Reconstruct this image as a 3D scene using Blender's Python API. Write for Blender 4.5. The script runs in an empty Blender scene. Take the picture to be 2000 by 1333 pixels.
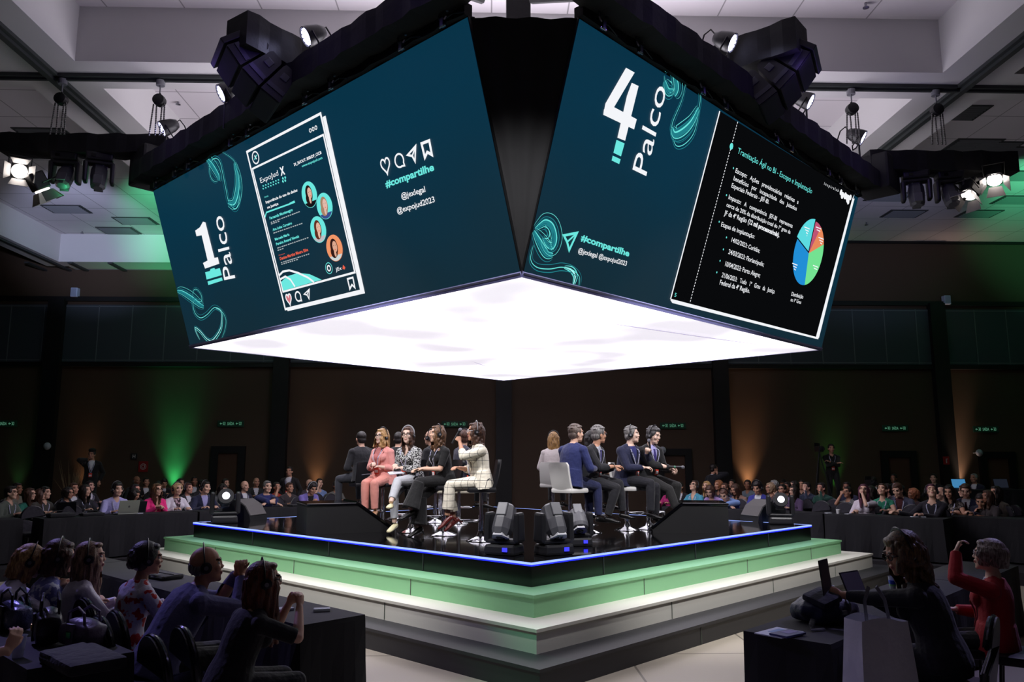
import bpy, bmesh, math, random
import numpy as np
from mathutils import Vector, Matrix, Euler
R = math.radians
random.seed(7)
SCN = bpy.context.scene
COL = SCN.collection

# ------------------------------------------------------------------ camera, exposure, world
F_PX, PITCH, YAW, CAM_Z = 1543.0, R(8.62), R(1.6), 1.95
cam_d = bpy.data.cameras.new('camera'); cam = bpy.data.objects.new('camera', cam_d); COL.objects.link(cam)
cam_d.sensor_width = 36; cam_d.lens = F_PX / 2000 * 36; cam_d.clip_end = 200
cam.location = (0, 0, CAM_Z); cam.rotation_euler = (R(90) + PITCH, 0, -YAW)
SCN.camera = cam
SCN.view_settings.view_transform = 'Standard'
try: SCN.view_settings.look = 'None'
except Exception: pass
SCN.view_settings.exposure = 0.0; SCN.view_settings.gamma = 1.0
SCN.view_settings.use_curve_mapping = False
w = bpy.data.worlds.new('world'); SCN.world = w; w.use_nodes = True
w.node_tree.nodes['Background'].inputs[0].default_value = (.35, .33, .5, 1)
w.node_tree.nodes['Background'].inputs[1].default_value = 0.006
cy = SCN.cycles
cy.max_bounces = 5; cy.diffuse_bounces = 3; cy.glossy_bounces = 3; cy.transmission_bounces = 3; cy.transparent_max_bounces = 6
cy.sample_clamp_indirect = 3.0; cy.use_denoising = True; cy.caustics_reflective = False; cy.caustics_refractive = False

_f = Vector((math.sin(YAW) * math.cos(PITCH), math.cos(YAW) * math.cos(PITCH), math.sin(PITCH)))
_r = Vector((math.cos(YAW), -math.sin(YAW), 0)); _u = _r.cross(_f)
def ray(px, py): return _f + _r * ((px - 1000) / F_PX) + _u * ((666.5 - py) / F_PX)
def W(px, py, Z=None, Y=None):
    """the point of the place seen at a spot of the photograph, on the level Z or at the distance Y"""
    d = ray(px, py); t = (Z - CAM_Z) / d.z if Z is not None else Y / d.y
    return Vector((0, 0, CAM_Z)) + d * t

def light(name, kind, loc, to=None, power=100, color=(1, 1, 1), size=.3, spot=None, blend=.5, size_y=None):
    l = bpy.data.lights.new(name, kind); o = bpy.data.objects.new(name, l); COL.objects.link(o)
    o.location = loc; l.energy = power; l.color = color
    if kind == 'AREA':
        l.size = size
        if size_y: l.shape = 'RECTANGLE'; l.size_y = size_y
    else: l.shadow_soft_size = size
    if spot: l.spot_size = R(spot); l.spot_blend = blend
    if to is not None:
        o.rotation_euler = (Vector(to) - Vector(loc)).to_track_quat('-Z', 'Y').to_euler()
    return o
# stage lighting of the hall: truss washes on the audience, added lamps for ceiling and stage
light('added_ceiling_fill', 'AREA', (.4, 13.6, 6.2), (.4, 13.5, 9), 420, (.95, .9, 1.0), 5.0)  # added area lamp, unseen inside the screen cube, brightens the ceiling
light('front_wash_left', 'SPOT', (-7.6, 10.6, 7.0), (-2.8, 6.4, 1.0), 900, (.40, .34, 1.0), .12, 44, .8)
light('front_wash_right', 'SPOT', (8.4, 10.4, 7.0), (4.0, 6.2, 1.0), 650, (.5, .45, 1.0), .12, 44, .8)
light('side_wash_left', 'SPOT', (-2.5, 11.0, 7.2), (-7.8, 15.2, 1.2), 560, (.80, .50, 1.0), .12, 46, .8)
light('side_wash_right', 'SPOT', (3.4, 11.0, 7.2), (7.4, 14.6, 1.2), 560, (.80, .50, 1.0), .12, 46, .8)
light('back_wash', 'SPOT', (.4, 18.6, 7.2), (.6, 21.5, 1.0), 60, (.7, .6, 1.0), .15, 100, .8)
light('added_key_left', 'SPOT', (-3.6, 7.6, 6.6), (-2.0, 11.4, .8), 1500, (1, .98, 1.0), .12, 64, .6)  # three added spots without fixtures, in front of the truss, brighten stage and steps
light('added_key_right', 'SPOT', (4.2, 7.6, 6.6), (2.8, 11.4, .8), 1500, (1, .98, 1.0), .12, 64, .6)
light('added_key_centre', 'SPOT', (.3, 5.6, 6.8), (.4, 9.4, .5), 700, (1, .98, 1.0), .12, 66, .7)
light('green_corner_beam', 'SPOT', (-9.2, 12.4, 5.9), (.5, 7.05, .2), 2200, (.08, 1, .3), .04, 6.5, .9)
# beams of the truss lamps that graze the far ceiling
light('green_ceiling_left', 'SPOT', (-7.6, 15.5, 6.6), (-9.2, 24.2, 9.3), 3600, (.12, 1, .45), .1, 34, .9)
light('blue_ceiling_left', 'SPOT', (-9.5, 15.5, 6.6), (-12.6, 24.6, 9.3), 2100, (.6, .66, 1), .1, 34, .9)
light('green_ceiling_right', 'SPOT', (11.0, 15.5, 7.0), (18.4, 23.0, 9.9), 4200, (.12, 1, .45), .1, 40, .9)
light('blue_ceiling_right', 'SPOT', (9.0, 15.5, 7.0), (12.6, 25.0, 9.5), 700, (.55, .6, 1), .1, 40, .9)

# ------------------------------------------------------------------ materials
def lin(c):
    return tuple(((v / 255) / 12.92 if v / 255 <= .04045 else (((v / 255) + .055) / 1.055) ** 2.4) for v in c[:3])
_M = {}
def M(name, col=(128, 128, 128), rough=.6, metal=0, emit=None, strength=1, bump=0, bscale=20, var=0, vscale=6, alpha=1, coat=0, spec=None, sheen=0):
    if name in _M: return _M[name]
    m = bpy.data.materials.new(name); m.use_nodes = True; nt = m.node_tree; b = nt.nodes['Principled BSDF']
    c = lin(col); b.inputs['Base Color'].default_value = (*c, 1)
    b.inputs['Roughness'].default_value = rough; b.inputs['Metallic'].default_value = metal
    if spec is not None: b.inputs['Specular IOR Level'].default_value = spec
    if coat: b.inputs['Coat Weight'].default_value = coat
    if sheen: b.inputs['Sheen Weight'].default_value = sheen
    if alpha < 1: b.inputs['Alpha'].default_value = alpha
    if emit is not None:
        b.inputs['Emission Color'].default_value = (*lin(emit), 1); b.inputs['Emission Strength'].default_value = strength
    if bump or var:
        tc = nt.nodes.new('ShaderNodeTexCoord')
    if bump:
        n = nt.nodes.new('ShaderNodeTexNoise'); n.inputs['Scale'].default_value = bscale; n.inputs['Detail'].default_value = 4
        nt.links.new(tc.outputs['Object'], n.inputs['Vector'])
        bp = nt.nodes.new('ShaderNodeBump'); bp.inputs['Strength'].default_value = bump; bp.inputs['Distance'].default_value = .03
        nt.links.new(n.outputs['Fac'], bp.inputs['Height']); nt.links.new(bp.outputs['Normal'], b.inputs['Normal'])
    if var:
        n = nt.nodes.new('ShaderNodeTexNoise'); n.inputs['Scale'].default_value = vscale; n.inputs['Detail'].default_value = 5
        nt.links.new(tc.outputs['Object'], n.inputs['Vector'])
        mx = nt.nodes.new('ShaderNodeMixRGB'); mx.inputs[1].default_value = (*[v * (1 - var) for v in c], 1)
        mx.inputs[2].default_value = (*[min(1, v * (1 + var)) for v in c], 1)
        nt.links.new(n.outputs['Fac'], mx.inputs[0]); nt.links.new(mx.outputs[0], b.inputs['Base Color'])
    _M[name] = m; return m
def glow(name, col, strength=1):
    return M(name, (0, 0, 0), 1, 0, col, strength, spec=0)
def nodes(m):
    nt = m.node_tree; return nt, nt.nodes['Principled BSDF'], nt.nodes, nt.links
def cloth(name, col=(128,128,128), kind=None, col2=(0, 0, 0), scale=1.0, rough=.85):
    """fabric, plain or patterned (plaid, mottle, flower, stripe)"""
    if name in _M: return _M[name]
    m = M(name, col, rough, bump=.45, bscale=14, sheen=.15); nt, b, N, L = nodes(m)
    if kind:
        tc = N.new('ShaderNodeTexCoord')
        mx = N.new('ShaderNodeMixRGB'); mx.inputs[1].default_value = (*lin(col), 1); mx.inputs[2].default_value = (*lin(col2), 1)
        if kind == 'plaid':
            sep = N.new('ShaderNodeSeparateXYZ'); L.new(tc.outputs['Object'], sep.inputs[0])
            acc = None
            for i, (ax, per) in enumerate((('X', .10), ('Z', .11))):
                mul = N.new('ShaderNodeMath'); mul.operation = 'MULTIPLY'; mul.inputs[1].default_value = 1 / (per * scale)
                if ax == 'X':
                    sm = N.new('ShaderNodeMath'); sm.operation = 'MULTIPLY_ADD'; sm.inputs[1].default_value = .8; L.new(sep.outputs['Y'], sm.inputs[0]); L.new(sep.outputs['X'], sm.inputs[2]); L.new(sm.outputs[0], mul.inputs[0])
                else: L.new(sep.outputs[ax], mul.inputs[0])
                fr = N.new('ShaderNodeMath'); fr.operation = 'FRACT'; L.new(mul.outputs[0], fr.inputs[0])
                lt = N.new('ShaderNodeMath'); lt.operation = 'LESS_THAN'; lt.inputs[1].default_value = .06; L.new(fr.outputs[0], lt.inputs[0])
                if acc is None: acc = lt
                else:
                    a = N.new('ShaderNodeMath'); a.operation = 'MAXIMUM'; L.new(acc.outputs[0], a.inputs[0]); L.new(lt.outputs[0], a.inputs[1]); acc = a
            L.new(acc.outputs[0], mx.inputs[0])
        else:
            if kind == 'stripe':
                t = N.new('ShaderNodeTexWave'); t.inputs['Scale'].default_value = 25 * scale; t.inputs['Distortion'].default_value = 1; t.bands_direction = 'Z'
            else:
                t = N.new('ShaderNodeTexNoise'); t.inputs['Scale'].default_value = (70 if kind == 'mottle' else 16) * scale; t.inputs['Detail'].default_value = 2
            L.new(tc.outputs['Object'], t.inputs['Vector'])
            rp = N.new('ShaderNodeValToRGB'); th = .5 if kind != 'flower' else .56
            rp.color_ramp.elements[0].position = th - .015; rp.color_ramp.elements[1].position = th + .015
            L.new(t.outputs['Fac'] if 'Fac' in t.outputs else t.outputs[0], rp.inputs[0]); L.new(rp.outputs[0], mx.inputs[0])
        L.new(mx.outputs[0], b.inputs['Base Color'])
    return m
def hairmat(name, col=(40,28,22), col2=None):
    if name in _M: return _M[name]
    m = M(name, col, .45, bump=.25, bscale=90); nt, b, N, L = nodes(m)
    tc = N.new('ShaderNodeTexCoord'); mp = N.new('ShaderNodeMapping'); mp.inputs['Scale'].default_value = (60, 60, 6)
    n = N.new('ShaderNodeTexNoise'); n.inputs['Scale'].default_value = 1.6; n.inputs['Detail'].default_value = 3
    L.new(tc.outputs['Object'], mp.inputs[0]); L.new(mp.outputs[0], n.inputs['Vector'])
    rp = N.new('ShaderNodeValToRGB'); rp.color_ramp.elements[0].position = .35; rp.color_ramp.elements[1].position = .68
    rp.color_ramp.elements[0].color = (*lin(col), 1); rp.color_ramp.elements[1].color = (*lin(col2 or tuple(min(255, v * 1.7 + 12) for v in col)), 1)
    L.new(n.outputs['Fac'], rp.inputs[0]); L.new(rp.outputs[0], b.inputs['Base Color'])
    return m

# ------------------------------------------------------------------ mesh building
class MB:
    def __init__(s): s.v = []; s.f = []; s.mi = []; s.T = Matrix.Identity(4); s.m = 0; s.sm = []; s.smooth = False
    def add(s, vs, fs):
        o = len(s.v); T = s.T
        s.v += [tuple(T @ Vector(p)) for p in vs]
        s.f += [tuple(i + o for i in f) for f in fs]; s.mi += [s.m] * len(fs); s.sm += [s.smooth] * len(fs)
        return s
    def box(s, c, d, rot=None, bev=0, taper=1.0):
        hx, hy, hz = d[0] / 2, d[1] / 2, d[2] / 2
        Mx = Matrix.Translation(c) @ (Euler(rot).to_matrix().to_4x4() if rot is not None else Matrix.Identity(4))
        if bev <= 0:
            vs = [Mx @ Vector((x * hx * (taper if z > 0 else 1), y * hy * (taper if z > 0 else 1), z * hz)) for x in (-1, 1) for y in (-1, 1) for z in (-1, 1)]
            return s.add(vs, [(0, 1, 3, 2), (4, 6, 7, 5), (0, 4, 5, 1), (2, 3, 7, 6), (0, 2, 6, 4), (1, 5, 7, 3)])
        b = min(bev, hx * .9, hy * .9, hz * .9)
        bm = bmesh.new(); bmesh.ops.create_cube(bm, size=1)
        for v in bm.verts: v.co = Vector((v.co.x * 2 * hx * (taper if v.co.z > 0 else 1), v.co.y * 2 * hy * (taper if v.co.z > 0 else 1), v.co.z * 2 * hz))
        bmesh.ops.bevel(bm, geom=bm.edges[:], offset=b, segments=2, affect='EDGES', profile=.6)
        bm.verts.index_update()
        s.add([Mx @ v.co for v in bm.verts], [tuple(v.index for v in f.verts) for f in bm.faces]); bm.free(); return s
    def loft(s, pts, rads, n=12, side=None, cap=True):
        """closed tube through pts; rads: number or (across, through)"""
        pts = [Vector(p) for p in pts]; k = len(pts); vs = []; fs = []
        prev = Vector(side) if side is not None else None
        for i, p in enumerate(pts):
            t = (pts[min(i + 1, k - 1)] - pts[max(i - 1, 0)])
            t = t.normalized() if t.length > 1e-9 else Vector((0, 0, 1))
            if prev is None: prev = Vector((1, 0, 0)) if abs(t.x) < .9 else Vector((0, 1, 0))
            a = prev - t * prev.dot(t); a = a.normalized() if a.length > 1e-6 else t.orthogonal().normalized()
            if side is None: prev = a
            b = t.cross(a); r = rads[i] if hasattr(rads, '__len__') else rads
            ra, rb = r if hasattr(r, '__len__') else (r, r)
            for j in range(n):
                an = 2 * math.pi * j / n; vs.append(p + a * (math.cos(an) * ra) + b * (math.sin(an) * rb))
        for i in range(k - 1):
            for j in range(n):
                j2 = (j + 1) % n; fs.append((i * n + j, i * n + j2, (i + 1) * n + j2, (i + 1) * n + j))
        if cap: fs.append(tuple(range(n - 1, -1, -1))); fs.append(tuple((k - 1) * n + j for j in range(n)))
        return s.add(vs, fs)
    def cyl(s, a, b, r, r2=None, n=16): return s.loft([a, b], [r, r if r2 is None else r2], n)
    def cap(s, a, b, r1, r2=None, n=10):
        r2 = r1 if r2 is None else r2; a = Vector(a); b = Vector(b); s.ell(a, (r1,) * 3, 8, n); s.ell(b, (r2,) * 3, 8, n); return s.loft([a, b], [r1, r2], n)
    def ell(s, c, r, nu=10, nv=14, rot=None):
        Mx = Matrix.Translation(c) @ (Euler(rot).to_matrix().to_4x4() if rot is not None else Matrix.Identity(4)); vs = [Mx @ Vector((0, 0, r[2]))]; fs = []
        for i in range(1, nu):
            th = math.pi * i / nu
            for j in range(nv):
                ph = 2 * math.pi * j / nv; vs.append(Mx @ Vector((r[0] * math.sin(th) * math.cos(ph), r[1] * math.sin(th) * math.sin(ph), r[2] * math.cos(th))))
        vs.append(Mx @ Vector((0, 0, -r[2]))); L = len(vs) - 1
        for j in range(nv): fs.append((0, 1 + j, 1 + (j + 1) % nv)); fs.append((L, 1 + (nu - 2) * nv + (j + 1) % nv, 1 + (nu - 2) * nv + j))
        for i in range(nu - 2):
            for j in range(nv):
                j2 = (j + 1) % nv; fs.append((1 + i * nv + j, 1 + (i + 1) * nv + j, 1 + (i + 1) * nv + j2, 1 + i * nv + j2))
        return s.add(vs, fs)
    def lathe(s, c, prof, n=24):
        vs = []; fs = []; k = len(prof)
        for r, z in prof:
            for j in range(n): an = 2 * math.pi * j / n; vs.append((c[0] + r * math.cos(an), c[1] + r * math.sin(an), c[2] + z))
        for i in range(k - 1):
            for j in range(n): j2 = (j + 1) % n; fs.append((i * n + j, i * n + j2, (i + 1) * n + j2, (i + 1) * n + j))
        fs.append(tuple(range(n - 1, -1, -1))); fs.append(tuple((k - 1) * n + j for j in range(n)))
        return s.add(vs, fs)
    def prism(s, poly, h):
        """poly: list of 3-D points, h: extrusion vector"""
        n = len(poly); h = Vector(h); P = [Vector(p) for p in poly]
        return s.add(P + [p + h for p in P], [tuple(range(n - 1, -1, -1)), tuple(range(n, 2 * n))] + [(i, (i + 1) % n, n + (i + 1) % n, n + i) for i in range(n)])
    def tube(s, pts, r, n=8): return s.loft(pts, r, n)
    def mesh(s, name):
        me = bpy.data.meshes.new(name); me.from_pydata(s.v, [], s.f)
        me.polygons.foreach_set('material_index', s.mi); me.polygons.foreach_set('use_smooth', s.sm); me.update(); return me
    def build(s, name, mat, parent=None, smooth=None, loc=None):
        me = s.mesh(name)
        for m in (mat if isinstance(mat, (list, tuple)) else [mat]): me.materials.append(m)
        if smooth is not None: me.polygons.foreach_set('use_smooth', [smooth] * len(me.polygons))
        if smooth:
            try: me.set_sharp_from_angle(angle=R(42))
            except Exception: pass
        return obj(name, me, parent, loc)
def obj(name, me, parent=None, loc=None):
    o = bpy.data.objects.new(name, me); COL.objects.link(o)
    if parent is not None: o.parent = parent
    if loc is not None: o.location = loc
    return o
def tag(o, label, cat, group=None, kind=None):
    o['label'] = label; o['category'] = cat
    if group: o['group'] = group
    if kind: o['kind'] = kind
    return o
def thing(name, label, cat, loc=(0, 0, 0), rz=0, group=None, rot=None, scale=None):
    o = bpy.data.objects.new(name, None); COL.objects.link(o); o.empty_display_size = .1
    o.location = loc; o.rotation_euler = rot if rot is not None else (0, 0, rz)
    if scale: o.scale = (scale,) * 3
    return tag(o, label, cat, group)
def struct(o): o['kind'] = 'structure'; return o
def dup(root, loc, rz, label=None, group=None, scale=None, rot=None):
    r = root.copy(); COL.objects.link(r); r.location = loc; r.rotation_euler = rot if rot is not None else (0, 0, rz)
    if label: r['label'] = label
    if group: r['group'] = group
    if scale: r.scale = (scale,) * 3
    for ch in list(root.children):
        c = ch.copy(); COL.objects.link(c); c.parent = r
        for g in ch.children:
            d = g.copy(); COL.objects.link(d); d.parent = c
    return r

TMP = bpy.data.scenes.new('workbench')
def tmp_dg():
    with bpy.context.temp_override(scene=TMP, view_layer=TMP.view_layers[0]):
        dg = bpy.context.evaluated_depsgraph_get(); dg.update(); return dg
def remesh(mb, name, voxel, adapt=0.0, smooth_it=0):
    me = mb.mesh('raw'); o = bpy.data.objects.new('raw', me); TMP.collection.objects.link(o)
    m = o.modifiers.new('r', 'REMESH'); m.mode = 'VOXEL'; m.voxel_size = voxel; m.adaptivity = adapt; m.use_smooth_shade = True
    if smooth_it:
        sm = o.modifiers.new('s', 'SMOOTH'); sm.iterations = smooth_it; sm.factor = .5
    dg = tmp_dg()
    out = bpy.data.meshes.new_from_object(o.evaluated_get(dg)); out.name = name
    bpy.data.objects.remove(o); bpy.data.meshes.remove(me); return out
def cutfaces(me, mask_fn):
    """drop the faces whose centre satisfies mask_fn(N x 3 array) -> bool array"""
    n = len(me.polygons); c = np.empty(n * 3, np.float32); me.polygons.foreach_get('center', c); k = mask_fn(c.reshape(-1, 3))
    bm = bmesh.new(); bm.from_mesh(me); bm.faces.ensure_lookup_table()
    bmesh.ops.delete(bm, geom=[bm.faces[i] for i in np.nonzero(k)[0]], context='FACES'); bm.to_mesh(me); bm.free()
def fontmesh(txt, bold=0.0):
    c = bpy.data.curves.new('t', 'FONT'); c.body = txt; c.offset = bold; c.resolution_u = 3; c.fill_mode = 'FRONT'
    o = bpy.data.objects.new('t', c); TMP.collection.objects.link(o); dg = tmp_dg()
    me = bpy.data.meshes.new_from_object(o.evaluated_get(dg)); co = np.empty(len(me.vertices) * 3, np.float32); me.vertices.foreach_get('co', co)
    co = co.reshape(-1, 3)[:, :2].copy(); fs = [tuple(p.vertices) for p in me.polygons]
    bpy.data.objects.remove(o); bpy.data.meshes.remove(me); bpy.data.curves.remove(c); return co, fs

# plain materials
BLK = M('black_paint', (14, 14, 16), .5, bump=.05); BLKC = cloth('black_cloth', (13, 13, 17)); DRAPE = M('black_drape', (12, 12, 15), .8, bump=.6, bscale=3)
STEEL = M('chrome', (215, 215, 220), .08, 1); ALU = M('aluminium', (150, 150, 158), .3, 1); GLOSSB = M('gloss_black', (6, 6, 9), .12)
DARKP = M('dark_plastic', (34, 34, 38), .38); GREYP = M('grey_plastic', (120, 120, 126), .4); WHT = M('white_plastic', (225, 225, 225), .5)
# ------------------------------------------------------------------ the hall
WALL_Y = 26.3
brown = M('brown_wall', (74, 58, 44), .8, bump=.05, var=.12, vscale=.6)
grey_panel = M('grey_wall_panel', (64, 72, 80), .6, var=.08, vscale=.4)
white_paint = M('white_ceiling_paint', (206, 204, 204), .9)
dark_trim = M('black_trim', (8, 8, 9), .6)
def tile_mat(name, col, px, py):
    m = M(name, col, .9); nt, b, N, L = nodes(m)
    tc = N.new('ShaderNodeTexCoord'); br = N.new('ShaderNodeTexBrick'); br.offset = 0; br.inputs['Scale'].default_value = 1
    br.inputs['Brick Width'].default_value = px; br.inputs['Row Height'].default_value = py; br.inputs['Mortar Size'].default_value = .012
    c = lin(col); br.inputs['Color1'].default_value = (*c, 1); br.inputs['Color2'].default_value = (*[v * .96 for v in c], 1); br.inputs['Mortar'].default_value = (*[v * .45 for v in c], 1)
    L.new(tc.outputs['Object'], br.inputs['Vector']); L.new(br.outputs['Color'], b.inputs['Base Color']); return m
tiles = tile_mat('ceiling_tile', (214, 208, 212), 1.25, 1.25)
floor_m = tile_mat('cream_floor_tile', (176, 166, 150), 1.4, 1.4); nt, b, N, L = nodes(floor_m); b.inputs['Roughness'].default_value = .45
o = MB().box((0, 10, -.1), (56, 36, .2)).build('floor', floor_m); struct(o)
# raised audience floor around the back of the stage
# ceiling beams with coffers between
ZB, ZT = 8.3, 9.25
RY = W(1000, 158, Z=ZB).y                                   # cross beam above the screens
XL = W(108, 150, Z=ZB).x; XR = W(1880, 168, Z=ZB).x
BW = .95
o = MB().box((0, RY, (ZB + 10.2) / 2), (56, BW, 10.2 - ZB)).build('trim_1', white_paint); struct(o)
o = MB().box((0, RY - 13.2, (ZB + 10.2) / 2), (56, BW, 10.2 - ZB)).build('trim_2', white_paint); struct(o)
for i, x in enumerate((XL, XR)):
    for j, (y0, y1) in enumerate(((-8, RY - 13.2 - BW / 2), (RY - 13.2 + BW / 2, RY - BW / 2), (RY + BW / 2, WALL_Y))):
        o = MB().box((x, (y0 + y1) / 2, (ZB + 10.2) / 2), (BW + .25, y1 - y0, 10.2 - ZB)).build('trim_%d' % (3 + i * 3 + j), white_paint); struct(o)
XE = W(128, 545, Y=WALL_Y - .6).x                            # far left edge beam, beyond it the wall runs higher
o = MB().box(((XE + XL - .6) / 2, WALL_Y - .55, (ZB + 10.2) / 2), (XL - .6 - XE, 1.1, 10.2 - ZB)).build('trim_9', white_paint); struct(o)
o = MB().box((XE - .35, (RY + WALL_Y) / 2, (ZB + 10.2) / 2), (.7, WALL_Y - RY - BW, 10.2 - ZB)).build('trim_20', white_paint); struct(o)
o = MB().box((XE - .2, (RY + WALL_Y) / 2, ZB - .03), (.12, WALL_Y - RY, .06)).build('trim_21', M('rail_paint', (58, 62, 62), .5)); struct(o)
o = MB().box(((XL + 2) / 2 + .3, WALL_Y - .55, (ZB + 10.2) / 2), (2 - XL - .6, 1.1, 10.2 - ZB)).build('trim_10', white_paint); struct(o)
# far left side: deep bulkhead in front of the wall
o = MB().box((0, 2, ZT + .05), (XR - XL, 2 * (RY - 2), .1)).build('ceiling', tiles); struct(o)
o = MB().box((0, (RY + WALL_Y) / 2, ZT + .02), (XR - XL, WALL_Y - RY, .1)).build('ceiling.001', tiles); struct(o)
o = MB().box(((XR + 28) / 2, (RY + WALL_Y) / 2, 9.55), (28 - XR, WALL_Y - RY, .1)).build('ceiling.002', tiles); struct(o)
o = MB().box(((XL - 28) / 2, (RY + WALL_Y) / 2, ZT + .02), (28 + XL, WALL_Y - RY, .1)).build('ceiling.003', tiles); struct(o)
o = MB().box((0, 9, 10.25), (56, 36, .1)).build('ceiling.004', white_paint); struct(o)
for i, sx in enumerate((-1, 1)):
    o = MB().box(((28 * sx + (XL if sx < 0 else XR)) / 2, 2, 9.3), (28 - abs(XL if sx < 0 else XR), 2 * (RY - 2), .1)).build('ceiling.%03d' % (5 + i), tiles); struct(o)
# hanging rails under the beams
mb = MB(); mb.box((0, RY, ZB - .03), (50, .16, .06)).box((0, RY, ZB - .075), (50, .05, .05))
o = mb.build('trim_11', M('rail_paint', (58, 62, 62), .5)); struct(o)
for i, x in enumerate((XL, XR)):
    mb = MB(); mb.box((x, 10, ZB - .03), (.24, 32, .06)).box((x, 10, ZB - .085), (.1, 32, .06)); o = mb.build('trim_%d' % (12 + i), M('rail_paint')); struct(o)
for k, (px0) in enumerate((112, 190, 262)):
    p = W(px0, 537, Z=ZB); mb = MB(); mb.box((p.x, WALL_Y - .55, ZB - .03), (.14, 1.1, .05)); o = mb.build('trim_%d' % (14 + k), M('rail_paint')); struct(o)
# walls
def wz(py): return W(1000, py, Y=WALL_Y).z
z1, z2, z3 = wz(714), wz(597), wz(590)
o = MB().box((0, WALL_Y + .1, 5.2), (56, .2, 10.4)).build('wall_back', brown); struct(o)
o = MB().box((-28, 10, 5.2), (.2, 36, 10.4)).build('wall_left', brown); struct(o)
o = MB().box((28, 10, 5.2), (.2, 36, 10.4)).build('wall_right', brown); struct(o)
o = MB().box((0, -8, 5.2), (56, .2, 10.4)).build('wall_front', brown); struct(o)
colx = [(101, 775), (550, 775), (984, 775), (1406, 775), (1838, 775)]
cx = [W(a, b, Y=WALL_Y).x for a, b in colx]
edges = [-28] + cx + [28]
for i in range(len(edges) - 1):
    a, bx = edges[i], edges[i + 1]; a2 = a + (.25 if i else 0); b2 = bx - .25
    mb = MB().box(((a2 + b2) / 2, WALL_Y - .03, (z1 + z2) / 2), (b2 - a2, .06, z2 - z1 - .12))
    o = mb.build('wall_panel', grey_panel); tag(o, ['pale grey wall panelling at the far left edge of the hall', 'grey wall panelling left of the screens, between the first two black pillars', 'grey wall panelling hidden mostly behind the left screen', 'grey wall panelling behind the middle of the hanging screens', 'grey wall panelling right of the screens, before the last black pillar', 'grey wall panelling at the far right edge of the hall'][i], 'wall panel', kind='structure')
    seam = MB(); x = a2 + 1.1
    while x < b2: seam.box((x, WALL_Y - .065, (z1 + z2) / 2), (.03, .012, z2 - z1 - .16)); x += 1.1
    for zz in (z1 + .12, z2 - .12): seam.box(((a2 + b2) / 2, WALL_Y - .065, zz), (b2 - a2, .012, .03))
    seam.build('panel_seam', M('seam_grey', (104, 112, 118), .6), o)
o = MB().box((0, WALL_Y - .07, z1 - .03), (56, .14, .13)).build('trim_17', dark_trim); struct(o)
o = MB().box((0, WALL_Y - .07, z3), (56, .14, .15)).build('trim_18', dark_trim); struct(o)
o = MB().box((8, WALL_Y - .04, wz(468)), (40, .08, .1)).build('trim_19', dark_trim); struct(o)
for i, x in enumerate(cx):
    o = MB().box((x, WALL_Y - .12, z3 / 2), (.52, .24, z3)).build('wall_pillar_%d' % (i + 1), dark_trim); struct(o)
# doors with black surrounds
for i, (x0, x1, yt) in enumerate(((415, 481, 872), (1282, 1349, 877), (1718, 1786, 881), (1909, 1978, 883))):
    a = W(x0, yt, Y=WALL_Y); c = W(x1, yt, Y=WALL_Y); h = a.z; t = .22
    mb = MB(); mb.box((a.x + t / 2, WALL_Y - .06, h / 2), (t, .12, h)).box((c.x - t / 2, WALL_Y - .06, h / 2), (t, .12, h)).box(((a.x + c.x) / 2, WALL_Y - .06, h - t / 2), (c.x - a.x - 2 * t, .12, t))
    o = mb.build('door_%d' % (i + 1), dark_trim); struct(o)
    lf = MB().box(((a.x + c.x) / 2, WALL_Y - .02, (h - t) / 2), (c.x - a.x - 2 * t, .04, h - t)).build('door_leaf', M('door_brown', (76, 52, 36), .6), o)
    MB().cyl((a.x + t + .1, WALL_Y - .05, 1.05), (a.x + t + .22, WALL_Y - .05, 1.05), .012).build('door_handle', ALU, o)
# exit signs
sgn = M('exit_sign_green', (10, 40, 26), .6, emit=(10, 44, 30), strength=.12); sgl = glow('exit_sign_letter', (120, 200, 160), .3)
names = ['at the far left edge of the back wall', 'above the left door', 'behind the woman in the plaid suit', 'right of the men on stage', 'above the door left of the last pillar', 'above the door at the far right']
for i, (x, y) in enumerate(((7, 828), (451, 828), (888, 829), (1314, 832), (1748, 837), (1925, 839))):
    p = W(x, y, Y=WALL_Y - .05); t = thing('exit_sign', 'small green SAÍDA exit sign ' + names[i], 'sign', p, 0, 'green exit signs on the back wall')
    MB().box((0, 0, 0), (.86, .03, .2), bev=.008).build('sign_board', sgn, t)
    co, fs = fontmesh('SAÍDA', .02); mb = MB(); wd = co[:, 0].max() - co[:, 0].min()
    mb.add([((c[0] - co[:, 0].min()) / wd * .22 - .11, -.018, c[1] * .13 - .045) for c in co], fs)
    for s in (-.27, .25):                                     # arrow and running figure in a doorway
        mb.add([(s - .09, -.018, 0), (s - .05, -.018, .04), (s - .05, -.018, .012), (s, -.018, .012), (s, -.018, -.012), (s - .05, -.018, -.012), (s - .05, -.018, -.04)], [tuple(range(7))])
        mb.box((s + .05, -.018, .045), (.09, .002, .012)).box((s + .09, -.018, 0), (.012, .002, .09)).box((s + .045, -.018, .02), (.02, .002, .02))
        mb.box((s + .045, -.018, -.01), (.025, .002, .04), rot=(0, .3, 0)).box((s + .03, -.018, -.035), (.012, .002, .035), rot=(0, .6, 0)).box((s + .065, -.018, -.035), (.012, .002, .035), rot=(0, -.5, 0))
    mb.build('lettering', sgl, t)
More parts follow.
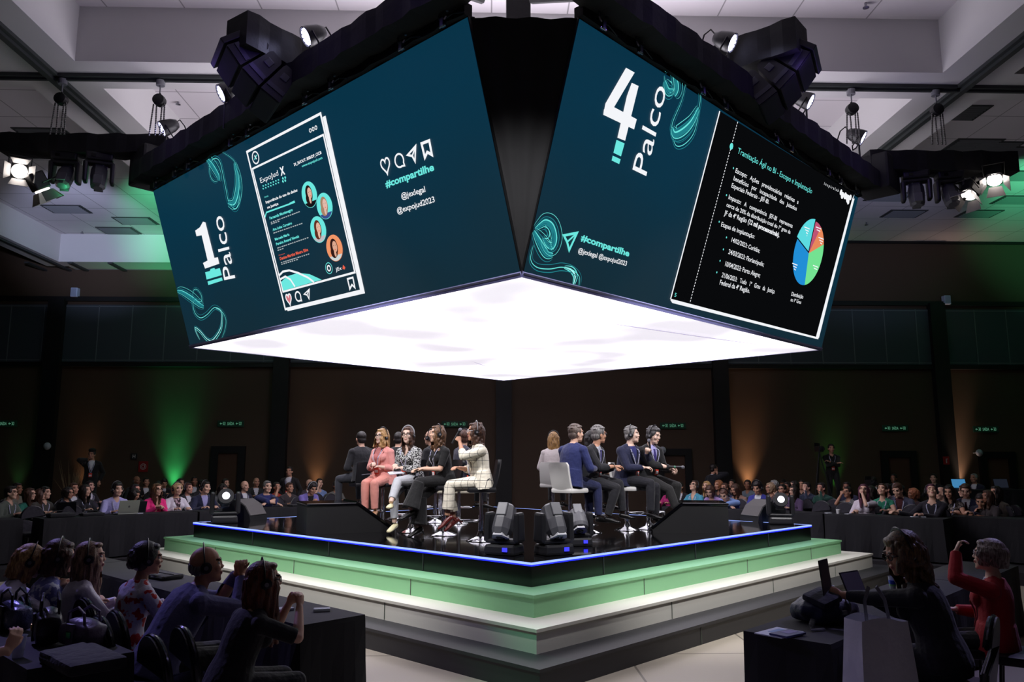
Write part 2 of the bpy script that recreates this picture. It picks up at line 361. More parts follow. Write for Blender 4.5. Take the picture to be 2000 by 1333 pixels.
# wall speakers, round wall fans, small signs
for i, (x, y, lb) in enumerate(((147, 572, 'small white wall speaker high on the wall at left'), (1848, 587, 'small white wall speaker high on the wall at right'))):
    p = W(x, y, Y=WALL_Y - .12); t = thing('wall_speaker', lb, 'speaker', p, 0, 'white wall speakers')
    MB().box((0, 0, 0), (.22, .2, .31), bev=.02).build('cabinet', M('white_speaker', (190, 205, 235), .5), t)
    MB().box((0, -.105, 0), (.18, .01, .26), bev=.004).build('grille', M('speaker_mesh', (165, 178, 205), .7, bump=.5, bscale=300), t)
for i, (x, y, lb) in enumerate(((92, 872, 'round pale wall fan beside the far left pillar'), (1294, 880, 'round pale wall fan beside the door behind the men on stage'), (1913, 885, 'round pale wall fan above the control desk at right'))):
    p = W(x, y, Y=WALL_Y - .35); t = thing('wall_fan', lb, 'fan', p, 0, 'round wall fans')
    mb = MB(); mb.T = Matrix.Rotation(R(90), 4, 'X'); mb.lathe((0, 0, 0), [(.02, -.06), (.1, -.05), (.12, 0), (.1, .04), (.03, .07)]); mb.build('fan_dish', M('fan_grey', (185, 190, 200), .4), t, True)
    MB().cyl((0, .05, 0), (0, .33, 0), .02).build('wall_arm', GREYP, t)
p = W(262, 892, Y=WALL_Y - .03); t = thing('letter_sign', 'small dark sign with a white letter H on the left wall', 'sign', p)
MB().box((0, 0, 0), (.2, .02, .2)).build('sign_board', DARKP, t); MB().box((-.035, -.012, 0), (.02, .004, .11)).box((.035, -.012, 0), (.02, .004, .11)).box((0, -.012, 0), (.06, .004, .02)).build('lettering', M('sign_white', (190, 190, 190), .6), t)
p = W(280, 912, Y=WALL_Y - .03); t = thing('fire_hose_sign', 'small red fire hose sign with white coil beside the green glow', 'sign', p)
MB().box((0, 0, 0), (.3, .02, .34)).build('sign_board', M('sign_red', (150, 22, 26), .6), t)
mb = MB(); mb.T = Matrix.Rotation(R(90), 4, 'X')
for r_ in (.09, .05): mb.tube([(r_ * math.cos(a), r_ * math.sin(a), .014) for a in np.linspace(0, 6.28, 20)], .008, 6)
mb.build('hose_symbol', M('sign_white'), t)
p = W(1848, 900, Y=WALL_Y - .26); t = thing('extinguisher_sign', 'small red extinguisher sign on the last black pillar at right', 'sign', p)
MB().box((0, 0, 0), (.2, .02, .26)).build('sign_board', M('sign_red'), t); MB().box((0, -.014, -.02), (.04, .004, .13)).box((.02, -.014, .05), (.08, .004, .02)).build('lettering', M('sign_white'), t)
# coloured uplights against the back wall
amber = (1.0, .55, .28)
for i, (x, y, c, pw, lb) in enumerate(((328, 950, (.05, 1, .3), 260, 'glowing green at the left door'), (150, 950, amber, 26, 'glowing dim amber behind the camera operator at left'), (612, 950, amber, 60, 'glowing amber left of the women on stage'), (1470, 950, amber, 150, 'glowing amber right of the men on stage'), (1640, 950, (.1, 1, .1), 40, 'glowing dim green behind the standing man'), (1885, 940, (1.0, .68, .5), 190, 'glowing pink at the control desk'), (20, 930, (.1, .7, .2), 10, 'glowing faint green at far left'))):
    p = W(x, y, Y=WALL_Y - .45); p.z = .55; p.y = WALL_Y - .62; t = thing('uplight', 'floor uplight on the back wall ' + lb, 'stage light', p, 0, 'uplights along the back wall')
    MB().lathe((0, 0, 0), [(.1, -.12), (.11, 0), (.11, .1)]).build('lamp_body', BLK, t, True); MB().cyl((0, 0, .085), (0, 0, .105), .095).build('lens', glow('uplens%d' % i, tuple(int(255 * min(1, v)) for v in c), 3), t)
    MB().box((0, .0, -.2), (.05, .1, .26)).box((0, 0, -.335), (.25, .25, .03)).build('stand', BLK, t)
    light('uplight_beam', 'SPOT', (p.x, WALL_Y - .20, .92), (p.x, WALL_Y + .25, 5.0), pw * 1.5, c, .10, 58, 1.0)
    light('uplight_tail', 'SPOT', (p.x, WALL_Y - .5, .8), (p.x, WALL_Y + .1, 5.0), pw * 1.1, c, .08, 34, 1.0)
# ceiling vents and sprinklers
vent_m = M('vent_dark', (58, 60, 62), .6)
vents = [(90, 265), (265, 433), (232, 452), (130, 410), (60, 300), (410, 452), (1870, 222), (1715, 285), (1900, 285), (1940, 290), (1735, 386), (1765, 419), (1912, 419), (1840, 330), (1990, 300), (1985, 392), (1990, 345)]
vp = None
for i, (x, y) in enumerate(vents):
    left = x < 1000; zc = ZT - .03 if left else 9.5
    p = W(x, y, Z=zc - .03); 
    if p.y > WALL_Y - 1.3: continue
    lb = 'dark square air vent in the %s far ceiling, %s' % ('left' if left else 'right', ['just above the truss end', 'nearest the back wall beam', 'above the number 1 of the screen', 'above the moving head lights', 'by the left frame edge', 'behind the screen corner', 'below the crossing of the rails', 'beside the diagonal rail', 'behind the chain hoist', 'behind the truss end', 'below the truss, nearest the screen', 'next to the wall, left of two', 'next to the wall, right of two', 'above the moving heads', 'by the right frame edge, upper', 'by the right frame edge, lower', 'by the right frame edge, middle'][i])
    if vp is None:
        vp = thing('ceiling_vent', lb, 'vent', p, 0, 'square air vents in the ceiling')
        MB().box((0, 0, .03), (1.15, .75, .04)).build('vent_frame', vent_m, vp)
        mb = MB()
        for k in range(7): mb.box((0, -.3 + k * .1, 0), (1.0, .015, .04), rot=(.6, 0, 0))
        mb.build('slat', M('vent_slat', (96, 98, 100), .6), vp)
    else: dup(vp, p, 0, lb)
for i, (x, y, z, lb) in enumerate(((1691, 10, ZT, 'in the white coffer at top right'), (348, 200, ZT, 'above the left chain hoist'), (194, 472, ZT, 'near the left wall beam'), (1692, 437, 9.5, 'near the right wall'))):
    p = W(x, y, Z=z - .04)
    if p.y > WALL_Y - 1.2: p.y = WALL_Y - 1.4
    mb = MB(); mb.cyl((0, 0, .04), (0, 0, -.04), .02).lathe((0, 0, -.06), [(.015, .0), (.05, .01), (.05, .02)]); o = mb.build('sprinkler', ALU, loc=p); tag(o, 'small metal sprinkler head ' + lb, 'sprinkler')
# ------------------------------------------------------------------ stage and steps
SN = Vector((.44, 8.48, 0)); SA = Vector((math.cos(R(134.5)), math.sin(R(134.5)), 0)); SB = Vector((math.cos(R(44.5)), math.sin(R(44.5)), 0))
LA, LB = 7.9, 6.85; SZ = .895
SC = SN + SA * LA / 2 + SB * LB / 2; SROT = R(44.5)
def slab(mb, off, z0, z1): mb.T = Matrix.Rotation(SROT, 4, 'Z'); return mb.box((0, 0, (z0 + z1) / 2), (LB + 2 * off, LA + 2 * off, z1 - z0))
step_cols = [('dark grey lowest step around the stage', M('step_dark', (44, 44, 48), .5), 1.08, 0, .215), ('cream white middle step around the stage', M('step_cream', (232, 229, 218), .45, bump=.03), .72, .215, .435), ('green painted upper step just under the black stage', M('step_green', (140, 202, 150), .4, bump=.03), .36, .435, .65)]
for i, (lb, m, off, z0, z1) in enumerate(step_cols):
    t = thing('stage_step', lb, 'step', (SC.x, SC.y, 0), 0, 'steps around the stage')
    slab(MB(), off - .015, z0, z1 - .03).build('riser', m, t); slab(MB(), off, z1 - .03, z1).build('tread', m, t)
    sc_ = MB(); sc_.T = Matrix.Rotation(SROT, 4, 'Z')
    for s in (-1.9, .55, 2.6): sc_.box((s, -(LA / 2 + off - .012), (z0 + z1 - .03) / 2), (.004, .01, z1 - z0 - .04))
    for s in (-2.4, .1, 2.4): sc_.box((-(LB / 2 + off - .012), s, (z0 + z1 - .03) / 2), (.01, .006, z1 - z0 - .04))
    sc_.build('panel_joint', M('joint_dark', (104, 112, 102), .7), t)
t = thing('stage_platform', 'square glossy black stage with a blue light strip along its edge', 'stage', (SC.x, SC.y, 0))
slab(MB(), 0, .65, SZ - .012).build('stage_body', M('stage_side', (10, 12, 12), .25), t)
stage_top = M('stage_top', (8, 8, 10), .09, bump=.015, bscale=1.5, coat=.3)
slab(MB(), -.02, SZ - .012, SZ).build('stage_floor', stage_top, t)
stripm = glow('led_strip_blue', (150, 175, 255), 1.5); stripb = glow('led_strip_deep', (30, 40, 255), 2.2)
mb = MB(); mb.T = Matrix.Rotation(SROT, 4, 'Z'); mb2 = MB(); mb2.T = mb.T
for s in (-1, 1):
    mb.box((s * (LB / 2 + .005), 0, SZ - .008), (.022, LA + .03, .02)); mb.box((0, s * (LA / 2 + .005), SZ - .008), (LB + .03, .022, .02))
    mb2.box((s * (LB / 2 + .006), 0, SZ - .026), (.016, LA + .03, .014)); mb2.box((0, s * (LA / 2 + .006), SZ - .026), (LB + .03, .016, .014))
mb.build('light_strip', stripm, t); mb2.build('strip_glow', stripb, t)
sc_ = MB(); sc_.T = Matrix.Rotation(SROT, 4, 'Z')
for s in (-2.2, -.2, 1.9): sc_.box((s, -(LA / 2 + .003), .76), (.008, .01, .19)); sc_.box((-(LB / 2 + .003), s, .76), (.01, .008, .19))
sc_.build('panel_joint', M('joint_grey', (60, 60, 62), .5), t)
# ------------------------------------------------------------------ hanging screens
CN = Vector((.34, 8.35, 3.93)); CW = 7.98; OUT, UP = .83, 2.68; SH = math.hypot(OUT, UP); q = math.sqrt(.5)
CL = CN + Vector((-q, q, 0)) * CW; CR = CN + Vector((q, q, 0)) * CW; CF = CN + Vector((0, 2 * q, 0)) * CW
class Screen:
    def __init__(s, name, label, o, u, out):
        s.o = o; s.u = u.normalized(); s.v = (out * OUT + Vector((0, 0, UP))).normalized(); s.n = s.u.cross(s.v).normalized()
        s.root = thing(name, label, 'screen'); mt = Matrix((s.u, s.v, s.n)).transposed().to_4x4(); mt.translation = o; s.root.matrix_world = mt
        s.groups = {}
    def S(s, px, py):
        d = ray(px, py); t = (s.o - cam.location).dot(s.n) / d.dot(s.n); p = cam.location + d * t - s.o; return Vector((p.dot(s.u), p.dot(s.v)))
    def mb(s, part, mat):
        k = (part, mat.name)
        if k not in s.groups: s.groups[k] = (MB(), mat)
        return s.groups[k][0]
    def poly(s, part, mat, pts, w=.012, uv=False):
        P = [p if uv else s.S(*p) for p in pts]; s.mb(part, mat).add([(p[0], p[1], w) for p in P], [tuple(range(len(P)))])
    def line(s, part, mat, pts, wd=.02, w=.012, closed=False, uv=False, taper=False):
        P = [Vector(p) if uv else s.S(*p) for p in pts]; n = len(P); vs = []; fs = []
        for i, p in enumerate(P):
            a = P[(i - 1) % n] if (closed or i) else p; b = P[(i + 1) % n] if (closed or i < n - 1) else p
            d1 = (p - a).normalized() if (p - a).length > 1e-9 else (b - p).normalized(); d2 = (b - p).normalized() if (b - p).length > 1e-9 else d1
            t = (d1 + d2); t = t.normalized() if t.length > 1e-6 else d1; nn = Vector((-t.y, t.x)); k = 1 / max(.45, nn.dot(Vector((-d1.y, d1.x)))); k = min(k, 2.2)
            hw = wd / 2 * k * (math.sin(math.pi * (i + .4) / n) ** .5 if taper else 1)
            vs += [(*(p + nn * hw), w), (*(p - nn * hw), w)]
        for i in range(n if closed else n - 1): j = (i + 1) % n; fs.append((2 * i, 2 * i + 1, 2 * j + 1, 2 * j))
        s.mb(part, mat).add(vs, fs)
    def disc(s, part, mat, c, r, w=.012, uv=False, ry=None, n=28):
        c = Vector(c) if uv else s.S(*c); ry = ry or r
        s.mb(part, mat).add([(c.x + r * math.cos(2 * math.pi * k / n), c.y + ry * math.sin(2 * math.pi * k / n), w) for k in range(n)], [tuple(range(n))])
    def ring(s, part, mat, c, r, wd, w=.012):
        c = s.S(*c); s.line(part, mat, [c + Vector((math.cos(a), math.sin(a))) * r for a in np.linspace(0, 2 * math.pi, 25)[:-1]], wd, w, True, True)
    def text(s, part, mat, txt, A, B, Cc, bold=0, w=.014):
        a, b_, c = s.S(*A), s.S(*B), s.S(*Cc); ex = b_ - a; ey = c - a; ey = ey - ex * (ey.dot(ex) / ex.dot(ex))
        co, fs = fontmesh(txt, bold); x0, x1 = co[:, 0].min(), co[:, 0].max(); ch = .73
        s.mb(part, mat).add([(*(a + ex * float((p[0] - x0) / (x1 - x0)) + ey * float(p[1] / ch)), w) for p in co], fs)
    def ribbon(s, part, pts, strands, wd=.012):
        P = [s.S(*p) for p in pts]; Q = []
        for i in range(len(P) - 1):
            p0, p1, p2, p3 = P[max(i - 1, 0)], P[i], P[i + 1], P[min(i + 2, len(P) - 1)]
            for k in range(6):
                t = k / 6; Q.append(.5 * ((2 * p1) + (p2 - p0) * t + (2 * p0 - 5 * p1 + 4 * p2 - p3) * t * t + (3 * p1 - p0 - 3 * p2 + p3) * t ** 3))
        Q.append(P[-1]); n = len(Q)
        for off, m, wk in strands:
            L_ = []
            for i, p in enumerate(Q):
                t = (Q[min(i + 1, n - 1)] - Q[max(i - 1, 0)]).normalized(); L_.append(p + Vector((-t.y, t.x)) * off * (.35 + .65 * math.sin(math.pi * i / n)))
            s.line(part, m, L_, wd * wk, .008 + abs(off) * .01, uv=True, taper=True)
    def flush(s):
        for (part, _), (mb, mat) in s.groups.items():
            if mb.v: mb.build(part, mat, s.root)
wht = glow('screen_white', (244, 246, 250), 1); teal = glow('screen_teal', (108, 232, 224), 1); xteal = glow('screen_haze_teal', (18, 78, 92), 1); dteal = glow('screen_dim_teal', (34, 128, 138), 1); bteal = glow('screen_pale_teal', (170, 252, 248), 1)
orange = glow('screen_orange', (236, 98, 74), 1); peach = glow('screen_peach', (240, 150, 104), 1); blk = glow('screen_black', (9, 10, 12), 1); grey = glow('screen_grey', (170, 180, 184), 1); pinkm = glow('screen_pink', (214, 120, 130), 1)
ledm = M('led_picture', (0, 0, 0), .5, emit=(14, 48, 64), spec=.2); nt, b, N, L = nodes(ledm)
tc = N.new('ShaderNodeTexCoord'); sep = N.new('ShaderNodeSeparateXYZ'); L.new(tc.outputs['Object'], sep.inputs[0])
mr = N.new('ShaderNodeMapRange'); mr.inputs['From Max'].default_value = SH; L.new(sep.outputs['Y'], mr.inputs[0])
nz = N.new('ShaderNodeTexNoise'); nz.inputs['Scale'].default_value = .5; L.new(tc.outputs['Object'], nz.inputs['Vector'])
ad = N.new('ShaderNodeMath'); ad.operation = 'MULTIPLY_ADD'; ad.inputs[1].default_value = .5; L.new(nz.outputs['Fac'], ad.inputs[0]); L.new(mr.outputs[0], ad.inputs[2])
rp = N.new('ShaderNodeValToRGB'); rp.color_ramp.elements[0].color = (*lin((20, 43, 54)), 1); rp.color_ramp.elements[1].color = (*lin((8, 50, 70)), 1); rp.color_ramp.elements[0].position = .2
L.new(ad.outputs[0], rp.inputs[0]); L.new(rp.outputs[0], b.inputs['Emission Color'])
A_ = Screen('led_screen', 'large left LED screen showing a white number 1, a poster and #compartilhe', CL, CN - CL, Vector((-q, -q, 0)))
B_ = Screen('led_screen', 'large right LED screen showing a white number 4 and a black slide with pie chart', CN, CR - CN, Vector((q, -q, 0)))
for s in (A_, B_):
    MB().box((CW / 2, SH / 2, -.05), (CW, SH, .1)).build('screen_cabinet', BLK, s.root)
    MB().add([(.01, .02, .004), (CW - .01, .02, .004), (CW - .01, SH - .01, .004), (.01, SH - .01, .004)], [(0, 1, 2, 3)]).build('display', ledm, s.root)
    mb = MB(); mb.box((CW / 2, .0, .0), (CW, .03, .03)); mb.build('bottom_rail', M('rail_purple', (120, 120, 170), .4), s.root)
def z1f(L_): return [(300 + x / 3.1, 250 + y / 3.1) for x, y in L_]
def z2f(*a): return [(480 + x / 4.0375, 280 + y / 4.0375) for x, y in a]
def z3f(*a): return [(700 + x / 6.665, 250 + y / 6.665) for x, y in a]
def z4f(*a): return [(x / 4, 450 + y / 4) for x, y in a]
# --- left screen
A_.text('stage_name', wht, 'Palco', (461, 543), (436, 420), (438, 547), .0)
A_.poly('stage_number', wht, z1f([(303, 568), (318, 572), (372, 787), (393, 783), (402, 822), (316, 852), (303, 818), (331, 803), (295, 650), (264, 656), (256, 622), (284, 602)]))
A_.poly('stage_number', teal, z4f((1608, 328), (1645, 318), (1650, 302), (1680, 294), (1686, 305), (1722, 295), (1738, 350), (1620, 385)))
A_.poly('stage_number', teal, z4f((1627, 400), (1738, 368), (1745, 392), (1633, 428)))
str5 = [(0, xteal, 9), (.01, dteal, 4), (-.10, dteal, .7), (-.06, teal, .7), (-.03, dteal, 1.5), (0, bteal, 1.6), (.03, teal, 1.2), (.07, dteal, .8), (.12, teal, .5)]
str3 = [(-.04, dteal, .8), (0, teal, .9), (.05, dteal, .6)]
A_.ribbon('ribbon_graphic', [(435, 297), (458, 314), (468, 343), (469, 385), (461, 408), (448, 395), (442, 369), (435, 334), (429, 314), (419, 310), (410, 324), (413, 347), (421, 355), (426, 353)], str3)
A_.ribbon('ribbon_graphic', [(459, 318), (465, 345), (465, 372), (458, 396), (446, 396)], str5, .016)
A_.ribbon('ribbon_graphic', [(403, 308), (411, 317), (418, 327), (427, 343), (428, 353)], str5)
A_.ribbon('ribbon_graphic', [(347, 569), (357, 571), (375, 582), (390, 594), (399, 599)], str5)
A_.ribbon('ribbon_graphic', [(377, 580), (379, 567), (386, 566), (394, 577), (394, 589), (385, 588), (378, 590), (381, 610), (392, 621), (405, 615), (420, 601), (435, 610), (442, 625), (440, 645), (433, 663)], str3)
A_.ribbon('ribbon_graphic', [(422, 602), (432, 608), (434, 625), (430, 645), (416, 664), (405, 662), (392, 647), (382, 640), (384, 650), (391, 664)], [(-.03, dteal, .8), (0, bteal, 1.2), (.04, teal, .8)])
# poster
Pf = [(484, 297), (628, 222), (707, 568), (559, 604)]
A_.poly('poster_frame', wht, [(631, 229), (637, 226), (714, 573), (563, 608), (561, 603), (706, 568)], .01)
A_.poly('poster', ledm, Pf, .013); A_.line('poster_frame', wht, Pf, .035, .016, True)
A_.line('poster_frame', wht, [(495, 330), (633.5, 263.5), (695, 532), (554.5, 570)], .028, .016, True)
A_.ring('poster_icons', wht, (501, 308), .085, .02, .016); A_.line('poster_icons', wht, [(499, 304), (503, 311)], .02, .016); A_.line('poster_icons', teal, [(503, 303), (499, 312)], .02, .016)
for p in ((608, 255), (613.5, 252.3), (619, 249.5)): A_.ring('poster_icons', wht, p, .022, .013, .016)
T = A_.text; pt = 'poster_text'
T(pt, wht, 'ExpoJud', *z2f((125, 315), (265, 252), (118, 272))); T(pt, wht, 'X', *z2f((283, 254), (318, 240), (272, 192)), .05)
T(pt, wht, '24_26/OUT. BSB/DF_CICB', *z2f((388, 180), (605, 82), (383, 158)), .03); T(pt, teal, 'www.expojud.com', *z2f((450, 190), (612, 122), (447, 170)), .02)
T(pt, teal, 'PAINEL:', *z2f((155, 432), (188, 420), (153, 420))); T(pt, wht, 'Importância do uso de dados', *z2f((166, 476), (415, 378), (161, 455)), .03); T(pt, wht, 'na Justiça', *z2f((178, 516), (265, 483), (173, 497)), .03)
T(pt, teal, 'Fernanda Montenegro', *z2f((197, 602), (378, 533), (192, 580)), .03); T(pt, teal, 'Ana Luísa Carneiro', *z2f((220, 692), (372, 637), (215, 672)), .03)
T(pt, teal, 'Marcela Maria', *z2f((238, 768), (352, 726), (233, 748)), .03); T(pt, teal, 'Pereira Amaral Novais', *z2f((248, 806), (428, 742), (243, 785)), .03)
T(pt, orange, 'Moderadora', *z2f((268, 888), (315, 872), (266, 879))); T(pt, orange, 'Denise Martins Moura Silva', *z2f((278, 922), (500, 848), (272, 899)), .03)
for (x0, y0), (x1, y1) in (((205, 628), (437, 540)), ((206, 640), (278, 615)), ((225, 712), (460, 632)), ((256, 830), (505, 745)), ((258, 848), (310, 830)), ((285, 945), (512, 874)), ((288, 958), (420, 918))):
    n = int((x1 - x0) / 16); r_ = random.Random(int(x0 + y1))
    for k in range(n):
        a0, a1 = k / n, (k + .55 + .3 * r_.random()) / n
        A_.line('poster_small_print', grey, z2f((x0 + (x1 - x0) * a0, y0 + (y1 - y0) * a0 - 3), (x0 + (x1 - x0) * a1, y0 + (y1 - y0) * a1 - 3)), .014, .015)
for row in (338, 360):
    for k in range(7): x = 140 + k * 20; A_.line('poster_graphic', teal, z2f((x, row - k * 8 - 2), (x + 10, row - k * 8 - 1)), .018, .015)
for k in (0, 1):
    for j in (0, 1): A_.line('poster_graphic', teal, z2f((295 + k * 18, 272 + j * 24 - k * 7), (306 + k * 18, 282 + j * 24 - k * 7)), .03, .015)
A_.line('poster_graphic', teal, z2f((155, 595), (170, 545), (350, 480), (395, 462)), .022, .015); A_.poly('poster_graphic', teal, z2f((352, 470), (392, 450), (384, 470), (345, 484)), .015)
A_.poly('poster_graphic', teal, z2f((278, 1100), (330, 1050), (420, 1022), (510, 1032), (605, 1076), (302, 1162)), .014)
A_.line('poster_graphic', wht, z2f((268, 1045), (300, 1012), (350, 1002), (420, 1022), (500, 1060), (545, 1095)), .03, .016); A_.line('poster_graphic', wht, z2f((275, 1075), (320, 1050), (360, 1075), (395, 1130)), .03, .016)
A_.ribbon('poster_ribbon', z2f((655, 130), (632, 190), (632, 250), (648, 330), (652, 400)), [(0, bteal, 1.4), (.04, teal, 1), (.08, dteal, 1)])
A_.ribbon('poster_ribbon', z2f((650, 200), (668, 190), (684, 200)), str3); A_.ribbon('poster_ribbon', z2f((640, 640), (640, 720), (610, 830), (590, 930), (575, 1070)), [(-.06, teal, 1), (0, bteal, 1.2), (.05, teal, .8)])
A_.ribbon('poster_ribbon', z2f((695, 560), (715, 600), (728, 660), (740, 720)), str3); A_.ribbon('poster_ribbon', z2f((255, 950), (285, 970), (305, 1020), (315, 1090), (310, 1150)), [(0, bteal, 1.2), (.05, teal, .8), (-.05, dteal, .8)])
for (x, y), bg, hr, sk, cl in (((510, 405), teal, (40, 24, 22), (226, 180, 160), (20, 20, 24)), ((630, 495), teal, (168, 132, 104), (226, 186, 172), (60, 80, 140)), ((580, 680), teal, (96, 44, 30), (230, 180, 156), (190, 190, 196)), ((708, 826), peach, (50, 26, 24), (222, 168, 142), (206, 214, 214))):
    c = A_.S(*z2f((x, y))[0]); e = A_.S(*z2f((x, y - 114))[0]); r_ = abs(e.y - c.y) * .98; wv = .018 + y * 1e-6
    cols = [glow('portrait_%d_%d' % (x, k), v, 1) for k, v in enumerate((hr, sk, cl))]
    A_.disc('portrait_disc', bg, c, r_, wv, True)
    n = 24; sh = [Vector((c.x + r_ * .96 * math.cos(a), c.y + r_ * .96 * math.sin(a))) for a in np.linspace(R(215), R(325), n)]
    A_.poly('portrait', cols[2], [(p.x, p.y) for p in sh] , wv + .002, True); A_.disc('portrait', cols[0], c + Vector((0, .08 * r_)), .45 * r_, wv + .003, True, .64 * r_)
    A_.disc('portrait', cols[0], c + Vector((-.02, -.28 * r_)), .42 * r_, wv + .0032, True, .45 * r_); A_.disc('portrait', cols[1], c + Vector((0, -.38 * r_)), .13 * r_, wv + .0035, True, .3 * r_)
    A_.disc('portrait', cols[1], c + Vector((.02, .1 * r_)), .28 * r_, wv + .004, True, .42 * r_)
    for sx in (-.1, .12): A_.disc('portrait', cols[0], c + Vector((.02 + sx * r_, .18 * r_)), .035 * r_, wv + .005, True, .028 * r_)
    A_.disc('portrait', orange, c + Vector((.02, -.12 * r_)), .09 * r_, wv + .005, True, .03 * r_)
A_.ring('poster_icons', teal, z2f((663, 985))[0], .075, .01, .016); A_.ring('poster_icons', wht, z2f((663, 985))[0], .035, .02, .016)
T(pt, wht, 'JEx', *z2f((718, 1010), (765, 995), (712, 982)), .01); A_.poly('poster_icons', orange, z2f((770, 990), (775, 958), (792, 978), (788, 995)), .016)
def heart(scr, part, m, c, sx, sy, fill=None, wd=.022):
    P = []
    for k in range(28):
        t = 2 * math.pi * k / 28; x = 16 * math.sin(t) ** 3; y = 13 * math.cos(t) - 5 * math.cos(2 * t) - 2 * math.cos(3 * t) - math.cos(4 * t); P.append(c + Vector((x / 17 * sx, y / 15 * sy)))
    if fill: scr.poly(part, fill, P, .015, True)
    scr.line(part, m, P, wd, .017, True, True)
heart(A_, 'poster_icons', wht, A_.S(*z2f((347, 1226))[0]), .075, .085, pinkm)
def bubble(scr, part, c, r, wd=.024, m=wht):
    P = [c + Vector((math.cos(a), math.sin(a))) * r for a in np.linspace(R(-30), R(290), 22)] + [c + Vector((r * .95, -r * 1.02))]
    scr.line(part, m, P, wd, .016, True, True)
bubble(A_, 'poster_icons', A_.S(*z2f((420, 1208))[0]), .068)
A_.line('poster_icons', wht, z2f((467, 1190), (508, 1152), (506, 1225), (490, 1195)), .022, .016, True); A_.line('poster_icons', wht, z2f((490, 1195), (508, 1152)), .018, .016)
A_.line('poster_icons', wht, z2f((810, 1070), (852, 1058), (868, 1138), (845, 1115), (828, 1148)), .026, .016, True)
heart(A_, 'share_icons', wht, A_.S(*z3f((367, 485))[0]), .088, .098, None, .022); bubble(A_, 'share_icons', A_.S(*z3f((545, 425))[0]), .078, .022)
A_.line('share_icons', wht, z3f((655, 352), (757, 237), (750, 435), (715, 365)), .03, .016, True); A_.line('share_icons', wht, z3f((715, 365), (757, 237)), .022, .016)
A_.line('share_icons', wht, z3f((835, 205), (935, 165), (970, 350), (910, 315), (878, 385)), .034, .016, True)
T('share_text', teal, '#compartilhe', *z3f((372, 778), (1000, 548), (352, 688)), .035); T('share_text', wht, '@jexlegal', *z3f((575, 925), (885, 830), (558, 850)), .012); T('share_text', wht, '@expojud2023', *z3f((520, 1115), (1008, 962), (503, 1042)), .012)
A_.flush()
# --- right screen
def f2(*a): return [(650 + x / 2.854, y / 2.854) for x, y in a]
def f4(*a): return [(1020 + x / 2.897, 120 + y / 2.897) for x, y in a]
def f5(*a): return [(1300 + x / 2.963, 230 + y / 2.963) for x, y in a]
T = B_.text
for P in (((1630, 378), (1678, 405), (1562, 600), (1503, 640), (1515, 578)), ((1507, 610), (1562, 597), (1690, 665), (1675, 722), (1503, 640)), ((1635, 535), (1662, 462), (1700, 480), (1625, 785), (1582, 768))): B_.poly('stage_number', wht, f2(*P), .012)
B_.poly('stage_number', teal, f2((1577, 780), (1622, 800), (1602, 872), (1560, 852))); B_.poly('stage_number', teal, f2((1556, 868), (1600, 888), (1592, 915), (1550, 895)))
T('stage_name', wht, 'Palco', *f2((1742, 982), (1856, 500), (1658, 948)))
B_.ribbon('ribbon_graphic', f4((800, 80), (812, 150), (840, 178), (856, 150), (850, 80), (830, 42), (805, 60)), str3); B_.ribbon('ribbon_graphic', f4((803, 110), (822, 165), (850, 165)), str5); B_.ribbon('ribbon_graphic', f4((850, 60), (868, 110), (872, 160), (858, 195)), str5)
B_.ribbon('ribbon_graphic', f4((925, 110), (900, 220), (850, 340), (845, 395), (870, 412), (930, 375), (980, 310), (1003, 230), (1000, 170), (985, 145)), str3)
B_.ribbon('ribbon_graphic', f4((845, 375), (860, 412), (905, 395), (955, 345), (995, 265)), str5, .018); B_.ribbon('ribbon_graphic', f4((845, 420), (870, 478), (920, 465), (970, 400), (1000, 280)), str3)
B_.ribbon('ribbon_graphic', f4((70, 950), (100, 925), (130, 910), (165, 935), (182, 1000), (168, 1048), (140, 1040), (115, 1000)), str5); B_.ribbon('ribbon_graphic', f4((120, 920), (150, 960), (145, 1000), (110, 1000)), str3)
B_.ribbon('ribbon_graphic', f4((62, 960), (95, 1020), (135, 1085), (170, 1095)), str5); B_.ribbon('ribbon_graphic', f4((60, 1040), (45, 1120), (80, 1165), (150, 1175), (220, 1165), (280, 1180), (320, 1220), (318, 1275)), str3)
B_.ribbon('ribbon_graphic', f4((235, 1165), (275, 1180), (296, 1215), (288, 1262)), [(-.03, teal, 1.2), (0, bteal, 2), (.04, teal, 1)])
B_.line('share_icons', teal, f4((230, 985), (305, 970), (260, 1068), (248, 1022)), .03, .016, True); B_.line('share_icons', teal, f4((248, 1022), (305, 970)), .022, .016)
T('share_text', teal, '#compartilhe', *f4((325, 1012), (598, 1104), (333, 975)), .035); T('share_text', wht, '@jexlegal @expojud2023', *f4((310, 1082), (584, 1157), (317, 1053)), .01)
Sl = [(1404, 217), (1666, 379), (1595, 660), (1308, 584)]
B_.poly('slide_frame', wht, [(1308, 586), (1312, 592), (1597, 663), (1668, 388), (1663, 390), (1594, 657)], .010)
B_.poly('slide', blk, Sl, .013); B_.line('slide_frame', wht, [(1404, 217), (1308, 584)], .026, .015); B_.line('slide_frame', wht, [(1308, 585), (1595, 660)], .02, .015)
B_.poly('slide_frame', wht, [(1663, 388), (1667, 380), (1598, 660), (1592, 658)], .016)
a, b2 = Vector((1439, 238)), Vector((1345.6, 592))
for k in range(60): B_.line('slide_rule', wht, [tuple(a.lerp(b2, k / 60)), tuple(a.lerp(b2, (k + .6) / 60))], .014, .015)
B_.disc('slide_rule', teal, (1426.6, 286), .045, .016)
st = 'slide_text'
T(st, teal, 'Tramitação Ágil no BI - Escopo e Implantação', *f5((410, 205), (840, 440), (418, 170)))
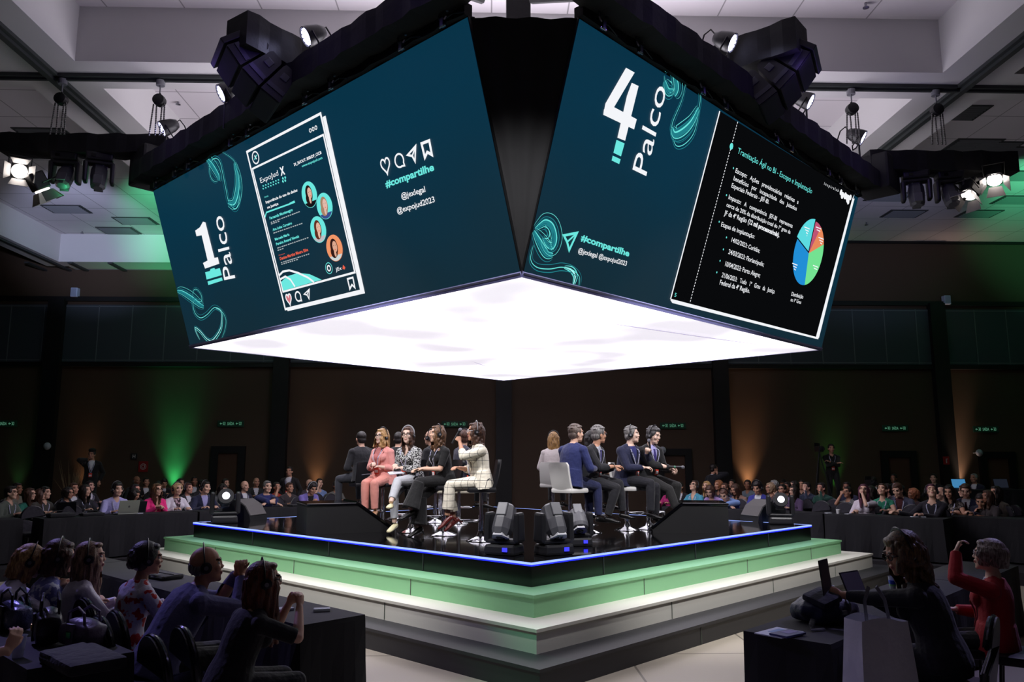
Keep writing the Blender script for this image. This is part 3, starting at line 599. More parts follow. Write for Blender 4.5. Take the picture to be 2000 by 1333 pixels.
for tx, a3 in (('Escopo:   Ações   previdenciárias   relativas   a', ((398, 317), (762, 500), (402, 288))), ('benefícios   por   incapacidade   dos   Juizados', ((387, 361), (752, 538), (391, 333))), ('Especiais Federais - JEF-BI.', ((375, 403), (592, 500), (380, 375))),
               ('Impacto:   A   competência   JEF-BI   representa', ((358, 470), (728, 638), (362, 442))), ('cerca de 20% da distribuição total do 1º grau da', ((346, 513), (716, 673), (350, 487))), ('JF da 4ª Região', ((333, 562), (462, 608), (338, 532))),
               ('Etapas de implantação:', ((315, 628), (508, 700), (320, 600))), ('14/02/2023: Curitiba;', ((375, 718), (538, 782), (379, 690))), ('24/03/2023: Florianópolis;', ((357, 787), (562, 862), (362, 758))), ('10/04/2023: Porto Alegre;', ((338, 858), (540, 925), (343, 828))),
               ('21/06/2023:   Todo   1º   Grau   da   Justiça', ((318, 922), (624, 1018), (323, 893))), ('Federal da 4ª Região.', ((307, 965), (480, 1015), (312, 935)))):
    T(st, wht, tx, *f5(*a3), .008)
T(st, wht, '(12 mil processos/mês).', *f5((470, 611), (652, 692), (475, 583)), .035)
for p in ((387, 292), (347, 448), (305, 602), (347, 693), (329, 762), (310, 828), (291, 895)): B_.disc(st, teal, f5(p)[0], .014, .015)
T(st, wht, 'i n s p i r a l a b', *f5((912, 388), (995, 430), (915, 370))); T(st, teal, '5', *f5((44, 1034), (55, 1038), (47, 1010)))
T(st, wht, 'Distribuição', *f5((722, 1030), (790, 1048), (725, 1006)), .01); T(st, wht, 'no 1º Grau', *f5((718, 1062), (778, 1078), (721, 1040)), .01)
for p, r_ in (((1010, 432), .05), ((1018, 450), .06), ((1034, 452), .06), ((1050, 470), .07), ((1064, 462), .05), ((1052, 488), .045), ((1042, 458), .05)): B_.disc('slide_logo', wht, f5(p)[0], r_, .016, n=12)
pc = B_.S(*f5((823, 785))[0]); top = B_.S(*f5((868, 578))[0]); bot = B_.S(*f5((797, 988))[0]); pr = (top - bot).length / 2
def ang(p): v = B_.S(*f5(p)[0]) - pc; return math.atan2(v.y, v.x)
bd = [((868, 580), (897, 628)), ((897, 628), (919, 728)), ((919, 728), (797, 988)), ((797, 988), (750, 692)), ((750, 692), (868, 580))]
pcol = [glow('pie_pink', (190, 84, 116)), glow('pie_orange', (232, 136, 90)), glow('pie_green', (116, 226, 146)), glow('pie_blue', (34, 142, 214)), glow('pie_cyan', (92, 218, 224))]
pr_ = abs(B_.S(*f5((823, 990))[0]).y - B_.S(*f5((823, 578))[0]).y) / 2 * .98
for (p0, p1), m in zip(bd, pcol):
    a0, a1 = ang(p0), ang(p1)
    while a1 > a0: a1 -= 2 * math.pi
    g = Vector((-.03, .03)) if m.name == 'pie_cyan' else Vector((0, 0))
    B_.poly('pie_chart', m, [pc + g] + [pc + g + Vector((math.cos(a), math.sin(a))) * pr_ for a in np.linspace(a0, a1, 16)], .016, True)
for (x, y), n in (((815, 640), 4), ((882, 640), 2), ((897, 700), 3), ((865, 862), 2), ((745, 850), 3)):
    for k in range(n): B_.line('pie_chart_label', wht, f5((x - 18 + k * 5, y - 8 + k * 16), (x + 12 - k * 5, y + 4 + k * 14)), .016, .018)
B_.flush()
# corner drape between the two screens
ta = CN + Vector((-q, -q, 0)) * OUT + Vector((0, 0, UP)); tb = CN + Vector((q, -q, 0)) * OUT + Vector((0, 0, UP))
mb = MB(); n = 16; vs = []; fs = []
for i in range(n + 1):
    a = i / n; tp = ta.lerp(tb, a); c0 = CN + Vector((0, 0, 0))
    for j in range(9): k = j / 8; p = c0.lerp(tp, k); p.y += .02 * k * math.sin(a * 19) + .02; vs.append(p)
for i in range(n):
    for j in range(8): fs.append((i * 9 + j, (i + 1) * 9 + j, (i + 1) * 9 + j + 1, i * 9 + j + 1))
mb.add(vs, fs); o = mb.build('corner_drape', M('drape_triangle', (34, 34, 36), .85, bump=.4, bscale=2), smooth=True); tag(o, 'black triangular fabric panel filling the corner between the two screens', 'drape')
# luminous fabric ceiling below the screens
sof = M('backlit_fabric', (230, 230, 235), .8, emit=(255, 250, 255), strength=1); nt, b, N, L = nodes(sof)
tc = N.new('ShaderNodeTexCoord'); nz = N.new('ShaderNodeTexNoise'); nz.inputs['Scale'].default_value = .42; nz.inputs['Detail'].default_value = 1.5; L.new(tc.outputs['Object'], nz.inputs['Vector'])
b.inputs['Emission Color'].default_value = (*lin((250, 244, 255)), 1)
mr = N.new('ShaderNodeMapRange'); mr.inputs['From Min'].default_value = .38; mr.inputs['From Max'].default_value = .62; mr.inputs['To Min'].default_value = 0; mr.inputs['To Max'].default_value = 1; L.new(nz.outputs['Fac'], mr.inputs[0])
pw = N.new('ShaderNodeMath'); pw.operation = 'POWER'; pw.inputs[1].default_value = 2; L.new(mr.outputs[0], pw.inputs[0])
ma = N.new('ShaderNodeMath'); ma.operation = 'MULTIPLY_ADD'; ma.inputs[1].default_value = 4.2; ma.inputs[2].default_value = .86; L.new(pw.outputs[0], ma.inputs[0]); L.new(ma.outputs[0], b.inputs['Emission Strength'])
t = thing('light_ceiling', 'glowing white stretched fabric square underneath the hanging screens', 'light', CN)
g = 14; vs = []; fs = []; u1 = (CR - CN); u2 = (CL - CN)
for i in range(g + 1):
    for j in range(g + 1):
        a, b3 = i / g, j / g; p = u1 * a + u2 * b3; p.z += -.07 * math.sin(math.pi * a) * math.sin(math.pi * b3) + .005; vs.append(p)
for i in range(g):
    for j in range(g): fs.append((i * (g + 1) + j, i * (g + 1) + j + 1, (i + 1) * (g + 1) + j + 1, (i + 1) * (g + 1) + j))
MB().add(vs, fs).build('stretched_fabric', sof, t, True)
mb = MB()
for a, c in ((Vector(), u1), (Vector(), u2), (u1, u1 + u2), (u2, u1 + u2)): mb.loft([a + Vector((0, 0, .03)), c + Vector((0, 0, .03))], .035, 4)
mb.build('fabric_frame', M('frame_lilac', (150, 150, 200), .4), t)
mb = MB()
for (a, c) in (((1200, 632), (1480, 672)), ((880, 690), (980, 727)), ((560, 690), (660, 705)), ):
    p, r_ = W(*a, Z=3.90) - CN, W(*c, Z=3.90) - CN; mb.loft([p + Vector((0, 0, -.01)), (p + r_) / 2 + Vector((.05, .02, -.02)), r_ + Vector((0, 0, -.01))], .006, 6)
mb.build('fabric_crease', M('crease_lilac', (178, 172, 200), .8, emit=(190, 182, 210), strength=.7), t)

# ------------------------------------------------------------------ truss ring, side trusses, hoists
def draped(name, label, a, b, wd, h, cat='truss', grp=None):
    a, b = Vector(a), Vector(b); Lg = (b - a).length; rz = math.atan2((b - a).y, (b - a).x); t = thing(name, label, cat, a, 0, grp); t.rotation_euler = (0, 0, rz)
    n = max(4, int(Lg / .16)); vs = []; fs = []; rr = random.Random(int(Lg * 100))
    prof = [(-1, -1), (1, -1), (1.0, -.2), (1.02, .4), (1, 1), (-1, 1), (-1.02, .4), (-1, -.2)]
    for i in range(n + 1):
        jz = .012 * math.sin(i * 1.7) + .006 * rr.random(); jy = .012 * math.sin(i * 2.3)
        for y, z in prof: vs.append((Lg * i / n, y * (wd / 2 + jy), z * (h / 2) + (jz if z > 0 else -jz)))
    k = len(prof)
    for i in range(n):
        for j in range(k): j2 = (j + 1) % k; fs.append((i * k + j, i * k + j2, (i + 1) * k + j2, (i + 1) * k + j))
    fs += [tuple(range(k - 1, -1, -1)), tuple(n * k + j for j in range(k))]
    MB().add(vs, fs).build('truss_drape', DRAPE, t); return t
TZ = CN.z + UP
def edge(scr, u, out=0, up=0): return scr.o + scr.u * u + scr.v * SH + Vector((scr.n.x, scr.n.y, 0)).normalized() * out + Vector((0, 0, up))
for scr, nm, e0, e1 in ((A_, 'left', -.1, 9.4), (B_, 'right', -1.4, 8.1)):
    t = draped('draped_truss', 'long black draped truss running above the %s screen' % nm, edge(scr, e0, .2, .27), edge(scr, e1, .2, .27), .32, .32, grp='black draped trusses')
    for u_ in (1.2, 3.4, 5.6, 7.4): light('added_par_spill', 'POINT', edge(scr, u_, 1.0, .45), None, 3.2, (.28, .16, 1), .2)  # added point lamps off the truss, standing in for purple par spill
    draped('header_beam', 'black header beam holding the top edge of the %s screen' % nm, edge(scr, 0, .0, .07), edge(scr, CW, .0, .07), .12, .12, 'beam')
    clamp = None
    for k, u in enumerate((.35, 1.1, 1.6, 3.0, 3.5, 5.0, 5.6, 7.0, 7.7)):
        p = edge(scr, u if nm == 'left' else CW - u, .11, .02)
        if clamp is None:
            clamp = thing('truss_clamp', 'shiny hanging clamp along the top edge of the %s screen' % nm, 'clamp', p, 0, 'clamps over the %s screen' % nm)
            clamp.rotation_euler.z = math.atan2(scr.u.y, scr.u.x)
            mb = MB(); mb.tube([(.07 * math.cos(a), 0, .07 + .07 * math.sin(a)) for a in np.linspace(0, 5.6, 12)], .014, 6); mb.box((0, 0, -.03), (.05, .05, .09)); mb.build('hook', ALU, clamp)
            MB().cyl((-.05, 0, -.07), (.05, 0, -.07), .012).build('bolt', STEEL, clamp)
            mb = MB(); mb.tube([(0, 0, 0), (.14, .02, .03), (.3, .03, -.02)], .01, 6); mb.build('safety_cable', BLK, clamp)
        else: dup(clamp, p, math.atan2(scr.u.y, scr.u.x), 'shiny hanging clamp along the top edge of the %s screen' % nm)
YT = 13.5
def tz(py): return W(1000, py, Y=YT).z
xa, xb = W(10, 290, Y=YT).x, W(330, 290, Y=YT).x; draped('draped_truss', 'short black draped truss reaching out at left, carrying four lamps', (xa, YT, tz(295)), (xb, YT, tz(297)), .36, .33, grp='black draped trusses')
xa2, xb2 = W(1690, 312, Y=YT).x, W(1976, 312, Y=YT).x; draped('draped_truss', 'short black draped truss reaching out at right, carrying four lamps', (xa2, YT, tz(312)), (xb2, YT, tz(312)), .38, .36, grp='black draped trusses')
for px_, py_, lb in ((300, 330, 'left'), (1712, 345, 'right')):
    p = W(px_, py_, Y=YT + .05); t = thing('truss_corner', 'black draped truss corner box at the far %s end of the screens' % lb, 'truss', p, R(45)); MB().box((0, 0, 0), (.62, .62, .66), bev=.05).build('corner_drape', DRAPE, t)
p = W(1012, 12, Y=11.0); t = thing('centre_truss_column', 'black draped column rising from the screens into the white coffer', 'truss', p); MB().box((0, 0, .55), (.36, .36, 2.2), bev=.02).build('column_drape', DRAPE, t)
for a, b4, lb in ((W(1040, 0, Y=9.4), edge(B_, 0, .0, .24), 'right'), (W(940, 0, Y=9.4), edge(A_, CW, .0, .24), 'left')):
    mb = MB(); mb.loft([a, b4], .05, 8); o = mb.build('strut', BLK); tag(o, 'black strut at the %s upper corner of the black corner panel' % lb, 'strut')
def hoist(px, py, lb, proto=[None]):
    top = W(px, py, Y=RY); top.z = ZB - .1; g = 'chain hoists on the ceiling rail'
    if proto[0] is not None: return dup(proto[0], top, 0, lb)
    t = thing('chain_hoist', lb, 'hoist', top, 0, g); proto[0] = t
    MB().cyl((0, 0, .02), (0, 0, -.07), .07).cyl((0, 0, -.05), (0, 0, -.2), .012).build('trolley', GREYP, t)
    mb = MB(); mb.tube([(0, .05 * math.sin(a), -.25 + .05 * math.cos(a)) for a in np.linspace(0, 5, 12)], .014, 6); mb.build('hook', BLK, t)
    mb = MB(); mb.T = Matrix.Rotation(R(90), 4, 'X'); mb.lathe((0, -.33, 0), [(.05, -.08), (.095, -.06), (.1, 0), (.095, .06), (.05, .08)], 18); mb.build('hoist_body', BLK, t, True)
    for x0, x1 in ((-.09, -.13), (-.04, -.03), (.05, .04), (.09, .1)):
        mb = MB(); n = 34; z0, z1 = -.4, -(ZB - .1 - W(1000, 274, Y=RY).z) 
        for k in range(n):
            a = k / n; c = Vector((x0 + (x1 - x0) * a, 0, z0 + (z1 - z0) * a)); mb.box(c, (.026 if k % 2 else .009, .009 if k % 2 else .026, (z0 - z1) / n * 1.15))
        mb.build('chain', M('chain_steel', (120, 120, 120), .35, 1), t)
    return t
for x, y, lb in ((123, 155, 'black chain hoist at the far left, left of the crossing pair'), (314, 158, 'black chain hoist hanging beside the left truss corner'), (1661, 168, 'black chain hoist hanging beside the right truss corner'), (1826, 170, 'black chain hoist at far right above the short truss')): hoist(x, y, lb)

# ------------------------------------------------------------------ lamps
par_led = glow('par_led', (205, 205, 255), 7)
def par_can(loc, to, label, proto=[None]):
    q_ = (Vector(to) - Vector(loc)).to_track_quat('Y', 'Z').to_euler()
    if proto[0] is not None: t = dup(proto[0], loc, 0, label, rot=q_)
    else:
        t = thing('par_can', label, 'stage light', loc, 0, 'lit par cans on the trusses', rot=q_); proto[0] = t
        mb = MB(); mb.T = Matrix.Rotation(R(-90), 4, 'X'); mb.lathe((0, 0, 0), [(.02, -.24), (.07, -.22), (.11, -.14), (.135, 0), (.135, .06), (.125, .06), (.12, .03)], 24); mb.build('lamp_body', DARKP, t, True)
        mb = MB(); pts = [(0, 0)] + [(.045 * math.cos(a), .045 * math.sin(a)) for a in np.linspace(0, 6.283, 7)[:-1]] + [(.092 * math.cos(a), .092 * math.sin(a)) for a in np.linspace(0, 6.283, 13)[:-1]]
        for x, z in pts: mb.ell((x, .045, z), (.02, .012, .02), 5, 8)
        mb.build('led_lens', par_led, t)
        MB().tube([(-.15, 0, 0), (-.155, 0, -.15), (-.1, -.02, -.22), (.1, -.02, -.22), (.155, 0, -.15), (.15, 0, 0)], .012, 6).build('yoke', BLK, t)
        MB().tube([(0, -.22, .03), (.05, -.3, .06), (.09, -.33, -.05), (.08, -.28, -.3)], .011, 6).build('cable', BLK, t)
    light('par_beam', 'SPOT', Vector(loc) + (Vector(to) - Vector(loc)).normalized() * .12, to, 25, (.6, .6, 1), .08, 40, .6); return t
for x, y, Y_, to, lb in ((604, 70, 9.6, (-6, 3, .8), 'lit par can lamp high above the poster on the left screen'), (438, 181, 10.8, (-7, 4, .8), 'lit par can lamp left of the left speaker array'), (322, 250, 12.6, (-8, 7, .8), 'lit par can lamp above the left truss corner'),
                         (1424, 82, 9.8, (6.5, 3, .8), 'lit par can lamp high above the black slide'), (1577, 197, 11.6, (7.5, 5, .8), 'lit par can lamp below the right speaker array'), (1680, 268, 12.8, (8, 7, .8), 'lit par can lamp above the right truss corner')):
    p = W(x, y, Y=Y_); tag(MB().cyl((0, 0, 0), (0, 0, -.42), .016).build('mounting_pole', BLK, loc=p + Vector((0, .06, -.1))), 'thin black pole under the ' + lb[:60].rsplit(' ', 1)[0], 'pole'); par_can(p, p + Vector((-3.2 if x < 1000 else 3.2, -1.6, -2.2)), lb)
def fresnel(loc, to, label, lit):
    t = thing('barn_door_lamp', label, 'stage light', loc, 0, 'barn door lamps at the truss ends', rot=(Vector(to) - Vector(loc)).to_track_quat('Y', 'Z').to_euler())
    MB().box((0, -.05, 0), (.24, .3, .26), bev=.03).build('lamp_body', BLK, t); mb = MB(); mb.T = Matrix.Rotation(R(-90), 4, 'X'); mb.lathe((0, 0, .1), [(.12, 0), (.12, .03)], 20); mb.build('lens', glow('fresnel_lit', (255, 244, 236), 14) if lit else glow('fresnel_dim', (255, 244, 236), 3), t)
    for k in range(4):
        mb = MB(); mb.T = Matrix.Rotation(k * math.pi / 2, 4, 'Y') @ Matrix.Translation((0, .14, .13)) @ Matrix.Rotation(R(28), 4, 'X'); mb.add([(-.1, 0, 0), (.1, 0, 0), (.15, .2, 0), (-.15, .2, 0), (-.1, 0, .006), (.1, 0, .006), (.15, .2, .006), (-.15, .2, .006)], [(3, 2, 1, 0), (4, 5, 6, 7), (0, 1, 5, 4), (1, 2, 6, 5), (2, 3, 7, 6), (3, 0, 4, 7)]); mb.build('barn_door', M('barn_door_metal', (120, 116, 116), .4), t)
    MB().tube([(-.16, 0, 0), (-.17, -.02, .25), (.17, -.02, .25), (.16, 0, 0)], .012, 6).build('yoke', BLK, t)
    return t
fresnel(W(38, 334, Y=13.2), (-3, 5.0, 3.2), 'bright barn door lamp at the left end of the left truss', True); light('fresnel_beam', 'SPOT', W(38, 334, Y=13.0), (-2.5, 9.6, .9), 260, (1, .95, .9), .1, 34, .5)
fresnel(W(76, 360, Y=13.3), (-6.0, 15.5, 2.5), 'barn door lamp with pale doors, second from the left truss end', False)
fresnel(W(1942, 345, Y=13.3), (6.0, 9.0, .9), 'bright barn door lamp at the right end of the right truss', True); light('fresnel_beam', 'SPOT', W(1937, 350, Y=13.0), (2.8, 9.6, .9), 260, (1, .95, .9), .1, 34, .5)
fresnel(W(1896, 372, Y=13.3), (5.0, 12.0, .9), 'barn door lamp with pale doors, second from the right truss end', False)
def moving_head(loc, rz, tilt, label, lit=False, flip=False, wash=False, scale=1.0, group='moving heads on the stage'):
    t = thing('moving_head', label, 'stage light', loc, 0, group, rot=(math.pi if flip else 0, 0, rz), scale=scale)
    MB().box((0, 0, .06), (.40, .30, .12), bev=.03, taper=.93).build('base', DARKP, t)
    mb = MB(); mb.box((.08, -.152, .065), (.06, .012, .045)); mb.build('display', glow('head_display', (60, 60, 255), 1.6) if not flip else GLOSSB, t)
    mb = MB(); mb.box((0, 0, .15), (.40, .2, .05), bev=.02)
    for s in (-1, 1): mb.box((s * .19, 0, .31), (.075, .21, .34), bev=.03, taper=.85)
    y = mb.build('yoke', DARKP, t)
    Mx = Matrix.Translation((0, 0, .38)) @ Matrix.Rotation(tilt, 4, 'X')
    mb = MB(); mb.T = Mx
    if wash: mb.loft([(0, -.14, 0), (0, -.1, 0), (0, .02, 0), (0, .12, 0), (0, .17, 0)], [.08, .125, .14, .145, .13], 24)
    else: mb.loft([(0, -.2, 0), (0, -.17, 0), (0, .0, 0), (0, .12, 0), (0, .2, 0)], [(.07, .07), (.11, .11), (.125, .13), (.125, .125), (.1, .1)], 8, side=(math.cos(.39), 0, math.sin(.39)))
    h = mb.build('lamp_head', M('head_grey', (84, 84, 90), .35), t)
    mb = MB(); mb.T = Mx; mb.box((0, -.1, .115), (.13, .16, .03), bev=.01).box((0, -.1, -.115), (.13, .16, .03), bev=.01); mb.build('head_cover', M('cover_grey', (96, 96, 102), .35), h)
    mb = MB(); mb.T = Mx; mb.loft([(0, .17, 0), (0, .215, 0)], [(.1, .1), (.115, .115)], 24 if lit else 6); mb.build('lens_ring', DARKP if lit else M('lens_grey', (200, 200, 206), .25), h)
    mb = MB(); mb.T = Mx; mb.ell((0, .2, 0), (.062, .035, .062)); mb.build('lens', glow('lens_lit', (235, 235, 255), 5) if lit else M('lens_glass', (12, 14, 26), .05), h, True)
    return t
def on_stage(px, py): return W(px, py, Z=SZ)
moving_head(on_stage(985, 1083), R(-28), R(-118), 'tall grey moving head light left of the stage corner', scale=.98)
moving_head(on_stage(1082, 1083), R(28), R(-118), 'tall grey moving head light right of the stage corner', scale=.98)
moving_head(on_stage(1128, 1066), R(10), R(-128), 'round wash moving head light behind the right stage corner light', wash=True, scale=.86)
p = on_stage(408, 1022) + SB * .02; p += (SC - p).normalized() * .25; p.z = SZ
moving_head(p, R(200), R(12), 'lit moving head light on the left stage corner beside the black speaker', lit=True, scale=1.1)
p = on_stage(1560, 1024); p += (SC - p).normalized() * .3; p.z = SZ
moving_head(p, R(165), R(10), 'lit moving head light on the right stage corner beside the floor speaker', lit=True, scale=1.0)
for px_, rz, tl, lb, lft in ((130, 190, -60, 'dark moving head with green lens hanging from the left truss', 1), (196, 200, -75, 'dark moving head hanging nearest the screen from the left truss', 1), (1786, 160, -75, 'dark moving head hanging nearest the screen from the right truss', 0), (1852, 165, -65, 'dark moving head hanging beside the right barn door lamps', 0)):
    p = W(px_, 312 if lft else 331, Y=YT); p.z = (tz(295) - .155) if lft else (tz(312) - .17); moving_head(p, R(rz), R(tl), lb, flip=True, scale=1.12, group='moving heads hanging from the side trusses')
p = W(130, 372, Y=YT - .1); light('green_lens_light', 'POINT', p, None, 1.5, (.1, 1, .4), .05)
# line arrays
box_m = M('speaker_black', (20, 20, 24), .45); grl = M('speaker_grille', (26, 26, 30), .7, bump=.8, bscale=220)
def line_array(loc, rz, label):
    t = thing('line_array', label, 'speaker', loc, 0, 'hanging speaker arrays', rot=(0, 0, rz))
    ang_ = R(2); p = Vector((0, 0, 0))
    for k in range(3):
        Mx = Matrix.Translation(p) @ Matrix.Rotation(-ang_, 4, 'X'); mb = MB(); mb.T = Mx
        mb.prism([(-.36, .22, 0), (-.36, .22, -.28), (-.36, -.22, -.24), (-.36, -.26, -.2), (-.36, -.26, -.06), (-.36, -.22, -.04)], (.72, 0, 0)); c = mb.build('speaker_cabinet', box_m, t)
        mb = MB(); mb.T = Mx; mb.box((0, .23, -.14), (.70, .02, .26), bev=.008); mb.build('grille', grl, c)
        mb = MB(); mb.T = Mx
        for s in (-1, 1): mb.box((s * .365, .1, -.14), (.02, .06, .24)).box((s * .365, -.1, -.14), (.02, .1, .1), bev=.008)
        mb.box((.12, -.268, -.13), (.16, .02, .08), bev=.01).box((-.12, -.268, -.13), (.16, .02, .08), bev=.01); mb.build('rigging', M('rigging_steel', (70, 70, 76), .35, .6), c)
        p = p + Matrix.Rotation(-ang_, 3, 'X') @ Vector((0, 0, -.275)); ang_ += R(10)
    MB().box((0, 0, .06), (.74, .5, .08), bev=.01).build('flying_frame', BLK, t); return t
for px_, py_, Y_, rz, lb, e, scr, u in ((500, 95, 9.6, R(135), 'black speaker array hanging outside the left screen', -1, A_, 4.6), (1520, 112, 9.9, R(-135), 'black speaker array hanging outside the right screen', 1, B_, 4.0)):
    p = W(px_, py_, Y=Y_); t = line_array(p, rz, lb); t.rotation_euler = (R(-36), 0, R(-118) * e); t.location = W(462 if e < 0 else 1560, 100 if e < 0 else 112, Y=Y_); t.scale = (1.0,) * 3
    a = W(462 if e < 0 else 1566, 62 if e < 0 else 75, Y=Y_ - .3); b4 = W(630 if e < 0 else 1400, 108 if e < 0 else 135, Y=10.4)
    draped('draped_truss', 'black draped truss arm carrying the %s speaker array' % ('left' if e < 0 else 'right'), a, (b4.x, b4.y, a.z), .42, .44, grp='draped truss arms')

# ------------------------------------------------------------------ floor speakers and prompt monitors on the stage
def wedge(px, py, rz, label, back=False):
    t = thing('floor_speaker', label, 'speaker', on_stage(px, py), rz, 'black floor speakers on the stage')
    P = [(-.29, -.26, 0), (-.29, .28, 0), (-.29, .26, .1), (-.29, .16, .26), (-.29, -.02, .36), (-.29, -.2, .37), (-.29, -.28, .2)]
    MB().prism(P, (.58, 0, 0)).build('speaker_cabinet', box_m, t)
    MB().prism([(-.27, .272, .1), (-.27, .165, .27), (-.27, -.01, .375), (-.27, -.015, .36), (-.27, .155, .255), (-.27, .26, .09)], (.54, 0, 0)).build('grille', M('grille_grey', (104, 100, 102), .6, bump=.8, bscale=240), t)
    MB().box((0, -.285, .12), (.22, .02, .1)).build('socket_plate', M('plate_dark', (40, 40, 70), .4), t)
    MB().tube([(.05, -.3, .1), (.1, -.42, .02), (.3, -.46, .012), (.5, -.3, .012)], .009, 6).build('cable', BLK, t); return t
wedge(478, 1016, R(-104), 'black floor speaker by the lit lamp on the left stage corner'); wedge(1490, 1018, R(104), 'black floor speaker by the lit lamp on the right stage corner')
def prompt(pts, dep, label):
    """wedge shaped box with a slanted screen; pts: outline seen from the side on the stage"""
    a, b5 = on_stage(*pts[0]), on_stage(*pts[1]); ex = (b5 - a); Lg = ex.length; ex.normalize(); ey = Vector((-ex.y, ex.x, 0)); ey = ey if ey.y > 0 else -ey
    t = thing('prompt_monitor', label, 'monitor', a); t.matrix_world = Matrix((ex, ey, Vector((0, 0, 1)))).transposed().to_4x4(); t.location = a
    h = .405; P = [(0, 0, 0), (Lg, 0, 0), (Lg, 0, .06), (Lg * .6, 0, h), (0, 0, h)]
    MB().prism(P, (0, dep, 0)).build('monitor_box', M('monitor_black', (16, 15, 18), .6), t)
    mb = MB(); sl = Vector((Lg * .4, 0, .06 - h)).normalized(); nn = Vector((-sl.z, 0, sl.x)); nn = nn if nn.z > 0 else -nn
    c = Vector((Lg * .8, dep / 2, (h + .06) / 2)) + nn * .02; mb.T = Matrix.Translation(c) @ Matrix((sl, Vector((0, 1, 0)), nn)).transposed().to_4x4()
    mb.box((0, 0, 0), (Lg * .55, dep * 1.04, .04), bev=.008); mb.build('monitor_screen', GLOSSB, t); MB().box((Lg * .3, dep / 2, h + .015), (Lg * .62, dep * 1.04, .03), bev=.008).build('monitor_lid', GLOSSB, t)
    return t
prompt(((598, 1045), (760, 1039)), .9, 'black wedge shaped prompt monitor left of the women'); prompt(((1424, 1043), (1276, 1041)), .9, 'black wedge shaped prompt monitor right of the men')
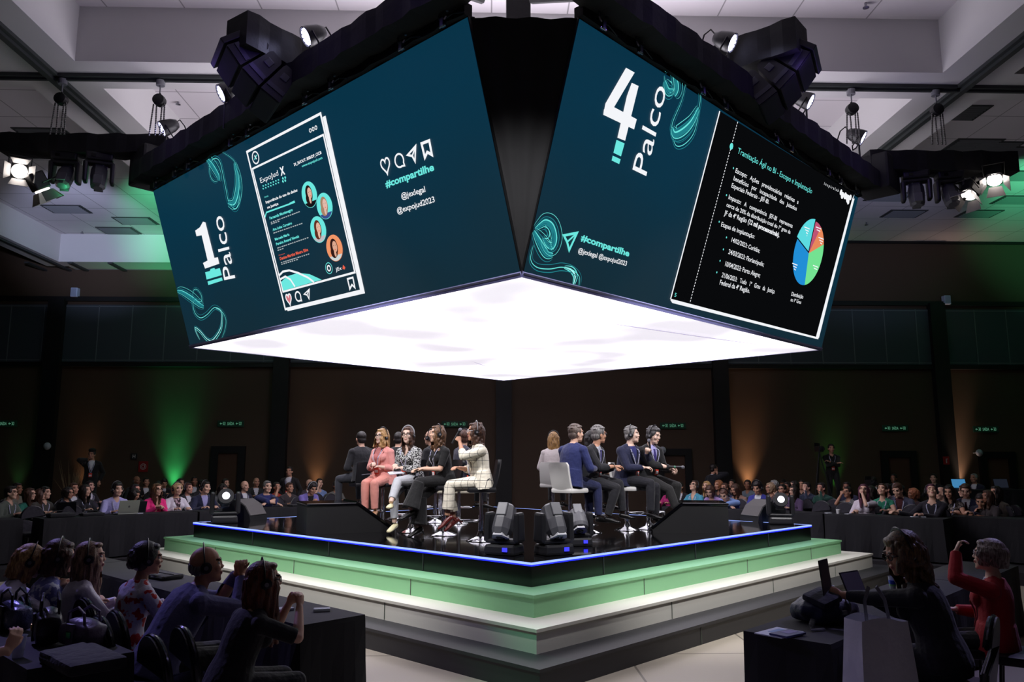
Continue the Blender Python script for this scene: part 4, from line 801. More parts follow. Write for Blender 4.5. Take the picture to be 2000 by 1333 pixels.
# ------------------------------------------------------------------ people
V = Vector
def ik(S, T, a, b, pole):
    d = T - S; Lg = max(.12, min(d.length, (a + b) * .998)); dr = d.normalized(); x = (a * a - b * b + Lg * Lg) / (2 * Lg); h = math.sqrt(max(0, a * a - x * x))
    p = V(pole); p = p - dr * p.dot(dr); p = p.normalized() if p.length > 1e-5 else dr.orthogonal().normalized()
    return S + dr * x + p * h, S + dr * Lg
RM = [(-.11, .10, .095), (-.05, .165, .125), (.05, .165, .12), (.15, .152, .108), (.25, .158, .108), (.34, .175, .115), (.41, .172, .102), (.46, .135, .08), (.50, .07, .062), (.525, .055, .055)]
RF = [(-.11, .10, .10), (-.05, .172, .128), (.05, .170, .115), (.15, .132, .095), (.25, .140, .10), (.34, .152, .105), (.40, .150, .09), (.44, .118, .07), (.48, .058, .055), (.505, .047, .048)]
class Fig:
    def __init__(s, P):
        s.P = P; g = P.get; s.f = g('sex', 'm') == 'f'; s.vx = g('vx', .007); fat = g('fat', 1.0); s.hi = s.vx < .0085
        s.rings = [(t, a * (1 + (fat - 1) * (.4 if t > .3 else 1)), b * (1 + (fat - 1) * (.6 if t > .3 else 1.3))) for t, a, b in (RF if s.f else RM)]
        s.hip = V(g('hip', (0, 0, .81))); lean, bend, side, tw = R(g('lean', 5)), R(g('bend', 8)), R(g('side', 0)), R(g('twist', 0))
        s.base = Matrix.Rotation(tw, 3, 'Z')
        def dirv(t):
            k = max(0, min(1, (t + .1) / .6)); a = lean + bend * k; v = V((math.sin(side) * k, math.sin(a), math.cos(a))); return Matrix.Rotation(tw * k, 3, 'Z') @ v
        s.sp = {}; p = s.hip.copy(); ts = [x / 40 for x in range(-6, 23)]; i0 = ts.index(0.0)
        pts = [None] * len(ts); pts[i0] = s.hip.copy()
        for i in range(i0 + 1, len(ts)): pts[i] = pts[i - 1] + dirv(ts[i]) * .025
        for i in range(i0 - 1, -1, -1): pts[i] = pts[i + 1] - dirv(ts[i]) * .025
        s.ts, s.pts, s.dirv, s.tw = ts, pts, dirv, tw
        s.nb = s.at(.50 if not s.f else .48)
        hy, hp, hr_ = [R(v) for v in g('head', (0, 0, 0))]
        s.hs = g('hscale', 1.08) * (1.0 if not s.f else .96)
        s.H = Matrix.Rotation(hy, 3, 'Z') @ Matrix.Rotation(hp, 3, 'X') @ Matrix.Rotation(hr_, 3, 'Y')
        nd = (dirv(.5) * .6 + V((0, 0, .6)) + s.H @ V((0, .25 - .3 * math.sin(hp), 0))).normalized()
        s.hc = s.nb + nd * .092 + s.H @ V((0, .015, .075)); s.neck_top = s.nb + nd * .11
        sw = .178 if not s.f else .155; tsh = .405 if not s.f else .385
        s.sho = [s.at(tsh) + s.sidev(tsh) * (k * sw) for k in (-1, 1)]
        hl, hr2 = V(g('hl', (-.12, .28, .90))), V(g('hr', (.12, .28, .90)))
        au, af = (.285, .255) if not s.f else (.262, .235)
        s.elb = []; s.wri = []
        for k, (S_, T_) in enumerate(zip(s.sho, (hl, hr2))):
            pl = g('pl' if k == 0 else 'pr', ((-.6 if k == 0 else .6), -.5, -.6)); e, w_ = ik(S_, T_, au, af, pl); s.elb.append(e); s.wri.append(w_)
        s.hj = [s.hip + s.sidev(0) * (k * .088) + V((0, .02, -.03)) for k in (-1, 1)]
        s.kn = []; s.an = []; hz = s.hip.z
        for k in (0, 1):
            T_ = V(g('al' if k == 0 else 'ar', ((-.11 if k == 0 else .11), .42, hz - .46))); e, a_ = ik(s.hj[k], T_, .43 if not s.f else .41, .42 if not s.f else .40, g('kl' if k == 0 else 'kr', (0, 1, .8))); s.kn.append(e); s.an.append(a_)
        s.foot = [V(g('fl', (-.15, 1, -.1))).normalized(), V(g('fr', (.15, 1, -.1))).normalized()]
    def at(s, t):
        t = max(s.ts[0], min(s.ts[-1], t)); x = (t - s.ts[0]) / .025; i = min(int(x), len(s.pts) - 2); return s.pts[i].lerp(s.pts[i + 1], x - i)
    def sidev(s, t): k = max(0, min(1, (t + .1) / .6)); return Matrix.Rotation(s.tw * k, 3, 'Z') @ V((1, 0, 0))
    def front(s, t): return s.dirv(t).cross(s.sidev(t)).normalized() * -1 if s.dirv(t).cross(s.sidev(t)).y < 0 and abs(s.tw) < 1.2 else s.dirv(t).cross(s.sidev(t)).normalized()
    def dims(s, t):
        r = s.rings
        for i in range(len(r) - 1):
            if r[i][0] <= t <= r[i + 1][0]: k = (t - r[i][0]) / (r[i + 1][0] - r[i][0]); return r[i][1] * (1 - k) + r[i + 1][1] * k, r[i][2] * (1 - k) + r[i + 1][2] * k
        return r[-1][1:] if t > 0 else r[0][1:]
    def fp(s, t, sd, out=.02):
        a, b = s.dims(t); a += .014; y = (b + .006) * math.sqrt(max(.05, 1 - (sd / a) ** 2)); bust = .035 * math.exp(-((t - .31) / .07) ** 2) if s.f else 0
        return s.at(t) + s.sidev(t) * sd + s.front(t) * (y + out + bust)
    def torso(s, mb, t0, t1, inf=0, infb=None):
        infb = inf if infb is None else infb
        tt = list(np.linspace(t0, t1, max(3, int((t1 - t0) / .034))))
        mb.loft([s.at(t) for t in tt], [(s.dims(t)[0] + inf, s.dims(t)[1] + infb) for t in tt], 20, side=s.sidev(.2))
        if s.f and t1 > .36:
            for k in (-1, 1): mb.ell(s.at(.315) + s.sidev(.315) * (k * .068) + s.front(.315) * (s.dims(.315)[1] - .01), (.058 + inf, .05 + inf, .056 + inf), 8, 12)
    def arm(s, mb, k, frac=1.0, inf=0):
        S_, E, W_ = s.sho[k], s.elb[k], s.wri[k]; sc = 1.0 if not s.f else .88; fr = frac * 2
        mb.ell(S_, ((.062 * sc + inf),) * 3, 10, 12); rt = s.at(.38) + s.sidev(.4) * ((-1, 1)[k] * .08)
        mb.loft([rt, S_], [.062 * sc + inf, .058 * sc + inf], 12); tp = s.at(.475 if not s.f else .45) + s.sidev(.45) * ((-1, 1)[k] * .035); mb.loft([tp, tp.lerp(S_, .5) + s.dirv(.4) * .002, S_ + s.dirv(.4) * .004], [.05 * sc + inf * .8, .054 * sc + inf * .8, .052 * sc + inf * .8], 12)
        e_ = E if fr >= 1 else S_.lerp(E, fr)
        mb.loft([S_, S_.lerp(e_, .5), e_], [.058 * sc + inf, .051 * sc + inf, (.043 * sc if fr >= 1 else .047 * sc) + inf * 1.2], 12)
        if fr > 1:
            mb.ell(E, (.043 * sc + inf * 1.2,) * 3, 8, 10); w_ = E.lerp(W_, min(1, fr - 1) if fr < 2 else 1.0)
            r1 = .041 * sc + inf * 1.1; r2 = (.041 + (.027 - .041) * min(1, fr - 1)) * sc + inf * 1.0
            mb.loft([E, E.lerp(w_, .3), w_], [r1, r1 * 1.02, r2], 12)
    def hand(s, mb, k):
        g = s.P.get; W_ = s.wri[k]; d = V(g('dl' if k == 0 else 'dr', tuple(W_ - s.elb[k]))).normalized(); n = V(g('nl' if k == 0 else 'nr', (0, 0, -1)))
        n = (n - d * n.dot(d)).normalized(); a = d.cross(n) * (1 if k == 0 else -1)    # a points to the thumb side
        cu = R(g('cl' if k == 0 else 'cr', 28)); sc = (1.0 if not s.f else .9) * g('handscale', 1.0)
        fr_ = .0085 * sc if s.hi else .0115
        mb.loft([W_ - d * .03, W_ + d * .01, W_ + d * .05 * sc, W_ + d * .092 * sc], [(.024 * sc, .018 * sc), (.028 * sc, .018 * sc), (.041 * sc, .016 * sc), (.038 * sc, .013 * sc)], 12, side=a)
        for i, (off, ln) in enumerate(((.031, .075), (.0105, .084), (-.0105, .078), (-.031, .062))):
            p0 = W_ + d * (.085 * sc) + a * off * sc; c1 = cu * (1 + .12 * i); d1 = (d * math.cos(c1) + n * math.sin(c1) + a * off * 1.6).normalized(); p1 = p0 + d1 * ln * .5 * sc
            c2 = c1 + cu * 1.1; d2 = (d * math.cos(c2) + n * math.sin(c2) + a * off * 1.2).normalized(); p2 = p1 + d2 * ln * .32 * sc; c3 = c2 + cu * .5; d3 = d * math.cos(c3) + n * math.sin(c3); p3 = p2 + d3 * ln * .22 * sc
            mb.loft([p0 - d * .02, p0, p1, p2, p3, p3 + d3 * .005], [fr_ * 1.1, fr_ * 1.1, fr_, fr_ * .95, fr_ * .8, fr_ * .4], 8)
        t0 = W_ + d * .025 * sc + a * .022 * sc; td = (d * .72 + a * .62 + n * .35).normalized(); t1 = t0 + td * .045 * sc; td2 = (d * .9 + a * .15 + n * .4).normalized(); t2 = t1 + td2 * .034 * sc
        mb.loft([t0, t1, t2, t2 + td2 * .008], [fr_ * 1.6, fr_ * 1.15, fr_ * .95, fr_ * .4], 8)
    def leg(s, mb, k, inf=0, frac=1.0, wide=0):
        Hh, K, A = s.hj[k], s.kn[k], s.an[k]; sc = .97 if s.f else 1
        mb.ell(Hh, ((.092 * sc + inf),) * 3, 10, 12); mb.loft([Hh, Hh.lerp(K, .35), Hh.lerp(K, .75), K], [.09 * sc + inf, .084 * sc + inf, .066 * sc + inf, .058 * sc + inf * 1.2], 14)
        mb.ell(K, ((.057 * sc + inf * 1.2),) * 3, 8, 10); e = K.lerp(A, frac)
        mb.loft([K, K.lerp(e, .3), K.lerp(e, .7), e], [.055 * sc + inf * 1.2, .058 * sc + inf + wide * .3, .044 * sc + inf * 1.3 + wide * .7, .034 * sc + inf * 1.6 + wide], 14)
    def footm(s, mb, k, inf=0, heel=False):
        A, d = s.an[k], s.foot[k]; up = V((0, 0, 1)); up = (up - d * up.dot(d)).normalized(); sd = d.cross(up); b = A - up * .045
        mb.loft([b - d * .055, b - d * .03 - up * .005, b + d * .06 - up * .012, b + d * .13 - up * .022, b + d * .175 - up * .026, b + d * .2 - up * .028], [(.018 + inf, .02 + inf), (.034 + inf, .034 + inf), (.038 + inf, .03 + inf), (.044 + inf, .02 + inf), (.036 + inf, .014 + inf), (.014 + inf, .008 + inf)], 12, side=sd)
        if heel: mb.loft([b - d * .04, b - d * .045 - up * .095], [.02, .008], 8)
    def headm(s, mb):
        c, H, q_ = s.hc, s.H, s.hs
        def e(p, r): mb.T = Matrix.Translation(c) @ H.to_4x4() @ Matrix.Scale(q_, 4); mb.ell(p, r, 12, 16); mb.T = Matrix.Identity(4)
        e((0, -.012, .03), (.076, .096, .092)); e((0, .022, -.02), (.064, .068, .088)); e((0, .04, -.078), (.046 if s.f else .052, .046, .036)); e((0, .068, -.098), (.022, .018, .018))
        for k in (-1, 1):
            e((k * .040, .066, -.022), (.024, .022, .024)); e((k * .078, -.004, -.012), (.010, .02, .034)); e((k * .03, .083, .030), (.026, .012, .010))
        e((0, .086, .002), (.009, .013, .028)); e((0, .095, -.019), (.013, .014, .011)); e((-.011, .094, -.025), (.009, .01, .008)); e((.011, .094, -.025), (.009, .01, .008))
        e((0, .088, -.052), (.022, .010, .007)); e((0, .086, -.064), (.019, .010, .007)); e((0, .01, -.075), (.05, .055, .04))
        mb.loft([s.nb - s.dirv(.5) * .05, s.nb + s.dirv(.5) * .02, s.neck_top + H @ V((0, -.01, .01)), c + H @ V((0, -.02, -.03))], [(.062, .06), (.055, .056) if not s.f else (.046, .048), (.053, .056) if not s.f else (.045, .05), (.05, .055)], 14)
    def body(s):
        mb = MB(); s.torso(mb, -.11, .52); s.headm(mb)
        for k in (0, 1): s.arm(mb, k); s.hand(mb, k); s.leg(mb, k); s.footm(mb, k)
        me = remesh(mb, 'body', s.vx); n = len(me.polygons); c = np.empty(n * 3, np.float32); me.polygons.foreach_get('center', c); c = c.reshape(-1, 3)
        Hi = np.array((s.H.transposed())); L_ = (c - np.array(s.hc)) @ Hi.T / s.hs; x, y, z = np.abs(L_[:, 0]), L_[:, 1], L_[:, 2]
        mi = np.zeros(n, np.int32); mi[(x < .019) & (y > .07) & (z < -.050) & (z > -.066)] = 1
        mi[(x > .014) & (x < .052) & (y > .055) & (np.abs(z - .033 - .12 * (.033 - x)) < (.0048 if s.hi else .007))] = 2
        if not s.hi: mi[(x > .02) & (x < .042) & (y > .055) & (np.abs(z - .006) < .007)] = 2
        me.polygons.foreach_set('material_index', mi); return me
    def top(s):
        P = s.P; kind = P.get('top', 'jacket'); inf = {'jacket': .020, 'shirt': .013, 'tee': .012, 'blouse': .018}[kind]; mb = MB()
        t1 = P.get('neckline', (.50 if not s.f else .475) if kind != 'tee' else .44); s.torso(mb, P.get('hem', -.11 if kind == 'jacket' else -.06), t1, inf)
        if kind == 'jacket': mb.loft([s.at(-.12), s.at(-.02), s.at(.12)], [(s.dims(0)[0] + .045, s.dims(0)[1] + .04), (s.dims(0)[0] + .03, s.dims(0)[1] + .028), (s.dims(.1)[0] + .02, s.dims(.1)[1] + .02)], 20, side=s.sidev(0))
        for k in (0, 1): s.arm(mb, k, P.get('sleeve', .97), inf * .85)
        if kind in ('jacket', 'shirt'):                    # collar
            nb = s.at(.49 if not s.f else .465); mb.loft([nb - s.dirv(.5) * .045, nb + s.dirv(.5) * (.012)], [(.092, .082), (.070, .068)] if not s.f else [(.08, .072), (.06, .058)], 16, side=s.sidev(.4))
        me = remesh(mb, 'top', s.vx * 1.1)
        vd = P.get('vee', .26 if kind == 'jacket' else .06); nb, up, sd, fr = np.array(s.nb), np.array(s.dirv(.4)), np.array(s.sidev(.45)), np.array(s.front(.4))
        hw = P.get('veew', .075 if kind == 'jacket' else .05)
        def mask(c):
            d = c - nb; h = -(d @ up); sx = np.abs(d @ sd); f = d @ fr
            k1 = (f > .0) & (h < vd) & (h > -.12) & (sx < hw * (1 - np.clip(h, 0, vd) / vd) ** .8 + .004)
            return k1
        if vd > 0: cutfaces(me, mask)
        return me
    def shirt(s):
        mb = MB(); s.torso(mb, -.08, .475 if s.f else .50, .008)
        if s.P.get('collar', not s.f): mb.loft([s.nb - s.dirv(.5) * .05, s.nb + s.dirv(.5) * .022], [(.07, .068), (.061, .062)], 14, side=s.sidev(.4))
        return remesh(mb, 'shirt', s.vx * 1.2)
    def bottoms(s):
        P = s.P; mb = MB(); s.torso(mb, -.11, P.get('waist', .10), .012)
        for k in (0, 1): s.leg(mb, k, .010, P.get('trouser', .97), P.get('wide', .006))
        if P.get('skirt'):
            K = (s.kn[0] + s.kn[1]) / 2; mb.loft([s.hip, s.hip.lerp(K, .5), K, K + (K - s.hip).normalized() * .03], [(.18, .12), (.17, .11), (.15, .08), (.14, .075)], 16, side=(1, 0, 0))
        if s.P.get('widefall'):
            for k in (0, 1): K, A = s.kn[k], s.an[k]; mb.loft([K, K.lerp(A, .5), K.lerp(A, .93)], [(.085, .08), (.115, .10), (.15, .12)], 16)
        return remesh(mb, 'bottoms', s.vx * 1.1)
    def hair(s):
        P = s.P; st = P.get('hair', 'short'); mb = MB(); Mx = Matrix.Translation(s.hc) @ s.H.to_4x4() @ Matrix.Scale(s.hs, 4); mb.T = Mx; rr = random.Random(P.get('seed', 3)); vol = P.get('vol', 0)
        if st == 'bald':
            for a in np.linspace(R(172), R(368), 13): mb.ell((.074 * math.cos(a), -.01 + .092 * math.sin(a), -.012 + .012 * math.sin(a * 3)), (.016, .016, .036), 6, 8)
            vx = s.vx
        else:
            mb.ell((0, -.022 - vol * .3, .042 + vol * .3), (.083 + vol, .098 + vol, .088 + vol), 12, 16)
            mb.ell((0, -.05, -.02), (.074 + vol, .062 + vol, .07), 10, 14)
            for k in (-1, 1): mb.ell((k * .066, -.005, .03), (.020 + vol * .5, .05, .046), 8, 10)
            mb.ell((P.get('quiff', .0) , .045, .092), (.055 + vol, .038, .022 + vol * .5), 8, 12)
            if st == 'short' and s.hi:
                for i in range(60):
                    a = rr.uniform(0, 6.28); b_ = rr.uniform(.05, 1.25); d = V((math.sin(b_) * math.cos(a), math.sin(b_) * math.sin(a), math.cos(b_)))
                    if d.y > .62 and d.z < .5: continue
                    p = V((d.x * (.083 + vol), d.y * (.098 + vol) - .022, d.z * (.088 + vol) + .042)); mb.ell(p, (.016, .016, .010), 5, 6)
            if st in ('long', 'bob', 'curly', 'wavy', 'tied'):
                Ln = P.get('len', .30); n = 26 if s.hi else 14; mb2 = mb
                for i in range(n):
                    a = R(38) + (R(322) - R(38)) * (i / (n - 1)); x, y = math.sin(a), math.cos(a)        # a=0 is the face
                    if st == 'tied' and abs(math.degrees(a) - 180) > 50: continue
                    ln = Ln * (1 - .10 * rr.random()); k_side = 1 - abs(math.cos(a)) ; pts = []; rs = []; m = 9; wav = P.get('wave', .006); ph = rr.uniform(0, 6)
                    for j in range(m):
                        k = j / (m - 1); z = .075 - ln * k - .02 * k; rr0 = (.080 + vol) if k < .35 else (.080 + vol) - (k - .35) * P.get('taper', .03)
                        rad = rr0 * (.5 + .5 * min(1, k * 5 + .3)); yy = y * (rad + .012) - .018 - (.03 * k if y < 0 else -.0) + (.012 * k if y > 0 else 0)
                        pts.append((x * rad + wav * math.sin(ph + j * 1.5), yy + wav * math.cos(ph + j * 1.9), z)); rs.append((.021 if s.hi else .026) * (1 - .45 * k ** 2) * (1 + .1 * math.sin(j * 2 + ph)))
                    mb2.loft(pts, rs, 8)
                if st in ('curly', 'wavy'):
                    for i in range(int(90 if s.hi else 40)):
                        a = rr.uniform(R(45), R(315)); k = rr.random(); z = .11 - (Ln + .06) * k; rad = .082 + vol + .012 * rr.random() - (.03 if z > .08 else 0)
                        mb.ell((math.sin(a) * rad, math.cos(a) * rad - .02 - .02 * k, z), (.017, .017, .022), 5, 7)
                if st == 'tied': mb.ell((0, -.115, -.03), (.034, .04, .034), 8, 10)
            if st == 'bun': mb.ell((0, -.09, .10), (.042, .042, .04), 8, 12)
            if st == 'cap': pass
            vx = s.vx
        me = remesh(mb, 'hair', max(.0055, vx * .9) if s.hi else vx, smooth_it=2 if s.hi else 1)
        c0, Hi = np.array(s.hc), np.array(s.H.transposed())
        def mask(c):                                          # keep the face clear
            L_ = (c - c0) @ Hi.T / s.hs; return (np.abs(L_[:, 0]) < .058 - np.clip(L_[:, 2] - .02, 0, 1) * .25) & (L_[:, 1] > .035) & (L_[:, 2] < .068) & (L_[:, 2] > -.16) 
        if st != 'bald': cutfaces(me, mask)
        return me
LIPS = M('lips', (176, 104, 98), .5); BROW = M('brow_dark', (48, 34, 28), .7)
def skinm(v='light'):
    c = {'light': (222, 178, 154), 'mid': (198, 148, 122), 'dark': (150, 104, 80), 'pale': (232, 196, 178)}[v]
    m = M('skin_' + v, c, .5, spec=.35, var=.06, vscale=12)
    return m
EYE = MB()
EYE.ell((0, 0, 0), (.0115, .0115, .0115), 8, 12); EYE.mi = [0] * len(EYE.f); EYE.m = 1; EYE.ell((0, .0045, 0), (.0058, .0078, .0058), 8, 10); EYE_ME = EYE.mesh('eye'); EYE_ME.materials.append(M('eye_white', (225, 222, 220), .2)); EYE_ME.materials.append(M('iris_dark', (34, 22, 18), .15)); EYE_ME.polygons.foreach_set('use_smooth', [True] * len(EYE_ME.polygons))
def headgear(F, root, P):
    Mx = Matrix.Translation(F.hc) @ F.H.to_4x4() @ Matrix.Scale(F.hs, 4); vol = P.get('vol', 0)
    if P.get('headset'):
        mb = MB(); mb.T = Mx; r = .094 + vol
        mb.loft([(r * math.sin(a), -.012 + P.get('band', 0), .028 + (r + .022) * math.cos(a)) for a in np.linspace(-1.75, 1.75, 17)], [(.005, .010)] * 17, 8, side=(0, 1, 0))
        h = mb.build('headset', P.get('bandmat', M('headset_black', (22, 22, 28), .3)), root, True)
        for k in (-1, 1):
            mb = MB(); mb.T = Mx @ Matrix.Translation((k * (.088 + vol * .6), -.004, -.008)) @ Matrix.Rotation(R(90), 4, 'Y'); mb.lathe((0, 0, 0), [(.02, -.016), (.036, -.012), (.036, .008), (.024, .016)], 18); mb.build('ear_cushion', M('cushion_black', (18, 18, 22), .5), h, True)
            mb = MB(); mb.T = Mx @ Matrix.Translation((k * (.107 + vol * .6), -.004, -.008)) @ Matrix.Rotation(R(90), 4, 'Y'); mb.lathe((0, 0, 0), [(.014, -.003), (.014, .003)], 14); mb.build('ear_disc', GREYP, h)
    if P.get('glasses'):
        gm = M('glasses_frame_%s' % P['glasses'], {'black': (20, 18, 20), 'white': (220, 220, 225), 'brown': (70, 42, 30)}[P['glasses']], .3); mb = MB(); mb.T = Mx
        for k in (-1, 1):
            mb.loft([(k * .032 + .024 * math.cos(a), .098 - abs(.024 * math.cos(a) * k + .0) * .15, .006 + .018 * math.sin(a)) for a in np.linspace(0, 6.283, 17)], .0028, 6)
            mb.loft([(k * .056, .094, .012), (k * .078, .06, .012), (k * .082, 0, .004)], .0026, 6)
        mb.loft([(-.009, .101, .010), (.009, .101, .010)], .0028, 6); mb.build('glasses', gm, root)
    if F.hi and not P.get('noeyes'):
        for k in (-1, 1):
            o = obj('eye', EYE_ME, root); o.matrix_local = Mx @ Matrix.Translation((k * .031, .0725, .008))
def lanyard(F, root, P):
    out = .034 if P.get('top') == 'jacket' else .021; tl = P.get('lan_t', .14)
    st = cloth('lanyard_ribbon', (236, 236, 240), 'stripe', (60, 66, 150), .9); L_ = []
    for k in (-1, 1):
        mb = MB(); tt = [(.475, .075), (.44, .082), (.38, .072), (.31, .05), (.24, .028), (tl + .03, .008)]
        pts = [F.at(.49) + F.sidev(.45) * (k * .068) + F.front(.45) * -.05 + F.dirv(.45) * .0] + [F.fp(min(t, .455 if not F.f else .43), k * s_, out) for t, s_ in tt]
        mb.loft(pts, [(.0085, .0018)] * len(pts), 6, side=F.sidev(.4)); mb.build('lanyard', st, root)
    c = F.fp(tl - .03, 0, out + .012); Mx = Matrix.Translation(c) @ Matrix((F.sidev(tl), F.front(tl), F.dirv(tl))).transposed().to_4x4()
    mb = MB(); mb.T = Mx; mb.box((0, 0, 0), (.088, .006, .11), bev=.002); b = mb.build('badge', M('badge_orange', (226, 78, 60), .4), root)
    mb = MB(); mb.T = Mx; mb.box((0, .004, -.012), (.066, .003, .045)); mb.build('badge_card', M('badge_white', (236, 236, 236), .5), b)
def dress(F, root, P, meshes=None):
    """puts the meshes of a figure under its root; with meshes given they are shared"""
    m = meshes if meshes is not None else {}
    if 'body' not in m:
        m['body'] = F.body(); m['top'] = F.top(); m['bottoms'] = F.bottoms()
        if P.get('shirt'): m['shirt'] = F.shirt()
        if P.get('hair', 'short') != 'none': m['hair'] = F.hair()
    def put(name, me, mats):
        if not me.materials:
            for x in mats: me.materials.append(None)
        o = obj(name, me, root)
        for i, x in enumerate(mats): o.material_slots[i].link = 'OBJECT'; o.material_slots[i].material = x
        return o
    put('body', m['body'], [skinm(P.get('skin', 'light')), P.get('lips', LIPS), P.get('brow', BROW)])
    put({'jacket': 'jacket', 'shirt': 'shirt', 'tee': 'shirt', 'blouse': 'blouse'}[P.get('top', 'jacket')], m['top'], [P['topm']])
    if 'shirt' in m: put('undershirt', m['shirt'], [P['shirt']])
    put('trousers' if not P.get('skirt') else 'skirt', m['bottoms'], [P.get('botm', cloth('black_trousers', (18, 18, 22)))])
    if 'hair' in m: put('hair', m['hair'], [P.get('hairm', hairmat('hair_brown', (44, 28, 22)))])
    return m
def person(loc, rz, label, group=None, scale=None, **P):
    root = thing('person', label, 'person', loc, rz, group, scale=scale); F = Fig(P); dress(F, root, P); headgear(F, root, P)
    if P.get('lanyard'): lanyard(F, root, P)
    if P.get('top', 'jacket') == 'jacket' and F.hi:
        vd = P.get('vee', .26); hw = P.get('veew', .075)
        for k in (-1, 1):
            t1 = .455 if not F.f else .43; pts = []; n = 6
            for i in range(n): a = i / (n - 1); t = t1 - (vd - .04) * a; pts.append(F.fp(t, k * ((hw + .012) * (1 - a) ** .8 + .006), .030 - .006 * a))
            mb = MB(); mb.loft(pts, [(.014, .004), (.024, .004), (.030, .004), (.026, .004), (.016, .004), (.006, .003)], 8, side=F.sidev(.4)); mb.build('lapel', P['topm'], root, True)
    if P.get('tie'):
        mb = MB(); tt = [.462, .44, .36, .26, .16]; pts = [F.fp(t, 0, .012) for t in tt]; mb.loft(pts, [(.022, .010), (.014, .006), (.026, .005), (.034, .005), (.03, .004)], 8, side=F.sidev(.4)); mb.build('tie', P['tie'], root, True)
    if P.get('shoes', 1):
        for k in (0, 1):
            mb = MB(); F.footm(mb, k, .006, P.get('heel', False)); me = remesh(mb, 'shoe', .007); me.materials.append(P.get('shoem', M('shoe_black', (14, 13, 14), .3))); obj('shoe', me, root)
    if P.get('watch'):
        k = P['watch'] - 1; p = F.wri[k].lerp(F.elb[k], .1); d = (F.elb[k] - F.wri[k]).normalized(); mb = MB(); mb.loft([p - d * .008, p + d * .008], .034, 14); mb.build('wristwatch', M('watch_steel', (200, 190, 170), .25, .9), root)
    root['_f'] = 0; del root['_f']
    return root, F

# ------------------------------------------------------------------ bar stools with or without backrest
def bar_stool(loc, rz, label, m, back=True, group='bar stools on the stage', seat=.70):
    t = thing('bar_stool', label, 'bar stool', loc, rz, group)
    MB().lathe((0, 0, 0), [(.20, 0), (.20, .008), (.15, .03), (.06, .06), (.035, .12), (.03, .16)], 30).build('base', STEEL, t, True)
    mb = MB(); mb.cyl((0, 0, .1), (0, 0, seat - .05), .026).cyl((0, 0, .1), (0, 0, .34), .034); mb.build('pole', STEEL, t, True)
    mb = MB(); mb.loft([(-.03, .03, .26), (-.15, .12, .26), (-.16, .24, .26), (0, .28, .26), (.16, .24, .26), (.15, .12, .26), (.03, .03, .26)], .011, 8); mb.build('footrest', STEEL, t, True)
    mb = MB(); mb.box((0, 0, seat - .03), (.40, .38, .07), bev=.03); mb.build('seat', m, t, True)
    if back:
        vs = []; fs = []; n = 10; mm = 6; th = .035
        for layer in (0, 1):
            for i in range(n + 1):
                a = i / n; z = seat - .03 + a * .40; y = -.19 - .05 * a - layer * th + .04 * (1 - a) ** 3; w_ = .19 - (.03 if i == n else 0)
                for j in range(mm + 1): x = (j / mm * 2 - 1); vs.append((x * w_, y + .03 * x * x, z))
        for layer in (0, 1):
            o_ = layer * (n + 1) * (mm + 1)
            for i in range(n):
                for j in range(mm):
                    a = o_ + i * (mm + 1) + j; f = (a, a + 1, a + mm + 2, a + mm + 1); fs.append(f if layer else f[::-1])
        K = (n + 1) * (mm + 1); ring_ = [j for j in range(mm + 1)] + [i * (mm + 1) + mm for i in range(1, n + 1)] + [n * (mm + 1) + j for j in range(mm - 1, -1, -1)] + [i * (mm + 1) for i in range(n - 1, 0, -1)]
        for i in range(len(ring_)): a, b_ = ring_[i], ring_[(i + 1) % len(ring_)]; fs.append((a, b_, b_ + K, a + K))
        MB().add(vs, fs).build('backrest', m, t, True)
    return t
WLEA = M('white_leatherette', (222, 220, 216), .35, bump=.05, bscale=8); BLEA = M('black_leatherette', (24, 24, 28), .35)
def seatp(px, py): p = W(px, py, Z=SZ); return p
def mic(loc, d, label, ring_=None):
    d = V(d).normalized(); t = thing('microphone', label, 'microphone', loc, 0, 'hand microphones', rot=d.to_track_quat('Z', 'Y').to_euler())
    mb = MB(); mb.lathe((0, 0, 0), [(.011, -.1), (.013, -.09), (.016, .07), (.021, .09)], 16); mb.build('handle', DARKP, t, True)
    MB().ell((0, 0, .112), (.026, .026, .028), 10, 14).build('grille', M('mic_grille', (140, 140, 150), .4, .6, bump=.6, bscale=400), t, True)
    if ring_: MB().cyl((0, 0, -.02), (0, 0, .0), .0175).build('colour_ring', M('mic_ring_%d' % ring_[0], ring_, .4), t)
    return t
HZ = .80
plaid = cloth('plaid_cream', (232, 224, 206), 'plaid', (40, 38, 44), .8); mott = cloth('mottle_bw', (16, 16, 18), 'mottle', (205, 205, 205), .8)
pinkc = cloth('pink_suit', (226, 152, 146)); lt = cloth('light_grey_trousers', (186, 188, 194)); navy = cloth('navy_suit', (26, 30, 62)); royal = cloth('royal_blue_suit', (28, 38, 92)); chal = cloth('charcoal_suit', (24, 24, 31)); wsh = cloth('white_shirt', (222, 224, 232)); lil = cloth('lilac_shirt', (176, 172, 226))
hb = hairmat('hair_dark_brown', (40, 24, 20), (96, 62, 44)); hbl = hairmat('hair_blond', (128, 88, 52), (206, 164, 108)); hk = hairmat('hair_black', (16, 13, 13), (48, 40, 40)); hg = hairmat('hair_grey', (62, 58, 58), (150, 146, 144)); hm = hairmat('hair_brown_ombre', (44, 28, 22), (134, 94, 60)); hrd = hairmat('hair_auburn', (62, 30, 20), (124, 62, 36))
